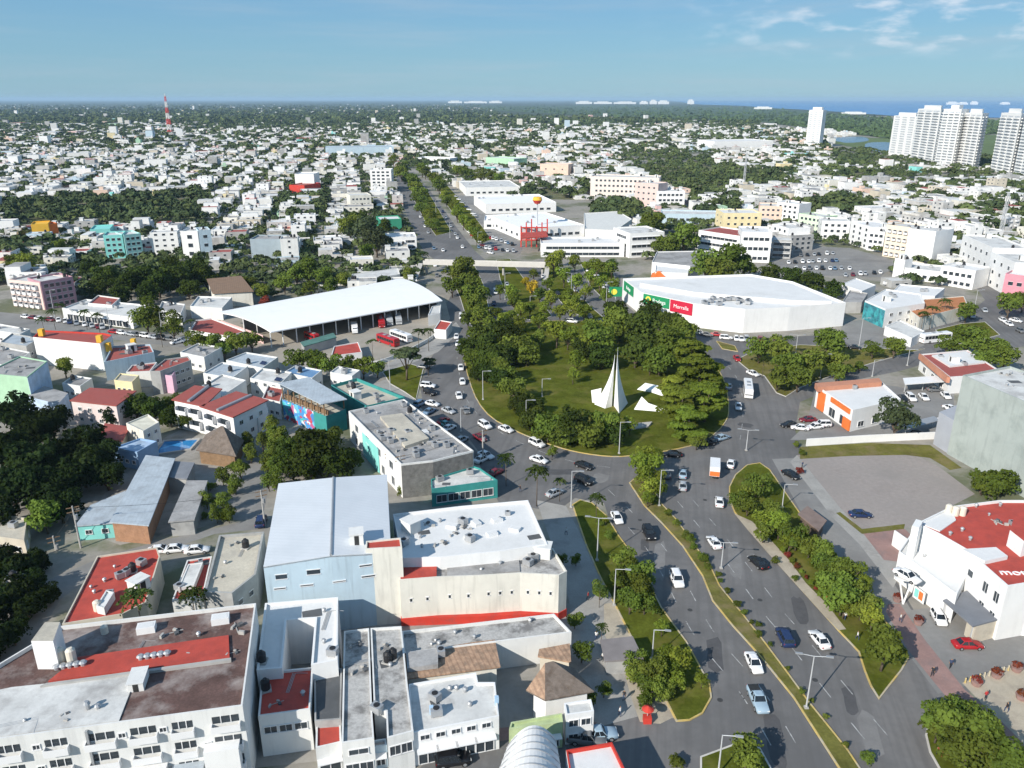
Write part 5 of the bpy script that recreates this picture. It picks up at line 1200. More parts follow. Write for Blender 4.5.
for (x, y, w, d, h, rz, wl_, rf, st) in HOUSES[:NH]:
    c, s = math.cos(rz), math.sin(rz)
    loc = [(-w / 2, -d / 2), (w / 2, -d / 2), (w / 2, d / 2), (-w / 2, d / 2)]
    if rnd.random() < .35: k = rnd.uniform(.3, .6); loc = [(-w / 2, -d / 2), (w / 2, -d / 2), (w / 2, d / 2 * (1 - k)), (w * .1, d / 2 * (1 - k)), (w * .1, d / 2), (-w / 2, d / 2)]
    pts = [(x + a * c - b * s, y + a * s + b * c) for a, b in loc]
    win = []
    if y < 900:
        n = len(pts)
        for i in range(n):
            a, b = pts[i], pts[(i + 1) % n]; L = math.dist(a, b); nx, ny = b[1] - a[1], a[0] - b[0]
            if nx * -x + ny * -y > 0 and L > 4 and rnd.random() < .9:
                win.append((i, max(1, int(L / 4.4)), st, rnd.choice((.9, 1.2, 1.6)), 1.05, 1.1, 3.0, rnd.choice(('tiny', 'tiny', 'tiny', 'balc')) if y < 600 else 'tiny'))
    extra = rnd.random() < .4 and w > 6 and len(pts) == 4
    cl = rnd.choice(['tank', 'tank ac', 'hut tank', 'hut', 'ac tank tank', 'solar tank', '', 'hut ac'])
    stn = {1: 'single storey', 2: 'two storey', 3: 'three storey', 4: 'four storey'}[st]
    hb2 = bld('house', None, pts=pts, h=h, wall=wl_[0], roof=rf[0], par=.5, win=win, rand_cl=cl, cat='house', autob=f'{wl_[1]} {stn} house with {rf[1]} roof', group='flat roofed houses of the town', foot=False)
    if extra:                                            # a further storey over part of the roof
        fx, fy, fw = rnd.choice(((-.25, 0, .5), (.25, 0, .5), (0, .25, .5))), 0, .5
        ex, ey = (w * .5, d * .98) if fx[0] else (w * .98, d * .5)
        q = [(x + (fx[0] * w * .98 + a * ex / 2) * c - (fx[1] * d * .98 + b * ey / 2) * s, y + (fx[0] * w * .98 + a * ex / 2) * s + (fx[1] * d * .98 + b * ey / 2) * c) for a, b in ((-1, -1), (1, -1), (1, 1), (-1, 1))]
        part_prism(hb2, 'upper_storey', None, h - .45, h + rnd.choice((1.0, 1.6, 2.5)), wl_[0], rf[0], pts=inset(q, .05))
# the rest of the town, one mass
def np_mesh(name, verts, quads, mats, midx, label=None, smooth=False):
    me = bpy.data.meshes.new(name); nv, nf = len(verts), len(quads)
    me.vertices.add(nv); me.vertices.foreach_set('co', np.asarray(verts, np.float32).ravel())
    me.loops.add(nf * 4); me.loops.foreach_set('vertex_index', np.asarray(quads, np.int32).ravel())
    me.polygons.add(nf); me.polygons.foreach_set('loop_start', np.arange(0, nf * 4, 4, dtype=np.int32))
    for m in mats: me.materials.append(m)
    me.polygons.foreach_set('material_index', np.asarray(midx, np.int32))
    me.polygons.foreach_set('use_smooth', np.full(nf, bool(smooth)))
    me.update(calc_edges=True); me.validate()
    return me
def boxes(arr):
    """arr: x, y, w, d, h, rot, z0 -> verts, quads (5 faces each: 4 sides, top)"""
    a = np.asarray(arr, float); n = len(a); c, s = np.cos(a[:, 5]), np.sin(a[:, 5])
    sx = np.array((-1, 1, 1, -1)) * .5; sy = np.array((-1, -1, 1, 1)) * .5
    X = a[:, 0:1] + sx * a[:, 2:3] * c[:, None] - sy * a[:, 3:4] * s[:, None]
    Y = a[:, 1:2] + sx * a[:, 2:3] * s[:, None] + sy * a[:, 3:4] * c[:, None]
    V = np.zeros((n, 8, 3)); V[:, :4, 0] = X; V[:, 4:, 0] = X; V[:, :4, 1] = Y; V[:, 4:, 1] = Y; V[:, :4, 2] = a[:, 6:7]; V[:, 4:, 2] = a[:, 6:7] + a[:, 4:5]
    f = np.array([[0, 1, 5, 4], [1, 2, 6, 5], [2, 3, 7, 6], [3, 0, 4, 7], [4, 5, 6, 7]])
    F = (np.arange(n)[:, None, None] * 8 + f[None]).reshape(-1, 4)
    return V.reshape(-1, 3), F
rows, mi = [], []
wm_l = [k[0] for k in WALLS]; rm_l = [k[0] for k in ROOFS]; allm = wm_l + rm_l
def addh(x, y, w, d, h, rz, wl_, rf, z0=0):
    rows.append((x, y, w, d, h, rz, z0)); mi.extend([wm_l.index(wl_)] * 4 + [len(wm_l) + rm_l.index(rf)])
for (x, y, w, d, h, rz, wl_, rf, st) in HOUSES[NH:]:
    addh(x, y, w, d, h, rz, wl_[0], rf[0])
    if rnd.random() < .6: addh(x + rnd.uniform(-.3, .3) * w, y + rnd.uniform(-.3, .3) * d, rnd.uniform(2, 4), rnd.uniform(2, 4), rnd.uniform(1.5, 3), rz, wl_[0], rf[0], h)
FARNO = [[(480, 104), (1100, 99), (1100, 170), (830, 168), (826, 140), (760, 124), (600, 119), (500, 116)], [(868, 120), (1100, 110), (1100, 176), (868, 172)], [(690, 152), (800, 152), (800, 168), (690, 168)]]
occ2 = Grid(40)
for _ in range(21000):
    px, py = rnd.uniform(-110, 1130), 104.2 + 50 * rnd.random() ** .8
    v = P(px, py)
    if v.y < 1400 or any(inside(px, py, q) for q in FARNO): continue
    dens = min(.85, .30 + (py - 106) * .014)
    if math.sin(v.x * .004 + 1.3) * math.cos(v.y * .003 + v.x * .002) < -.35: dens *= .35
    if rnd.random() > dens: continue
    if nobuild(v.x, v.y) or (v.y < 2300 and not occ.free(v.x, v.y, 6)) or not occ2.free(v.x, v.y, 7): continue
    occ2.put(v.x, v.y, 7)
    w, d, h = rnd.uniform(7, 14), rnd.uniform(8, 16), rnd.choice((3.4, 3.4, 3.4, 6.3, 6.3, 9))
    if rnd.random() < .05: w, d, h = rnd.uniform(30, 70), rnd.uniform(20, 45), rnd.uniform(6, 10)
    if rnd.random() < .015: w, d, h = 14, 14, rnd.uniform(16, 26)
    addh(v.x, v.y, w, d, h, TH + rnd.uniform(-.2, .2), pick(WALLS)[0], pick(ROOFS)[0])
for _ in range(400):                                    # the blocks just outside the right edge
    px, py = rnd.uniform(1085, 1420), rnd.uniform(300, 760); v = P(px, py); r_ = rnd.uniform(5, 8)
    if v.y < 70 or blocked(v.x, v.y, 9) or not occ.free(v.x, v.y, r_): continue
    occ.put(v.x, v.y, r_ * 1.05); addh(v.x, v.y, r_ * 1.7, r_ * 1.6, rnd.choice((3.4, 6.3, 6.3, 9)), R(80) + rnd.uniform(-.05, .05), pick(WALLS)[0], pick(ROOFS)[0])
V, F = boxes(rows)
o = link('distant_houses', np_mesh('distant_houses', V, F, allm, mi)); o['kind'] = 'stuff'; o['label'] = 'white flat roofed houses of the far town merging to the horizon'; o['category'] = 'houses'
# ------------------------------------------------------------------ trees
def leaf(name, col, **kw): return mat(name, col, .8, .5, .55, space='obj', rand=.34, trans=.3, spec=0.0, **kw)
lf_dark = leaf('leaf_dark', (.058, .082, .018)); lf_mid = leaf('leaf_mid', (.128, .165, .030)); lf_light = leaf('leaf_light', (.165, .205, .030))
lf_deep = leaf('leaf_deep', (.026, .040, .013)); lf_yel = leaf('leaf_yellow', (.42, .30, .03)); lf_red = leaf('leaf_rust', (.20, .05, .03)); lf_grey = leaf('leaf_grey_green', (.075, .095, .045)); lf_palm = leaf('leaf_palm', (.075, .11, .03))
bark = mat('bark', (.13, .10, .075), .9, .25, 2, space='obj')
def cards(centres, normals, size, rs):
    """folded leaf clumps: two quads each"""
    n = len(centres); c = np.asarray(centres); nn = np.asarray(normals) + rs.normal(0, .55, (n, 3))
    nn /= np.linalg.norm(nn, axis=1, keepdims=True) + 1e-9
    t = np.cross(nn, rs.normal(0, 1, (n, 3))); t /= np.linalg.norm(t, axis=1, keepdims=True) + 1e-9
    b = np.cross(nn, t); s = (np.asarray(size) * rs.uniform(.6, 1.35, n))[:, None]
    k = rs.uniform(.55, 1.0, (n, 1)) * s; dr = -nn * s * rs.uniform(.1, .45, (n, 1))
    V = np.stack([c - t * s + dr, c - b * k * .8, c + t * s * .1, c + b * k, c + t * s + dr * 1.0], 1)       # 5 points
    V = V.reshape(-1, 3); o = np.arange(n)[:, None] * 5
    F = np.concatenate([o + np.array([[0, 1, 2, 3]]), o + np.array([[1, 4, 3, 2]])], 1).reshape(-1, 4)
    return V, F
def crown_pts(rs, lobes, per, jit=.16, flat=0.0):
    C, N = [], []
    for (x, y, z, rx, rz) in lobes:
        m = max(8, int(per * rx * max(rx, rz)))
        d = rs.normal(0, 1, (m, 3)); d /= np.linalg.norm(d, axis=1, keepdims=True)
        d[:, 2] = np.where(d[:, 2] < -.45, -d[:, 2] * .6, d[:, 2])
        r = 1 - np.abs(rs.normal(0, jit, (m, 1)))
        p = d * r * np.array((rx, rx, rz)) + np.array((x, y, z))
        C.append(p); N.append(d * np.array((1, 1, 1 + flat)) + np.array((0, 0, .25 + flat)))
    return np.concatenate(C), np.concatenate(N)
PROTO = {}
def proto(kind, var):
    """unit-ish trees: crown about 2 wide (radius 1), total height 2*asp; returns crown mesh, trunk mesh"""
    if (kind, var) in PROTO: return PROTO[(kind, var)]
    rs = np.random.default_rng(abs(hash((kind, var)) % 9999) if False else sum(map(ord, kind)) * 7 + var)
    tk = MB(); asp = {'round': .85, 'ficus': .72, 'tall': 1.25, 'light': .95, 'flat': .8, 'bush': .62, 'palm': 1.5, 'umbrella': .85}[kind]
    H = 2 * asp
    if kind in ('round', 'ficus', 'light', 'tall', 'bush'):
        nl = {'round': 14, 'ficus': 20, 'light': 15, 'tall': 15, 'bush': 9}[kind]; lo = {'round': .20, 'ficus': .14, 'light': .26, 'tall': .14, 'bush': .05}[kind]
        lobes = []
        for i in range(nl):
            a = rs.uniform(0, 6.28); rr = math.sqrt(rs.uniform(0, 1)) * .66; zz = rs.uniform(lo + .12, .84) * H
            sh = 1 - abs(zz / H - .52) * .9
            lobes.append((math.cos(a) * rr * sh, math.sin(a) * rr * sh, zz, rs.uniform(.26, .46) * (1 if kind != 'light' else .85), rs.uniform(.22, .36) * (1 if kind != 'tall' else 1.3)))
        lobes.append((0, 0, H * (.5 + lo * .3), .62, H * .28))
        C, N = crown_pts(rs, lobes, {'round': 560, 'ficus': 620, 'light': 460, 'tall': 520, 'bush': 640}[kind]); s = .078
        C[:, 2] = np.maximum(C[:, 2], H * lo * .55)
        for (x, y, z, rx, rz) in lobes[:6]: tk.tube((0, 0, H * lo * .8), (x, y, z), .035, .012, n=5)
    elif kind in ('flat', 'umbrella'):
        lobes = []; nl = 26 if kind == 'flat' else 14
        for i in range(nl):
            a = rs.uniform(0, 6.28); f = rs.uniform(.25, 1) if kind == 'flat' else rs.uniform(.74, .95); rr = math.sqrt(rs.uniform(.02, 1)) * (1.02 - .75 * max(0, f - .45))
            lobes.append((math.cos(a) * rr * .8, math.sin(a) * rr * .8, f * H, rs.uniform(.26, .42), rs.uniform(.05, .09)))
        C, N = crown_pts(rs, lobes, 900, flat=.8); s = .075
        for (x, y, z, rx, rz) in lobes[:9]: tk.tube((0, 0, H * .3), (x, y, z), .03, .01, n=5)
    else:                                                 # palm: arching fronds of leaflets
        C, N = [], []
        for k in range(15):
            a = k * 2.399; el = rs.uniform(-.1, 1.1); L = rs.uniform(.8, 1.0)
            for t in np.linspace(.08, 1, 15):
                rr = L * t * math.cos(el * (1 - .3 * t)); zz = H + L * (t * math.sin(el) - .75 * t * t)
                for sgn in (-1, 1):
                    w = .13 * math.sin(math.pi * min(1, t * .9 + .1)) * sgn
                    C.append((math.cos(a) * rr - math.sin(a) * w, math.sin(a) * rr + math.cos(a) * w, zz - abs(w) * .4)); N.append((0, 0, 1))
        C, N = np.array(C), np.array(N, float); s = .10
    V, F = cards(C, N, np.full(len(C), s), rs)
    tr = .055 if kind != 'palm' else .04
    tk.tube((0, 0, 0), (rs.uniform(-.04, .04), rs.uniform(-.04, .04), H * (.5 if kind != 'palm' else 1.0)), tr, tr * .6, n=7)
    cm = np_mesh('crown', V, F, [None], np.zeros(len(F), int)); tm = tk.mesh('trunk', bark, smooth=True)
    PROTO[(kind, var)] = (cm, tm, asp)
    return PROTO[(kind, var)]
CROWN_M = {}
LEAF = {'round': lf_mid, 'ficus': lf_dark, 'tall': lf_mid, 'light': lf_light, 'flat': lf_light, 'bush': lf_mid, 'palm': lf_palm, 'umbrella': lf_grey}
WORD = {'round': 'round mid green tree', 'ficus': 'dense dark green tree', 'tall': 'tall narrow green tree', 'light': 'light green airy tree', 'flat': 'layered light green tree', 'bush': 'low green bush', 'palm': 'palm tree', 'umbrella': 'flat topped umbrella tree'}
LW = {'leaf_deep': 'very dark green tree', 'leaf_yellow': 'yellow flowering tree', 'leaf_rust': 'rust leaved shrub', 'leaf_grey_green': 'grey green round tree', 'leaf_dark': 'dark green tree', 'leaf_light': 'light green tree', 'leaf_mid': 'mid green tree'}
NT = 0
TREES = []
def tree_at(kind, x, y, rad, z=0.0, lm=None, label=None, hs=1.0, base=None):
    global NT
    var = NT % 3; NT += 1
    cm, tm, asp = proto(kind, var); m = lm or LEAF[kind]
    key = (kind, var, m.name)
    if key not in CROWN_M:
        c = cm.copy(); c.materials.clear(); c.materials.append(m); CROWN_M[key] = c
    nm = 'palm_tree' if kind == 'palm' else 'bush' if kind == 'bush' else 'tree'
    root = thing(nm, label, {'bush': 'bush', 'palm': 'palm'}.get(kind, 'tree'), (x, y, z), rnd.uniform(0, 6.28))
    root.scale = (rad, rad, rad * hs)
    c = link('crown', CROWN_M[key], root); t = link('trunk', tm, root)
    b = base or (LW[m.name] if lm and kind not in ('bush', 'palm') else WORD[kind])
    if not label: auto(root, b, root['category'], {'bush': 'bushes', 'palm': 'palms'}.get(kind, 'trees'), (x, y, rad * asp * hs))
    OCCT.put(x, y, rad * .7)
    TREES.append(root)
    return root
OCCT = Grid(30)
def T(kind, px, py, wpx, lm=None, hs=1.0, base=None, label=None):
    """crown centre and crown width as photographed"""
    asp = {'round': .85, 'ficus': .72, 'tall': 1.25, 'light': .95, 'flat': .8, 'bush': .62, 'palm': 1.5, 'umbrella': .85}[kind]
    rad = 3.0
    for _ in range(6):
        v = P(px, py, rad * asp * hs * (1.15 if kind != 'palm' else 1.85)); rad = wpx * .5 * depth(v) / FPX
    return tree_at(kind, v.x, v.y, rad, .08, lm, label, hs, base)
D, M_, Lt = lf_dark, lf_mid, lf_light
TL = {
 'ficus': [(490, 345, 40), (512, 338, 46), (527, 352, 34), (474, 357, 28), (548, 427, 40), (574, 423, 48), (602, 424, 42), (560, 433, 32), (590, 433, 38), (526, 409, 26), (538, 416, 26),
           (598, 338, 42), (620, 322, 46), (645, 328, 46), (671, 340, 44), (636, 350, 44), (660, 360, 38), (602, 356, 34), (616, 310, 32), (684, 330, 36), (650, 312, 34), (672, 322, 34), (583, 348, 26),
           (15, 412, 54), (32, 430, 54), (6, 448, 64), (34, 458, 64), (12, 486, 66), (42, 488, 56), (86, 441, 52), (98, 458, 52), (82, 468, 54), (74, 450, 50), (106, 474, 44), (52, 420, 42), (64, 480, 56), (60, 505, 50), (-6, 515, 50),
           (318, 452, 62), (338, 462, 46), (306, 465, 48), (292, 460, 40), (326, 440, 40), (297, 446, 36), (351, 458, 30), (152, 408, 36), (135, 406, 36), (113, 413, 32), (170, 416, 30), (188, 420, 26), (172, 403, 26), (222, 515, 20),
           (0, 560, 44), (18, 590, 44), (-10, 610, 50), (28, 566, 30), (770, 273, 26), (792, 276, 28), (814, 281, 28), (834, 288, 24), (651, 222, 30), (640, 230, 22),
           (90, 268, 24), (106, 275, 30), (124, 283, 32), (141, 276, 34), (158, 282, 36), (176, 276, 36), (192, 270, 34), (205, 275, 30), (150, 292, 28), (120, 294, 26), (188, 288, 26), (98, 288, 24), (170, 265, 24)],
 'round': [(501, 369, 30), (513, 388, 32), (508, 375, 26), (524, 397, 22), (475, 295, 30), (475, 306, 30), (490, 326, 26), (780, 349, 34), (760, 348, 30), (786, 366, 36), (830, 342, 38), (813, 362, 36), (834, 362, 30),
           (799, 376, 32), (778, 378, 26), (837, 372, 24), (895, 346, 24), (873, 349, 20), (968, 339, 38), (990, 347, 32), (948, 345, 24), (1006, 357, 32), (986, 360, 28), (967, 311, 24), (640, 590, 34), (630, 601, 30), (645, 602, 28), (624, 560, 30), (633, 570, 28), (618, 577, 24),
           (652, 672, 36), (634, 672, 28), (658, 687, 28), (645, 685, 26), (668, 692, 22), (797, 537, 30), (824, 554, 30), (828, 566, 30), (850, 571, 34), (843, 597, 42), (833, 584, 40), (862, 606, 32), (885, 649, 50), (773, 512, 24), (757, 484, 30), (747, 491, 20),
           (963, 726, 60), (943, 716, 46), (981, 737, 50), (995, 748, 54), (968, 750, 54), (952, 737, 42), (747, 756, 46), (297, 359, 30), (316, 362, 34), (331, 365, 30), (348, 365, 26), (363, 366, 28), (377, 368, 22), (308, 269, 32), (296, 274, 26), (343, 280, 22), (331, 285, 22), (311, 288, 20), (324, 276, 24), (284, 282, 22), (262, 292, 22), (250, 282, 16),
           (197, 340, 28), (213, 344, 28), (235, 342, 30), (251, 340, 26), (224, 350, 22), (64, 366, 26), (25, 263, 28), (14, 262, 22), (60, 245, 16), (58, 257, 18), (582, 651, 26), (600, 590, 22), (697, 440, 22),
           (684, 238, 38), (672, 245, 26), (708, 264, 40), (730, 261, 44), (720, 270, 34), (745, 266, 30), (1010, 304, 28), (1024, 300, 24), (662, 245, 24)],
 'light': [(586, 342, 26), (577, 360, 26), (568, 336, 26), (573, 375, 18), (650, 366, 18), (630, 425, 20), (648, 466, 34), (650, 487, 26), (645, 454, 24), (658, 478, 20), (514, 301, 20), (571, 309, 24), (574, 302, 22), (551, 298, 20), (554, 262, 24), (564, 275, 22), (576, 281, 20), (597, 267, 20), (612, 268, 20), (590, 276, 18),
           (539, 321, 22), (557, 331, 32), (504, 322, 24), (520, 323, 20), (682, 660, 32), (675, 671, 26), (702, 680, 18), (662, 627, 20), (780, 524, 30), (762, 519, 24), (873, 617, 28), (865, 585, 22), (552, 452, 14)],
 'flat': [(680, 404, 46), (700, 374, 52), (706, 402, 46), (690, 424, 42), (692, 354, 42), (672, 388, 30), (712, 386, 30)],
 'umbrella': [(406, 362, 40), (428, 366, 20)],
 'palm': [(537, 472, 28), (506, 459, 22), (560, 482, 16), (597, 498, 20), (372, 342, 14), (418, 332, 14), (428, 331, 14), (760, 344, 14), (789, 339, 14), (764, 360, 14), (933, 309, 14), (946, 302, 14), (924, 314, 12), (60, 306, 12), (52, 312, 12), (84, 312, 12), (97, 316, 12), (42, 320, 12), (160, 330, 12), (190, 322, 12),
          (137, 598, 40), (192, 595, 32), (602, 628, 16), (600, 589, 16), (423, 254, 12), (612, 262, 12), (548, 255, 12)],
 'tall': [(270, 424, 20), (281, 437, 26), (276, 466, 22), (272, 450, 22), (268, 480, 18), (145, 312, 30), (172, 322, 24), (158, 318, 22), (409, 272, 16)],
 'bush': [(687, 535, 16), (702, 556, 14), (737, 603, 12), (759, 633, 12), (802, 691, 10), (868, 758, 20), (812, 700, 8), (677, 761, 22), (994, 480, 52), (983, 484, 36), (1004, 484, 34), (416, 486, 20), (402, 490, 16), (404, 480, 14), (430, 483, 14), (796, 444, 10), (802, 452, 10), (848, 368, 18), (860, 366, 16), (232, 466, 16), (210, 486, 16), (197, 506, 16), (228, 480, 14), (215, 500, 14), (205, 515, 12), (232, 490, 14), (720, 580, 8), (752, 622, 8)],
}
TL['round'] += [(640, 574, 34), (636, 660, 26), (646, 700, 22), (664, 676, 24), (738, 500, 22), (748, 505, 24), (764, 532, 24), (786, 532, 26), (810, 546, 26), (838, 574, 34), (820, 566, 24), (855, 590, 32), (872, 605, 28), (775, 520, 22), (768, 506, 18), (938, 728, 36), (960, 712, 36), (1012, 764, 44), (972, 716, 40)]
TL['light'] += [(640, 462, 26), (655, 458, 24), (646, 476, 26), (660, 490, 20), (648, 498, 18), (790, 540, 24), (845, 605, 28), (668, 655, 26), (676, 682, 22), (606, 520, 10)]
TL['bush'] += [(668, 512, 12), (676, 522, 12), (694, 546, 12), (708, 566, 12), (718, 574, 10), (728, 590, 10), (744, 612, 10), (758, 624, 10), (770, 644, 8), (788, 668, 8), (826, 716, 9), (846, 744, 10), (655, 500, 14), (690, 538, 14), (705, 558, 14), (775, 560, 12), (795, 578, 10), (608, 535, 14), (600, 522, 12)]
TL['ficus'] += [(500, 378, 30), (488, 372, 26), (518, 402, 28), (536, 405, 24), (530, 420, 28), (615, 434, 30), (478, 372, 22), (480, 338, 38), (468, 346, 28), (500, 332, 40), (518, 346, 40), (505, 352, 36), (486, 360, 32), (10, 568, 40), (32, 580, 36), (-2, 598, 44), (26, 606, 38), (48, 592, 30), (12, 632, 40), (-14, 650, 44), (40, 562, 26), (-50, 640, 60), (-90, 600, 60), (-40, 700, 60), (-30, 575, 50), (-70, 670, 60), (8, 600, 40), (-20, 640, 50), (30, 560, 34), (4, 575, 40), (285, 452, 36), (310, 438, 36)]
TL['tall'] += [(272, 436, 24), (284, 446, 24), (268, 462, 22), (278, 480, 22), (224, 500, 20), (216, 512, 18), (234, 482, 20), (240, 468, 20), (206, 498, 18), (228, 512, 18), (222, 474, 18), (250, 452, 18), (246, 440, 18), (262, 440, 20)]
TL['light'] += [(512, 292, 20), (520, 310, 20), (530, 308, 18), (545, 308, 18), (560, 312, 20), (584, 312, 22), (566, 296, 20), (585, 292, 18), (600, 282, 18), (606, 296, 18), (614, 284, 16), (500, 290, 16), (510, 318, 22), (548, 284, 16), (560, 256, 18), (575, 262, 18), (590, 266, 18)]
TL['round'] += [(470, 283, 26), (468, 318, 22), (482, 318, 26), (495, 312, 16), (540, 294, 18), (590, 326, 22), (540, 338, 22), (560, 560, 16), (556, 596, 18), (575, 620, 20), (590, 700, 20), (604, 690, 18), (576, 560, 14)]
for kind, lst in TL.items():
    for a in lst:
        f = 1.0
        if 460 < a[0] < 726 and 300 < a[1] < 445: f = 1.04
        elif a[1] < 335: f = 1.1
        elif a[0] > 500 and kind in ('round', 'light'): f = 1.12
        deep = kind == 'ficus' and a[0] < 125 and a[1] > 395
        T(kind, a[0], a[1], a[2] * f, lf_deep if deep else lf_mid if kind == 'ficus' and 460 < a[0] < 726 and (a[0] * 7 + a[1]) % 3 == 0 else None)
T('round', 461, 272, 42, M_); T('round', 452, 285, 26, M_); T('light', 532, 288, 20, lf_yel); T('light', 526, 282, 13, lf_yel); T('light', 534, 274, 15, lf_light)
T('round', 897, 416, 46, lf_grey, 1.1); T('round', 364, 232, 46, lf_grey, .9); T('round', 350, 226, 34, M_); T('round', 376, 240, 36, lf_grey); T('ficus', 358, 218, 26); T('round', 366, 252, 26); T('round', 385, 226, 22, D); T('round', 44, 514, 46, M_)
T('light', 138, 596, 18, lf_yel); T('bush', 800, 470, 12, lf_red); T('bush', 279, 408, 18, lf_red); T('bush', 265, 300, 16, lf_red)
for k in range(9): T('bush', 783 + k * 4.6, 549 + k * 5.6, rnd.uniform(6, 10), lf_red if k % 2 else Lt)
T('tall', 45, 515, 30, M_, .7)
# avenue trees beyond the footbridge
for (x0, y0, x1, y1, n, w0, w1) in [(414, 188, 434, 226, 9, 14, 20), (442, 195, 482, 240, 10, 13, 18), (396, 160, 412, 184, 5, 16, 20), (424, 168, 440, 186, 5, 16, 20), (455, 170, 500, 178, 6, 14, 18)]:
    for k in range(n):
        t = (k + rnd.uniform(-.3, .3)) / max(1, n - 1); T(rnd.choice(('round', 'round', 'light')), x0 + (x1 - x0) * t + rnd.uniform(-3, 3), y0 + (y1 - y0) * t, rnd.uniform(w0, w1))
nhand = len(TREES)
# wooded patches of the town (photograph areas)
WOODS = [([(0, 207), (60, 200), (130, 195), (200, 193), (214, 212), (206, 222), (140, 226), (60, 222), (0, 226)], 60), ([(640, 166), (715, 160), (800, 172), (800, 188), (720, 200), (650, 196), (600, 172)], 34),
         ([(905, 190), (960, 182), (1040, 184), (1040, 226), (975, 234), (930, 222)], 34), ([(795, 207), (840, 200), (872, 204), (866, 212), (815, 215)], 22), ([(400, 156), (460, 158), (520, 152), (500, 165), (420, 172)], 24),
         ([(0, 250), (30, 246), (60, 252), (40, 262), (0, 262)], 8), ([(600, 205), (640, 210), (640, 220), (612, 228), (590, 215)], 14), ([(288, 200), (325, 198), (330, 212), (300, 222), (280, 214)], 16), ([(690, 196), (735, 198), (735, 214), (695, 216)], 16),
         ([(770, 158), (870, 160), (880, 176), (800, 182), (760, 172)], 26), ([(500, 198), (560, 185), (610, 176), (600, 192), (580, 200)], 14)]
STUFF_T = []
for poly, n in WOODS:
    sheet('woodland_floor', poly, .012 if poly[0][0] < 500 else .03, mat('wood_floor', (.12, .125, .06), .95, .3, .08, (.24, .21, .16), .05, .50, .66), keep=False)
    xs, ys = [q[0] for q in poly], [q[1] for q in poly]; k = 0; tries = 0
    while k < n * 2.4 and tries < 9000:
        tries += 1
        px, py = rnd.uniform(min(xs), max(xs)), rnd.uniform(min(ys), max(ys))
        if not inside(px, py, poly): continue
        v = P(px, py); rad = rnd.uniform(4.5, 7.5)
        if not OCCT.free(v.x, v.y, rad * .3) or not occ.free(v.x, v.y, rad * .35) or blocked(v.x, v.y, rad * .4): continue
        k += 1
        STUFF_T.append((v.x, v.y, rad, rnd.choice(('round', 'round', 'light', 'light', 'ficus') if px > 560 else ('ficus', 'ficus', 'round'))))
        OCCT.put(v.x, v.y, rad * .55)
# street and garden trees between the houses
for _ in range(30000):
    px, py = rnd.uniform(-20, 1044), 150 + 150 * rnd.random() ** 1.5
    v = P(px, py); rad = rnd.uniform(2.0, 4.6) + (1.2 if py < 190 else 0)
    if any(inside(px, py, q) for q in (NOBUILD[0], NOBUILD[1], NOBUILD[2], NOBUILD[3], NOBUILD[4], NOBUILD[-1])): continue
    if not OCCT.free(v.x, v.y, rad * .7) or not occ.free(v.x, v.y, rad * .0) or blocked(v.x, v.y, rad * .7): continue
    if rnd.random() > (.40 if v.y < 800 else .5): continue
    OCCT.put(v.x, v.y, rad * .7); STUFF_T.append((v.x, v.y, rad, rnd.choice(('round', 'ficus', 'round', 'light') if px < 500 else ('round', 'light', 'light', 'round', 'ficus'))))
STUFF_T.sort(key=lambda t: t[2] / t[1], reverse=True)
room = max(0, 296 - sum(1 for o in TREES if o['category'] == 'tree'))
for (x, y, rad, k) in STUFF_T[:room]: tree_at(k, x, y, rad)
STUFF_T = STUFF_T[room:]
# the far trees, one mass
for _ in range(26000):
    px, py = rnd.uniform(-110, 1130), 105.2 + 50 * rnd.random() ** .9
    v = P(px, py)
    if v.y < 1350 or any(inside(px, py, q) for q in FARNO[1:]) or inside(px, py, FARNO[0]): continue
    if not occ2.free(v.x, v.y, 3) or (v.y < 2300 and not occ.free(v.x, v.y, 3)) or blocked(v.x, v.y, 3): continue
    STUFF_T.append((v.x, v.y, rnd.uniform(4.5, 8.5) * (1 if py > 125 else 1.5), 'far'))
for _ in range(5200):
    px, py = rnd.uniform(470, 1060), rnd.uniform(104.8, 142)
    if not any(inside(px, py, q) for q in (MANGROVE,)): continue
    v = P(px, py); STUFF_T.append((v.x, v.y, rnd.uniform(6, 11), 'swamp'))
for _ in range(260):
    px, py = rnd.uniform(1080, 1420), rnd.uniform(300, 760); v = P(px, py)
    if v.y > 70 and not blocked(v.x, v.y, 5) and occ.free(v.x, v.y, 2.5): STUFF_T.append((v.x, v.y, rnd.uniform(2.5, 4.5), 'round'))
bat = {0: [], 1: [], 2: []}
for (x, y, rad, k) in STUFF_T:
    n = 60 if y < 900 else 34 if y < 1500 else 16 if y < 3000 else 9
    d = nrg.normal(0, 1, (n, 3)); d /= np.linalg.norm(d, axis=1, keepdims=True); d[:, 2] = np.abs(d[:, 2]) * 1.0 - .15
    hh = rad * (.62 if k != 'swamp' else .35); c = d * np.array((rad, rad, hh)) * nrg.uniform(.55, 1.0, (n, 1)) + np.array((x, y, hh * 1.15))
    bat[2 if k == 'swamp' else (0 if k == 'ficus' or (k != 'light' and rnd.random() < .5) else 1)].append((c, d + np.array((0, 0, .5)), np.full(n, rad * (.30 if y < 900 else .38 if y < 1500 else .6 if y < 3000 else .85))))
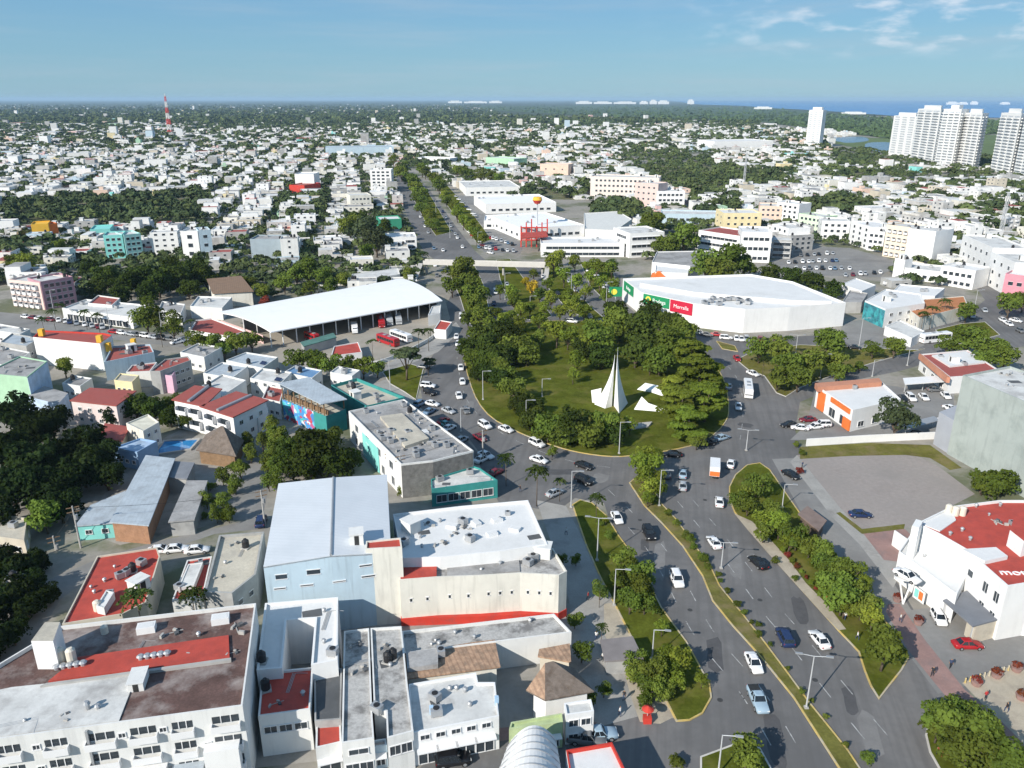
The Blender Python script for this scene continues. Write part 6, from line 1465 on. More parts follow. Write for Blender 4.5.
for k, (nm, m, lab) in enumerate([('distant_trees', mat('far_leaf_dark', (.045, .068, .022), .85, .4, .05), 'dark green garden and street trees scattered through the far town'), ('distant_trees', mat('far_leaf_mid', (.075, .10, .030), .85, .4, .05), 'lighter green trees scattered through the far town'),
                                  ('mangrove_trees', mat('far_leaf_mangrove', (.065, .105, .035), .85, .3, .01), 'flat green mangrove belt between the town and the sea')]):
    V, F = cards(np.concatenate([a[0] for a in bat[k]]), np.concatenate([a[1] for a in bat[k]]), np.concatenate([a[2] for a in bat[k]]), nrg)
    o = link(nm, np_mesh(nm, V, F, [m], np.zeros(len(F), int))); o['kind'] = 'stuff'; o['label'] = lab; o['category'] = 'trees'
print('trees', len(TREES), 'hand', nhand, 'mass', len(STUFF_T), 'houses', len(HOUSES), 'far', len(rows))
# ------------------------------------------------------------------ vehicles
def paint(n, c): return mat('car_paint_' + n, c, .3, .03, 1, spec=.5)
PAINT = {'white': paint('white', (.74, .74, .74)), 'black': paint('black', (.012, .012, .014)), 'silver': paint('silver', (.38, .40, .42)), 'grey': paint('grey', (.14, .145, .15)), 'navy': paint('navy', (.015, .03, .09)),
         'blue': paint('blue', (.12, .20, .30)), 'red': paint('red', (.36, .015, .02)), 'maroon': paint('maroon', (.16, .015, .025)), 'teal': paint('teal', (.10, .30, .32)), 'pale blue': paint('pale_blue', (.30, .40, .48)), 'green': paint('green', (.03, .14, .08)), 'orange': paint('orange_car', (.5, .15, .03))}
cglass = mat('car_glass', (.015, .02, .025), .06, .2, 2, spec=.7); tyrem = mat('tyre', (.018, .018, .018), .9, .1); rimm = mat('wheel_rim', (.35, .36, .37), .4, .05, metal=.5)
lampw = mat('headlight', (.75, .75, .72), .15, .02, spec=.6); lampr = mat('taillight', (.35, .01, .01), .25, .02, spec=.5); trimb = mat('car_trim', (.03, .03, .03), .6, .1)
CARP = {}
SPEC = {  # body stations: x, half width, bottom, top; cabin: base x front/rear, roof x front/rear, belt, roof height, half widths
    'sedan': ([(2.26, .60, .40, .60), (2.12, .80, .24, .70), (1.5, .88, .22, .80), (.95, .90, .22, .90), (-.2, .90, .22, .92), (-1.4, .90, .22, .96), (-1.95, .86, .24, .97), (-2.22, .78, .30, .90), (-2.30, .68, .42, .80)], (1.05, -1.65, .30, -1.0, .90, 1.44, .80, .60), (1.38, -1.35), .32),
    'hatch': ([(1.92, .60, .40, .62), (1.80, .78, .24, .74), (1.3, .84, .22, .86), (.85, .86, .22, .96), (-.2, .86, .22, .98), (-1.4, .86, .24, 1.0), (-1.82, .80, .28, 1.0), (-1.93, .72, .42, .92)], (1.0, -1.80, .38, -1.45, .95, 1.50, .77, .60), (1.20, -1.22), .31),
    'suv': ([(2.28, .66, .48, .80), (2.16, .86, .34, .95), (1.5, .93, .30, 1.03), (1.0, .95, .30, 1.10), (-.2, .95, .30, 1.12), (-1.6, .95, .30, 1.13), (-2.15, .92, .34, 1.13), (-2.30, .82, .46, 1.02)], (1.05, -2.16, .50, -1.92, 1.08, 1.74, .86, .70), (1.42, -1.38), .38),
    'van': ([(2.40, .70, .46, .85), (2.25, .90, .32, 1.05), (1.7, .96, .30, 1.18), (1.3, .97, .30, 1.25), (-1.8, .97, .30, 1.28), (-2.35, .95, .34, 1.28), (-2.45, .86, .44, 1.1)], (1.7, -2.36, 1.05, -2.24, 1.22, 2.05, .92, .80), (1.55, -1.55), .36),
}
def car_proto(kind):
    if kind in CARP: return CARP[kind]
    parts = []                                             # (name, mesh) ; paint is slot 0 of body and roof
    def put(nm, mb, ms, smooth=False): parts.append((nm, mb.mesh('car_' + nm.strip('>'), ms, smooth=smooth)))
    if kind in SPEC or kind == 'pickup':
        if kind == 'pickup': st, cb, wx, wr = SPEC['suv'][0], (1.05, -.75, .50, -.55, 1.08, 1.72, .86, .70), (1.62, -1.55), .39; st = [(x * 1.16, a, b, c) for x, a, b, c in st]
        else: st, cb, wx, wr = SPEC[kind]
        rings = []
        for x, hw, zb, zt in st:
            zm = zb + (zt - zb) * .55
            rings.append([(x, -hw * .9, zb), (x, -hw, zb + .12), (x, -hw, zm), (x, -hw * .95, zt - .05), (x, -hw * .84, zt), (x, hw * .84, zt), (x, hw * .95, zt - .05), (x, hw, zm), (x, hw, zb + .12), (x, hw * .9, zb)])
        put('body', MB().loft(rings), [PAINT['white']], True)
        bf, br, tf, tr, zb, zt, hb, ht = cb
        g = MB(); lo = [(bf, -hb, zb - .06), (bf, hb, zb - .06), (br, hb, zb - .02), (br, -hb, zb - .02)]; hi = [(tf, -ht, zt), (tf, ht, zt), (tr, ht, zt), (tr, -ht, zt)]
        g.add(lo + hi, [[0, 1, 5, 4], [1, 2, 6, 5], [2, 3, 7, 6], [3, 0, 4, 7]]); put('windows', g, [cglass])
        r = MB(); e = .05
        tp = [(tf - .02, -ht, zt - .03), (tf + e, -ht * .6, zt + .0), (tf + e, ht * .6, zt), (tf - .02, ht, zt - .03), (tr + .02, ht, zt - .03), (tr - e, ht * .6, zt), (tr - e, -ht * .6, zt), (tr + .02, -ht, zt - .03)]
        mid_ = [(tf - .18, -ht * .7, zt + .07), (tf - .1, -ht * .4, zt + .08), (tf - .1, ht * .4, zt + .08), (tf - .18, ht * .7, zt + .07), (tr + .18, ht * .7, zt + .06), (tr + .12, ht * .4, zt + .07), (tr + .12, -ht * .4, zt + .07), (tr + .18, -ht * .7, zt + .06)]
        r.add(tp + mid_, [[i, (i + 1) % 8, 8 + (i + 1) % 8, 8 + i] for i in range(8)] + [[8, 9, 10, 11, 12, 13, 14, 15]])
        for s in (-1, 1):
            for (xa, xb_) in ((bf, tf), (br, tr)): r.tube((xa, s * hb, zb - .04), (xb_, s * ht, zt - .01), .055, n=5)
            xm = (bf + br) * .5 * .9; xt = (tf + tr) * .5
            r.tube((xm, s * (hb + .005), zb - .04), (xt, s * (ht + .005), zt - .01), .045, n=5)
        put('roof', r, [PAINT['white']])
        if kind == 'pickup':
            b = MB(); b.poly([(-.9, -.78, 1.155), (-2.5, -.78, 1.155), (-2.5, .78, 1.155), (-.9, .78, 1.155)][::-1]); put('cargo_bed', b, [trimb])
        xf, xr, hwf, zf = st[1][0], st[-2][0], st[1][1], st[1][3]
        for s in (-1, 1):
            put('headlight', MB().box((xf + .03, s * hwf * .72, zf - .20), (.16, .34, .15)), [lampw])
            put('taillight', MB().box((xr - .03, s * st[-2][1] * .82, st[-2][3] - .26), (.12, .26, .2)), [lampr])
            put('mirror', MB().box((bf - .25, s * (hb + .16), zb), (.16, .2, .14)), [trimb])
        hw = max(k[1] for k in st)
        for x in wx:
            for s in (-1, 1):
                w = MB(); w.tube((x, s * (hw - .20), wr), (x, s * (hw + .015), wr), wr, n=14); put('wheel', w, [tyrem]); w = MB(); w.tube((x, s * (hw + .005), wr), (x, s * (hw + .03), wr), wr * .62, n=10); put('>rim', w, [rimm])
    elif kind in ('bus', 'coach', 'minibus'):
        L, Wd, Hh = {'bus': (10.5, 1.22, 3.0), 'coach': (12.0, 1.27, 3.4), 'minibus': (7.2, 1.08, 2.75)}[kind]; h = L / 2
        rings = []
        for x, k, zb, zt in ((h, .92, .5, Hh - .45), (h - .12, .98, .34, Hh - .12), (h - .5, 1, .32, Hh), (-h + .4, 1, .32, Hh), (-h + .06, .98, .34, Hh - .08), (-h, .94, .45, Hh - .25)):
            hw = Wd * k; rings.append([(x, -hw, zb), (x, -hw, zt - .25), (x, -hw * .86, zt), (x, hw * .86, zt), (x, hw, zt - .25), (x, hw, zb)])
        put('body', MB().loft(rings), [PAINT['white']])
        for s in (-1, 1):
            w = MB(); y = s * (Wd + .012); z0, z1 = Hh * .46, Hh * .80; n = max(4, int(L / 1.5))
            for k in range(n):
                a = -h + .5 + (L - 1.1) * k / n; b = -h + .5 + (L - 1.1) * (k + .93) / n
                q = [(a, y, z0), (b, y, z0), (b, y, z1), (a, y, z1)]; w.poly(q if s < 0 else q[::-1])
            put('side_windows', w, [cglass])
        put('windscreen', MB().poly([(h + .015, -Wd * .84, Hh * .42), (h + .015, Wd * .84, Hh * .42), (h - .06, Wd * .8, Hh * .84), (h - .06, -Wd * .8, Hh * .84)]), [cglass])
        put('rear_window', MB().poly([(-h - .012, Wd * .7, Hh * .52), (-h - .012, -Wd * .7, Hh * .52), (-h + .03, -Wd * .7, Hh * .82), (-h + .03, Wd * .7, Hh * .82)]), [cglass])
        for x in (-1.2, 1.6): put('roof_hatch', MB().box((x, 0, Hh), (1.4, 1.0, .16)), [metal_g])
        for s in (-1, 1):
            put('headlight', MB().box((h - .02, s * Wd * .7, .62), (.12, .4, .2)), [lampw]); put('taillight', MB().box((-h + .01, s * Wd * .78, .9), (.1, .24, .4)), [lampr])
        for x in (h * .62, -h * .55):
            for s in (-1, 1):
                w = MB(); w.tube((x, s * (Wd - .25), .48), (x, s * (Wd + .012), .48), .48, n=14); w.tube((x, s * (Wd + .013), .48), (x, s * (Wd + .025), .48), .28, n=10, mi=1); put('wheel', w, [tyrem, rimm])
    elif kind == 'truck':
        put('body', MB().loft([[(x, -1.0 * k, zb), (x, -1.0 * k, zt - .2), (x, -.85 * k, zt), (x, .85 * k, zt), (x, 1.0 * k, zt - .2), (x, 1.0 * k, zb)] for x, k, zb, zt in ((3.5, .92, .5, 1.5), (3.35, 1, .4, 1.75), (2.9, 1, .4, 2.35), (1.9, 1, .4, 2.4))]), [PAINT['white']])
        put('cargo_box', MB().box((-.9, 0, .75), (5.2, 2.2, 2.3)), [PAINT['white']])
        put('rear_door', MB().box((-3.53, 0, .85), (.06, 2.1, 1.1)), [orange]); put('chassis', MB().box((-.6, 0, .45), (6.0, 1.0, .3)), [trimb])
        put('windscreen', MB().poly([(3.42, -.82, 1.62), (3.42, .82, 1.62), (3.0, .78, 2.25), (3.0, -.78, 2.25)]), [cglass])
        for s in (-1, 1): put('headlight', MB().box((3.46, s * .7, .75), (.12, .35, .2)), [lampw])
        for x in (2.5, -2.2):
            for s in (-1, 1):
                w = MB(); w.tube((x, s * .75, .45), (x, s * 1.02, .45), .45, n=14); w.tube((x, s * 1.021, .45), (x, s * 1.035, .45), .27, n=10, mi=1); put('wheel', w, [tyrem, rimm])
    CARP[kind] = parts
    return parts
PV = {}
KW = {'sedan': 'car', 'hatch': 'car', 'suv': 'car', 'van': 'van', 'pickup': 'pickup', 'bus': 'bus', 'coach': 'coach', 'minibus': 'minibus', 'truck': 'truck'}
KD = {'sedan': 'saloon car', 'hatch': 'hatchback', 'suv': 'sport utility car', 'van': 'van', 'pickup': 'pickup', 'bus': 'bus', 'coach': 'long coach', 'minibus': 'minibus', 'truck': 'box truck'}
NAMES = {'sedan': 'car', 'hatch': 'car', 'suv': 'car', 'van': 'van', 'pickup': 'pickup_truck', 'bus': 'bus', 'coach': 'coach', 'minibus': 'minibus', 'truck': 'box_truck'}
CARS = []
def car(kind, px, py, dx, dy, col, label=None, z=.02, group='cars on the avenue and roundabout', world=None, detail=True, sc=1.0):
    """stands at (px, py); (dx, dy) = a photograph direction its nose points to"""
    v = P(px, py, z + .7); v = Vector((v.x, v.y, z))
    if world: v = Vector(world)
    u0 = P(px, py); u1 = P(px + dx * 4, py + dy * 4); rz = math.atan2(u1.y - u0.y, u1.x - u0.x)
    pm = PAINT[col]
    root = thing(NAMES[kind], label, KW[kind], v, rz, group); root.scale = (sc, sc, sc)
    for nm, me in car_proto(kind):
        if not detail and nm in ('mirror', 'headlight', 'taillight'): continue
        if nm in ('body', 'roof', 'cargo_box') and col != 'white':
            k = (kind, nm, col)
            if k not in PV: PV[k] = me.copy(); PV[k].materials[0] = pm
            me = PV[k]
        if nm[0] == '>':
            if detail: link(nm[1:], me, last)
            continue
        last = link(nm, me, root)
    if not label: auto(root, f'{col} {KD[kind]}', KW[kind], group, (v.x, v.y, .7))
    CARS.append(root)
    return root
for a in [
    ('suv', 537, 443, 1, .45, 'white', 'white sport utility car hugging the roundabout kerb below the dark hedge'), ('sedan', 539, 459, 1, .3, 'white', 'white saloon car in the outer ring lane below the kerb hugging white one'),
    ('sedan', 584, 465, 1, .35, 'black', 'black saloon car entering the avenue from the ring'), ('suv', 584, 480, 1, .45, 'black', 'black sport utility car just behind the median tip, by the tall lamp'),
    ('sedan', 555, 492, 1, -.45, 'silver', 'silver car turning in from the dark side lane by the white complex'), ('sedan', 617, 517, .55, 1, 'white', 'white saloon car in the kerb lane beside the shaded verge'),
    ('suv', 649, 533, .5, 1, 'black', 'black sport utility car on the left carriageway beside the median'), ('suv', 677, 579, .4, 1, 'white', 'white sport utility car midway down the left carriageway'),
    ('sedan', 754, 662, .5, 1, 'white', 'white saloon car near the median on the left carriageway'), ('pickup', 758, 699, .45, 1, 'pale blue', 'pale blue pickup lowest on the left carriageway'),
    ('sedan', 672, 453.5, -1, -.05, 'black', 'black car at the ring exit under the layered tree'), ('sedan', 683, 473, .05, -1, 'pale blue', 'pale blue car waiting in tree shade at the ring'),
    ('sedan', 683, 485, .05, -1, 'silver', 'silver car queued behind the pale blue one in tree shade'), ('sedan', 667, 473, -.1, -1, 'grey', 'grey car in the darkest tree shade beside the median tree'),
    ('truck', 714.5, 470, .02, -1, 'white', 'white box truck with orange rear door entering the ring'), ('sedan', 731, 463, .25, -1, 'white', 'white car right of the white box truck'),
    ('sedan', 719.5, 501, -.05, -1, 'white', 'white saloon car following the box truck'), ('sedan', 714, 541.5, -.7, -1, 'white', 'white car passing the lamp on the right carriageway'),
    ('sedan', 758, 561.5, -.9, -.8, 'black', 'black saloon car alone on the right carriageway'), ('suv', 785, 637, -.5, -1, 'navy', 'navy sport utility car near the median lamp'),
    ('sedan', 819.5, 638.5, -.8, -1, 'white', 'white saloon car right of the navy one'), ('hatch', 939, 617, .6, 1, 'white', 'white hatchback parked on the forecourt by the slate canopy'),
    ('sedan', 968, 643.5, 1, 0, 'red', 'red saloon car on the forecourt by the tan kiosk'),
    ('sedan', 722, 437, 1, -.3, 'pale blue', 'pale blue car rounding the island under the layered tree'), ('sedan', 738.5, 406, .1, 1, 'white', 'white car just below the white bus'),
    ('bus', 748, 391, .12, 1, 'white', 'white city bus coming down the road right of the island'), ('sedan', 729, 386, .1, -1, 'silver', 'silver car in the shade beside the island and white bus'), ('suv', 707, 442, 1, -.1, 'black', 'black sport utility car in the shade under the layered tree'),
    ('suv', 485, 425, 1, .6, 'white', 'white sport utility car entering the ring at left'), ('sedan', 506, 428.5, 1, .4, 'white', 'white saloon car at the island kerb by the hedge'),
    ('sedan', 459, 395, .3, 1, 'white', 'white saloon car mid lane on the left of the ring'), ('sedan', 432, 403, 1, .2, 'white', 'white car at the car park edge on the left of the ring'),
    ('sedan', 466, 409.5, .5, 1, 'grey', 'grey car beside the island\'s left kerb'), ('sedan', 448.5, 410, 1, .4, 'silver', 'silver car in the building shade left of the ring'), ('sedan', 446, 424, 1, .5, 'teal', 'teal car parked by the grey roofed hall'),
    ('sedan', 480, 437, 1, .6, 'maroon', 'maroon car parked in deep shade by the teal annex'), ('sedan', 486, 454.5, 1, .4, 'white', 'white car parked in shade above the teal annex'), ('suv', 430, 392, 1, .4, 'black', 'black sport utility car at the corner of the green verge'),
    ('sedan', 461, 367, 0, 1, 'white', 'white car, lower of the pair beside the island trees'), ('sedan', 462.5, 381, .1, 1, 'white', 'white car between two others on the ring\'s left arm'),
    ('sedan', 456.5, 336, -.2, 1, 'white', None), ('sedan', 458, 343, -.2, 1, 'white', None), ('van', 461.5, 317, 0, 1, 'white', None), ('sedan', 466, 352, 0, 1, 'white', None),
    ('van', 495.5, 292, .3, 1, 'white', None), ('pickup', 493, 312, .1, 1, 'blue', None), ('sedan', 494, 303, .1, 1, 'navy', None), ('sedan', 507, 284, .3, 1, 'silver', None), ('sedan', 543, 276, .3, 1, 'white', None), ('sedan', 558, 293, .6, 1, 'black', None),
    ('suv', 572, 321, 1, .1, 'white', None), ('sedan', 590, 316, .5, 1, 'grey', None), ('sedan', 435, 265, .2, 1, 'white', None), ('sedan', 434, 248, .3, 1, 'blue', None), ('sedan', 443, 250, .3, 1, 'white', None), ('sedan', 437, 275, .1, 1, 'grey', None),
    ('sedan', 737, 358, .8, 1, 'red', 'red and white taxi like car above the white bus'), ('sedan', 753, 373, 1, .4, 'white', 'white car under the trees opposite the white bus'), ('suv', 726, 337.5, 1, .05, 'white', None), ('sedan', 699, 332, 1, .2, 'white', None), ('sedan', 707, 334, 1, .1, 'grey', None), ('sedan', 717, 334, 1, .1, 'red', None),
    ('sedan', 855, 347, 1, .1, 'black', None), ('coach', 935, 340, 1, -.1, 'white', 'white coach with black windows on the right hand street'),
    ('sedan', 860.5, 513.5, 1, .03, 'navy', 'navy saloon car alone on the vacant gravel lot'), ('sedan', 791, 474, 1, .55, 'black', 'black car on the frontage road beside the vacant lot'),
    ('pickup', 587, 738, 1, .1, 'grey', 'dark grey pickup below the corner shop'), ('pickup', 598, 734, 1, -.1, 'pale blue', 'pale blue pickup parked at the corner of the promenade'), ('suv', 453, 759, 1, -.15, 'black', 'black sport utility car below the red paving at bottom edge'),
    ('suv', 3, 679, .6, -1, 'silver', 'silver sport utility car cut by left edge'), ('sedan', 197, 549, 1, -.1, 'white', 'white car in the street left of the beige roofed house'), ('sedan', 160, 549, 1, -.1, 'white', 'white car by the wide red roof'), ('sedan', 176, 548, 1, -.1, 'white', 'white car between the two others above the red roof'),
    ('suv', 261, 521, .3, -1, 'navy', 'navy car at the lane beside the pale blue hall'), ('minibus', 312, 338, 1, .4, 'red', None), ('truck', 354.5, 330, .3, 1, 'white', None), ('bus', 381, 323, .3, 1, 'red', None), ('bus', 389, 321, .3, 1, 'silver', None), ('bus', 398, 320, .3, 1, 'silver', None),
    ('bus', 388, 342, -1, -.35, 'red', 'red sided white bus, left of the pair parked in the terminal yard'), ('bus', 401, 338, -1, -.35, 'white', 'white bus, right of the pair parked in the terminal yard'),
    ('sedan', 800, 427, -1, -.1, 'white', None), ('sedan', 815, 426, -1, .1, 'white', None), ('sedan', 808, 419, -1, 0, 'maroon', None), ('sedan', 789, 424, -1, .1, 'black', None), ('suv', 822, 424, -1, 0, 'white', None),
    ('suv', 911, 397.5, .7, .6, 'white', None), ('sedan', 924, 396.5, .7, .6, 'white', None), ('sedan', 946, 395, .7, .6, 'white', None), ('sedan', 903, 398, .7, .6, 'black', None), ('sedan', 951, 408, 1, .4, 'white', None), ('sedan', 946, 421, 1, .4, 'white', None), ('sedan', 917, 433, 1, -.2, 'black', None), ('sedan', 935, 389, 1, 0, 'grey', None),
    ('sedan', 985, 310, .8, 1, 'silver', None), ('sedan', 1016, 320, 1, .2, 'white', None),
]: car(*a[:6], label=a[6] if len(a) > 6 else None)
COLS = ['white'] * 6 + ['silver'] * 3 + ['grey'] * 2 + ['black'] * 2 + ['red', 'blue', 'maroon', 'navy']
def row(x0, y0, x1, y1, n, dx, dy, group, j=.3):
    for k in range(n):
        t = (k + rnd.uniform(-j, j)) / max(1, n - 1); car(rnd.choice(('sedan', 'hatch', 'suv', 'sedan')), x0 + (x1 - x0) * t, y0 + (y1 - y0) * t, dx, dy, rnd.choice(COLS), None, .02, group, None, False)
row(52, 318.5, 104, 327, 9, .2, 1, 'cars parked along the left street'); row(112, 331, 172, 339, 8, 1, .15, 'cars parked along the left street'); row(24, 316, 48, 319, 4, 1, .1, 'cars parked along the left street')
row(176, 342, 186, 338, 3, 1, -.2, 'cars parked along the left street')
row(790, 262, 838, 260, 9, .3, 1, 'cars in the right hand car park'); row(796, 268, 850, 268, 9, .3, 1, 'cars in the right hand car park'); row(800, 255, 832, 253, 6, .3, 1, 'cars in the right hand car park'); row(845, 275, 880, 272, 6, .4, 1, 'cars in the right hand car park')
row(410, 196, 428, 232, 8, .4, 1, 'cars on the north avenue'); row(443, 212, 462, 246, 6, .4, 1, 'cars on the north avenue'); row(470, 232, 490, 252, 6, 1, .2, 'cars parked by the mall'); row(456, 196, 476, 216, 7, 1, .1, 'cars parked by the mall'); row(486, 236, 512, 244, 8, .3, 1, 'cars parked by the mall'); row(480, 247, 514, 251, 7, .3, 1, 'cars parked by the mall')
row(590, 270, 612, 292, 7, 1, .1, 'cars parked beside the supermarket'); row(735, 338, 775, 341, 7, .3, 1, 'cars parked beside the supermarket'); row(560, 268, 580, 296, 5, .6, 1, 'cars parked beside the supermarket')
row(418, 402, 440, 418, 3, 1, -.6, 'cars parked by the grey roofed hall'); row(452, 430, 492, 468, 4, 1, -.5, 'cars parked by the grey roofed hall')
row(424, 366, 428, 384, 2, 1, .1, 'cars parked by the grey roofed hall'); row(940, 300, 972, 316, 5, .8, 1, 'cars on the right hand street'); row(1000, 318, 1020, 330, 3, 1, .5, 'cars on the right hand street')

# display car lifted on V shaped posts
pv = P(903, 604); cz = 4.6
o = thing('display_stand', 'white V shaped posts holding up a display car', 'stand', (pv.x, pv.y, 0))
for k in (-1, 1):
    MB().tube((pv.x, pv.y, 0), (pv.x + k * 1.1, pv.y + .5, cz), .16).build('post', whiter, o)
MB().box((pv.x, pv.y + .4, cz), (3.6, 1.4, .14), -.3).build('platform', whiter, o)
car('sedan', 903, 582, 1, .55, 'white', 'white car raised on the V shaped posts', world=(pv.x, pv.y + .4, cz + .13))

# ------------------------------------------------------------------ street furniture
def lamp(px, py, ytop, arms=2, ang=None):
    b = P(px, py); h = min(max(up(px, py, ytop), 5.5), 11.5)
    o = thing('street_lamp', None, 'street lamp', (b.x, b.y, 0)); auto(o, 'grey double armed street lamp' if arms == 2 else 'grey single armed street lamp', 'street lamp', 'street lamps', (b.x, b.y, h * .5))
    MB().tube((b.x, b.y, 0), (b.x, b.y, h), .13, .07, n=8).build('pole', galv, o); MB().box((b.x, b.y, .1), (.55, .55, .25)).build('base', concrete, o)
    rz = R(-11) if ang is None else ang
    for s in ((-1, 1) if arms == 2 else (1,)):
        e = Vector((b.x + s * math.cos(rz) * 2.0, b.y + s * math.sin(rz) * 2.0, h + .15))
        ar = MB().tube((b.x, b.y, h - .05), e, .05, n=6).build('arm', galv, o)
        MB().box((e.x, e.y, e.z - .08), (.95, .32, .16), rz).build('lamp_head', metal_g, ar)
for a in [(806, 708.5, 656, 2), (721, 569, 545, 2), (659, 506, 470, 1), (597, 561, 518, 2), (571, 508, 471, 1), (619, 454, 422, 1), (614, 606, 569, 1), (652, 660, 637, 1), (718, 775, 735, 1), (746, 451, 433, 2), (483, 400, 371, 1), (526, 425, 400, 1), (542, 397, 384, 1),
          (461, 432, 408, 1), (390.5, 392, 360, 2), (795, 358, 335, 2), (859, 346, 318, 1), (907, 366, 350, 1), (872, 377, 362, 1), (820, 378, 354, 1), (505, 300, 270, 1), (530, 316, 296, 1), (571, 300, 272, 2), (606, 308, 282, 1), (55, 318, 290, 1), (110, 330, 304, 1), (163, 338, 312, 1), (973, 315, 290, 1), (450, 238, 222, 1), (436, 214, 200, 1), (782, 508, 490, 1), (478, 248, 232, 1)]: lamp(*a)
def upole(px, py, ytop, label):
    b = P(px, py); h = min(up(px, py, ytop), 12)
    o = thing('utility_pole', label, 'utility pole', (b.x, b.y, 0)); MB().tube((b.x, b.y, 0), (b.x, b.y, h), .2, .14, n=8).build('pole', concrete, o)
    for zz in (h - .4, h - 1.3): MB().box((b.x, b.y, zz), (2.2, .14, .14), .5).build('crossarm', wood, o)
    MB().tube((b.x + .35, b.y, h - 2.8), (b.x + .35, b.y, h - 1.8), .28, n=10).build('transformer', metal_g, o)
    return Vector((b.x, b.y, h))
u1_ = upole(81, 548, 506, 'concrete utility pole in front of the small turquoise house'); u2_ = upole(56, 550, 536, 'short utility pole in the shaded yard at left'); u3_ = upole(265, 526, 490, 'utility pole at the lane beside the pale blue hall'); u4_ = upole(402, 492, 455, 'utility pole at the corner of the grey roofed hall'); u5_ = upole(483, 462, 430, 'utility pole above the teal annex')
u6_ = upole(391, 480, 452, 'utility pole between the grey roofed hall and the white complex')
def cable(a, b, label):
    m = MB(); n = 10
    f = lambda t: a.lerp(b, t) - Vector((0, 0, 4 * .7 * t * (1 - t)))
    for k in range(n): m.tube(f(k / n), f((k + 1) / n), .03, n=4, caps=False)
    tag(m.build('cable', blackp), label, 'cable')
dz_ = Vector((0, 0, -.35)); cable(u1_ + dz_, u3_ + dz_, 'thin overhead cable crossing from the turquoise house to the pale blue hall'); cable(u4_ + dz_, u5_ + dz_, 'thin overhead cable along the front of the grey roofed hall'); cable(u1_ + dz_, u2_ + dz_, 'thin overhead cable over the shaded yard at left')

# the white monument of folded blades
mo = thing('monument', 'tall white folded concrete monument rising from the roundabout lawn', 'monument', P(612, 412))
wm_ = mat('monument_white', (.80, .80, .78), .7, .03, .3)
HM = up(614, 408, 346)
def blade(foot, tip, nm, n=18, pw=1.8):
    """a tapering folded blade: foot = ground polygon, curving up to the tip"""
    q = [P(*k) for k in foot]; m = MB(); rows_ = []; c = q[0]
    for k in range(n + 1):
        t = k / n; e = (1 - t) ** pw * .985 + .015
        ax = Vector((q[0].x + (tip[0] - q[0].x) * t, q[0].y + (tip[1] - q[0].y) * t, tip[2] * t))
        rows_.append([ax + (p - q[0]) * e for p in q])
    m.loft(rows_); return m.build(nm, wm_, mo)
tb = P(612.5, 411); tipL = (tb.x + .1, tb.y + 1.0, HM * .88); tipR = (tb.x + .75, tb.y + .8, HM)
blade([(611.8, 407), (605, 409), (594, 404.5), (601, 400)], tipL, 'left_blade'); blade([(613.6, 406), (622, 399), (628, 403.5), (619.2, 414)], tipR, 'right_blade')
m = MB(); a = P(596, 404); b = P(604, 407); c = P(606, 401); e = P(597, 396)
m.add([a, b, c, (a.x - .6, a.y, 2.6), (b.x, b.y, 4.2), (c.x, c.y, 6.5), (e.x, e.y, 3.6)], [[0, 1, 4, 3], [1, 2, 5, 4], [3, 4, 5, 6], [0, 3, 6], [0, 6, 5, 2]])
a = P(600, 404); b = P(594, 403)
m = MB(); m.add([(b.x - .5, b.y, 0), (a.x, a.y + .4, 0), (a.x, a.y + 1.4, 0), (b.x - .9, b.y + .4, 3.6), (a.x + .3, a.y + .4, 4.6), (b.x - .5, b.y + 1.0, 3.0)], [[0, 1, 4, 3], [1, 2, 4], [0, 3, 5], [3, 4, 5], [2, 0, 5], [2, 5, 4]]); m.build('wing', wm_, mo)
def slab(name, label, px, hs, t=.35):
    q = [P(x, y, 0) for x, y in px]; m = MB(); n = len(q)
    m.add([(*p[:2], h) for p, h in zip(q, hs)] + [(p.x, p.y, -.02) for p in q], [list(range(n)), *[[i, n + i, n + (i + 1) % n, (i + 1) % n] for i in range(n)]]); return tag(m.build(name, wm_), label, 'sculpture')
slab('ramp_sculpture', 'white triangular ramp on the lawn right of the monument', [(634, 410), (677, 413.5), (648, 408.5), (641, 407)], (.2, .08, 1.6, 3.1))
slab('ramp_sculpture', 'white bent slab behind the triangular ramp on the lawn', [(637, 390), (652, 393), (664, 397), (661, 391), (645, 388)], (.2, .9, .1, 1.5, 1.6))
slab('plaque_slab', 'low grey slab in tree shade on the lawn', [(628, 431), (648, 428), (652, 425), (632, 427)], (.4, .4, 1.0, 1.0)).data.materials[0] = concrete

# kiosks, planters, bollards, gate bits
k1 = bld('kiosk', 'small brown roofed kiosk on the frontage road island', [(801, 514), (818, 528), (824, 520), (808, 508)], 2.6, mat('dark_timber', (.12, .09, .07), .9, .2), mat('brown_sheet', (.20, .15, .13), .8, .2), 0, over=.5, cat='kiosk', foot=False)
bld('kiosk', 'grey red roofed shelter on the promenade between shops and verge', [(607, 659), (640, 657), (631, 638), (603, 641)], 2.8, greyw, mat('grey_brown_sheet', (.21, .19, .185), .85, .12), 0, over=.4, cat='kiosk', foot=False)
q = P(647, 722); o = thing('red_stand', 'small red and white parasol stand on the promenade corner', 'stand', (q.x, q.y, 0))
MB().box((q.x, q.y, 0), (1.1, .9, 1.0)).build('counter', redp, o); MB().tube((q.x, q.y, 1.1), (q.x, q.y, 2.3), .05).build('pole', galv, o); MB().tube((q.x, q.y, 2.2), (q.x, q.y, 2.7), .85, .06, n=10).build('parasol', redp, o)
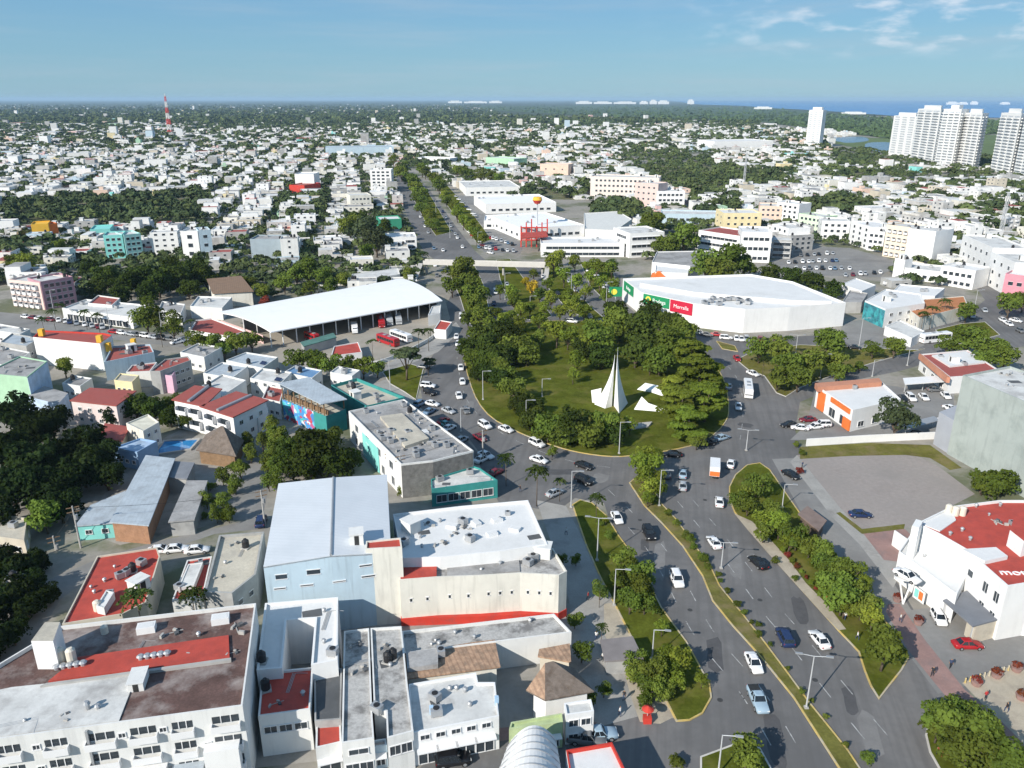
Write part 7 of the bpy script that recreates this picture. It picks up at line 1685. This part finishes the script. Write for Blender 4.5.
def planter(px, py, label):
    q = P(px, py); o = thing('planter', label, 'planter', (q.x, q.y, 0), .2, 'red planters on the plaza')
    m = MB(); m.tube((q.x, q.y, 0), (q.x, q.y, .8), .6, .85, n=8); m.build('pot', pavered, o)
    C, N = crown_pts(nrg, [(0, 0, 1.1, .75, .5)], 90); V, F = cards(C, N, np.full(len(C), .22), nrg); link('plant', np_mesh('plant', V, F, [lf_red], np.zeros(len(F), int)), o)
for x, y, lab in ((976, 685, 'red planter nearest the crossing of the red paving'), (996, 677, 'red planter in the middle of the row along the plaza'), (1016, 671, 'red planter at the right end of the plaza row'), (1021, 699, 'red planter cut by right edge'), (897, 601, 'red planter at the foot of the V shaped posts'), (918, 624, 'red planter on the red paving above the round verge tree')): planter(x, y, lab)
for k in range(12):
    q = P(965 + k * 4.8, 683 - k * 1.4); o = MB(); o.tube((q.x, q.y, 0), (q.x, q.y, .85), .13, .11, n=8); o.tube((q.x, q.y, .85), (q.x, q.y, .93), .14, .05, n=8)
    ob = bpy.data.objects.new('bollard', o.mesh('bollard', kerby, (q.x, q.y, 0))); COL.objects.link(ob); ob.location = (q.x, q.y, 0); tag(ob, 'short yellow bollard in the row along the plaza edge', 'bollard', 'yellow bollards of the plaza')
# people: one continuous body each
def person(px, py, label, shirt, legs, rz, stride=.22, base=None):
    q = P(px, py); o = thing('person', label, 'person', (q.x, q.y, .02), rz)
    if base: auto(o, base, 'person', 'pedestrians', (q.x, q.y, 1))
    J = [(0, 0, .95), (0, 0, 1.18), (0, 0, 1.42), (0, .01, 1.53), (0, .02, 1.66), (-.1, 0, .9), (-.11, -stride, .5), (-.11, -stride * .7, .06), (-.11, -stride * .7 + .16, .03), (.1, 0, .9), (.11, stride, .5), (.11, stride * .9, .06), (.11, stride * .9 + .16, .03),
         (-.19, 0, 1.4), (-.25, .04, 1.12), (-.24, .16, .9), (-.24, .2, .82), (.19, 0, 1.4), (.25, -.04, 1.12), (.24, .05, .88), (.24, .08, .8)]
    E_ = [(0, 1), (1, 2), (2, 3), (3, 4), (0, 5), (5, 6), (6, 7), (7, 8), (0, 9), (9, 10), (10, 11), (11, 12), (2, 13), (13, 14), (14, 15), (15, 16), (2, 17), (17, 18), (18, 19), (19, 20)]
    rad = [.14, .13, .15, .06, .105, .095, .065, .045, .035, .095, .065, .045, .035, .06, .045, .035, .03, .06, .045, .035, .03]
    me = bpy.data.meshes.new('body'); me.from_pydata(J, E_, []); ob = bpy.data.objects.new('body', me); COL.objects.link(ob)
    md = ob.modifiers.new('skin', 'SKIN'); ob.modifiers.new('sub', 'SUBSURF').levels = 1
    for i, r_ in enumerate(rad): me.skin_vertices[0].data[i].radius = (r_, r_)
    me.skin_vertices[0].data[0].use_root = True
    ev = bpy.data.meshes.new_from_object(ob.evaluated_get(bpy.context.evaluated_depsgraph_get())); bpy.data.objects.remove(ob)
    ms = [mat('skin', (.30, .17, .10), .6, .05), shirt, legs, mat('hair', (.02, .015, .012), .7, .1)]
    for m in ms: ev.materials.append(m)
    for p in ev.polygons:
        z, y = p.center.z, p.center.y
        p.material_index = 3 if z > 1.68 or (z > 1.58 and y < -.01) else 0 if z > 1.46 or (abs(p.center.x) > .2 and z < 1.1 and z > .75) else 1 if z > .95 else 2 if z > .1 else 3
    ev.polygons.foreach_set('use_smooth', [True] * len(ev.polygons)); link('body', ev, o)
den, drk, wsh, rsh = mat('denim', (.04, .06, .12), .9), mat('dark_cloth', (.03, .03, .035), .9), mat('white_cloth', (.7, .7, .68), .9), mat('red_cloth', (.4, .04, .04), .9)
person(857, 640, 'person in white shirt standing on the kerb left of the round verge tree', wsh, den, 1.2); person(943, 757, 'person in white shirt walking on the verge at bottom right', wsh, rsh, 2.2); person(938, 755, 'person in red shirt beside the white shirted walker', rsh, drk, 2.0)
person(603, 661, 'person in white shirt by the promenade shelter', wsh, drk, .5); person(624, 700, 'person in dark clothes on the promenade paving', drk, den, 2.8); person(932, 676, 'person in dark clothes crossing the side street at right', drk, drk, 2.4); person(620, 716, 'person in pale shirt at the promenade corner', wsh, den, .9)
for k, (x, y) in enumerate([(596, 640), (588, 600), (614, 668), (640, 706), (566, 535), (985, 700), (1006, 712), (950, 668), (900, 622), (560, 724), (470, 738), (430, 748), (845, 620), (826, 602), (520, 492), (802, 468)]):
    person(x, y, None, (wsh, rsh, drk, den)[k % 4], (den, drk)[k % 2], k * 1.3, .2, base='pedestrian in %s shirt' % ('white', 'red', 'dark', 'blue')[k % 4])
# signboard wall of the car dealer
q = P(921, 591, 0); 
o = thing('advert_panel', 'square poster with teal and orange shapes on the white wall by the forecourt', 'poster', P(921, 590, 2.0)); a = P(916, 586, 2.8); b = P(927, 594, 2.8); d = (b - a).normalized(); n_ = Vector((d.y, -d.x, 0)) * .35
MB().prism(ccw([tuple((a + n_ * .8)[:2]), tuple((b + n_ * .8)[:2]), tuple((b + n_)[:2]), tuple((a + n_)[:2])]), .8, 3.0, 0, None, True).build('panel', whiter, o)
for f0_, f1_, m_ in ((.12, .45, turq), (.5, .85, orange)):
    a2, b2 = a.lerp(b, f0_) + n_ * 1.0, a.lerp(b, f1_) + n_ * 1.0; MB().prism(ccw([tuple(a2[:2]), tuple(b2[:2]), tuple((b2 + n_ * .1)[:2]), tuple((a2 + n_ * .1)[:2])]), 1.2, 2.7, 0, None, True).build('printed_shape', m_, o)
# ------------------------------------------------------------------ haze, and the labels of repeats
hz = MB().box((0, 24000, -2), (90000, 50000, 132)).build('haze', None)
hm = bpy.data.materials.new('haze'); hm.use_nodes = True; nt = hm.node_tree; nt.nodes.clear()
ho = nt.nodes.new('ShaderNodeOutputMaterial'); pv_ = nt.nodes.new('ShaderNodeVolumePrincipled'); pv_.inputs['Color'].default_value = (.54, .78, 1.0, 1); pv_.inputs['Density'].default_value = 4.6e-5; pv_.inputs['Anisotropy'].default_value = 0.0
nt.links.new(pv_.outputs[0], ho.inputs['Volume']); hz.data.materials.clear(); hz.data.materials.append(hm); hz['kind'] = 'stuff'; hz['label'] = 'thin pale haze over the town'; hz['category'] = 'haze'

LM = [(614, 380, 'white monument'), (345, 305, 'white terminal roof'), (735, 300, 'white supermarket'), (328, 520, 'pale blue hall'), (470, 545, 'white complex'), (415, 430, 'grey roofed hall'), (310, 405, 'mural hall'), (150, 690, 'stained roof flats'), (110, 585, 'wide red roof'), (140, 490, 'long sheet roof'),
      (215, 440, 'thatched palapa'), (80, 350, 'long white wall'), (30, 375, 'green gable hall'), (45, 292, 'salmon flats'), (42, 232, 'mustard cube'), (125, 245, 'turquoise towers'), (195, 245, 'white cubic house'), (381, 182, 'slim white hotel'), (305, 184, 'blank white store'), (390, 226, 'green fronted store'),
      (480, 258, 'footbridge'), (530, 238, 'red frame structure'), (555, 212, 'broad mall roof'), (582, 250, 'long white offices'), (646, 245, 'banded office'), (625, 188, 'pink hotel'), (742, 220, 'pale yellow building'), (716, 245, 'red patched office'), (743, 145, 'big box store'), (812, 128, 'lone slim tower'),
      (930, 135, 'tower cluster'), (1008, 145, 'right edge towers'), (1003, 215, 'grey mast'), (894, 242, 'cream balcony block'), (970, 262, 'dark topped block'), (790, 220, 'open stair flats'), (935, 305, 'orange roof'), (935, 340, 'white coach'), (855, 398, 'fast food restaurant'), (960, 362, 'red roofed restaurant'),
      (990, 425, 'windowless block'), (870, 490, 'gravel lot'), (975, 540, 'bright red roof'), (903, 590, 'V shaped posts'), (550, 675, 'tall thatch roof'), (622, 648, 'promenade shelter'), (648, 478, 'median tip'), (770, 670, 'lower median'), (685, 545, 'mid median'), (748, 391, 'white bus'), (168, 115, 'radio mast'), (360, 150, 'grey sheds'), (240, 285, 'brown tiled house'), (100, 310, 'long arcade'), (440, 330, 'gatehouse'),
      (365, 230, 'great grey tree'), (70, 455, 'dark wooded garden'), (300, 455, 'dark tree clump'), (270, 248, 'blue grey block'), (812, 511, 'brown kiosk'), (855, 650, 'lower right verge'), (560, 430, 'dark hedge'), (695, 390, 'layered tree')]
ORD = ['', 'second ', 'third ', 'fourth ', 'fifth ', 'sixth ', 'seventh ', 'eighth ', 'ninth ', 'tenth ', 'eleventh ', 'twelfth ', '13th ', '14th ', '15th ', '16th ', '17th ', '18th ', '19th ', '20th '] + ['%dth ' % k if k % 10 not in (1, 2, 3) else '%d%s ' % (k, ('st', 'nd', 'rd')[k % 10 - 1]) for k in range(21, 120)]
buck = {}
for o, base, at_ in AUTO:
    px, py = Q(at_)
    k = min(range(len(LM)), key=lambda i: math.hypot(LM[i][0] - px, (LM[i][1] - py) * 1.5)); lx, ly, ln = LM[k]
    dx, dy = px - lx, (py - ly) * 1.5
    rel = ('left of' if dx < 0 else 'right of') if abs(dx) > abs(dy) else ('beyond' if dy < 0 else 'below')
    buck.setdefault((base, rel, ln), []).append((math.hypot(dx, dy), o))
for (base, rel, ln), lst in buck.items():
    lst.sort(key=lambda t: t[0])
    for i, (d, o) in enumerate(lst):
        o['label'] = f'{base} {rel} the {ln}' if len(lst) == 1 else f'{base}, {ORD[i]}nearest {rel} the {ln}'
print('things', sum(1 for o in COL.objects if o.parent is None), 'objects', len(COL.objects))
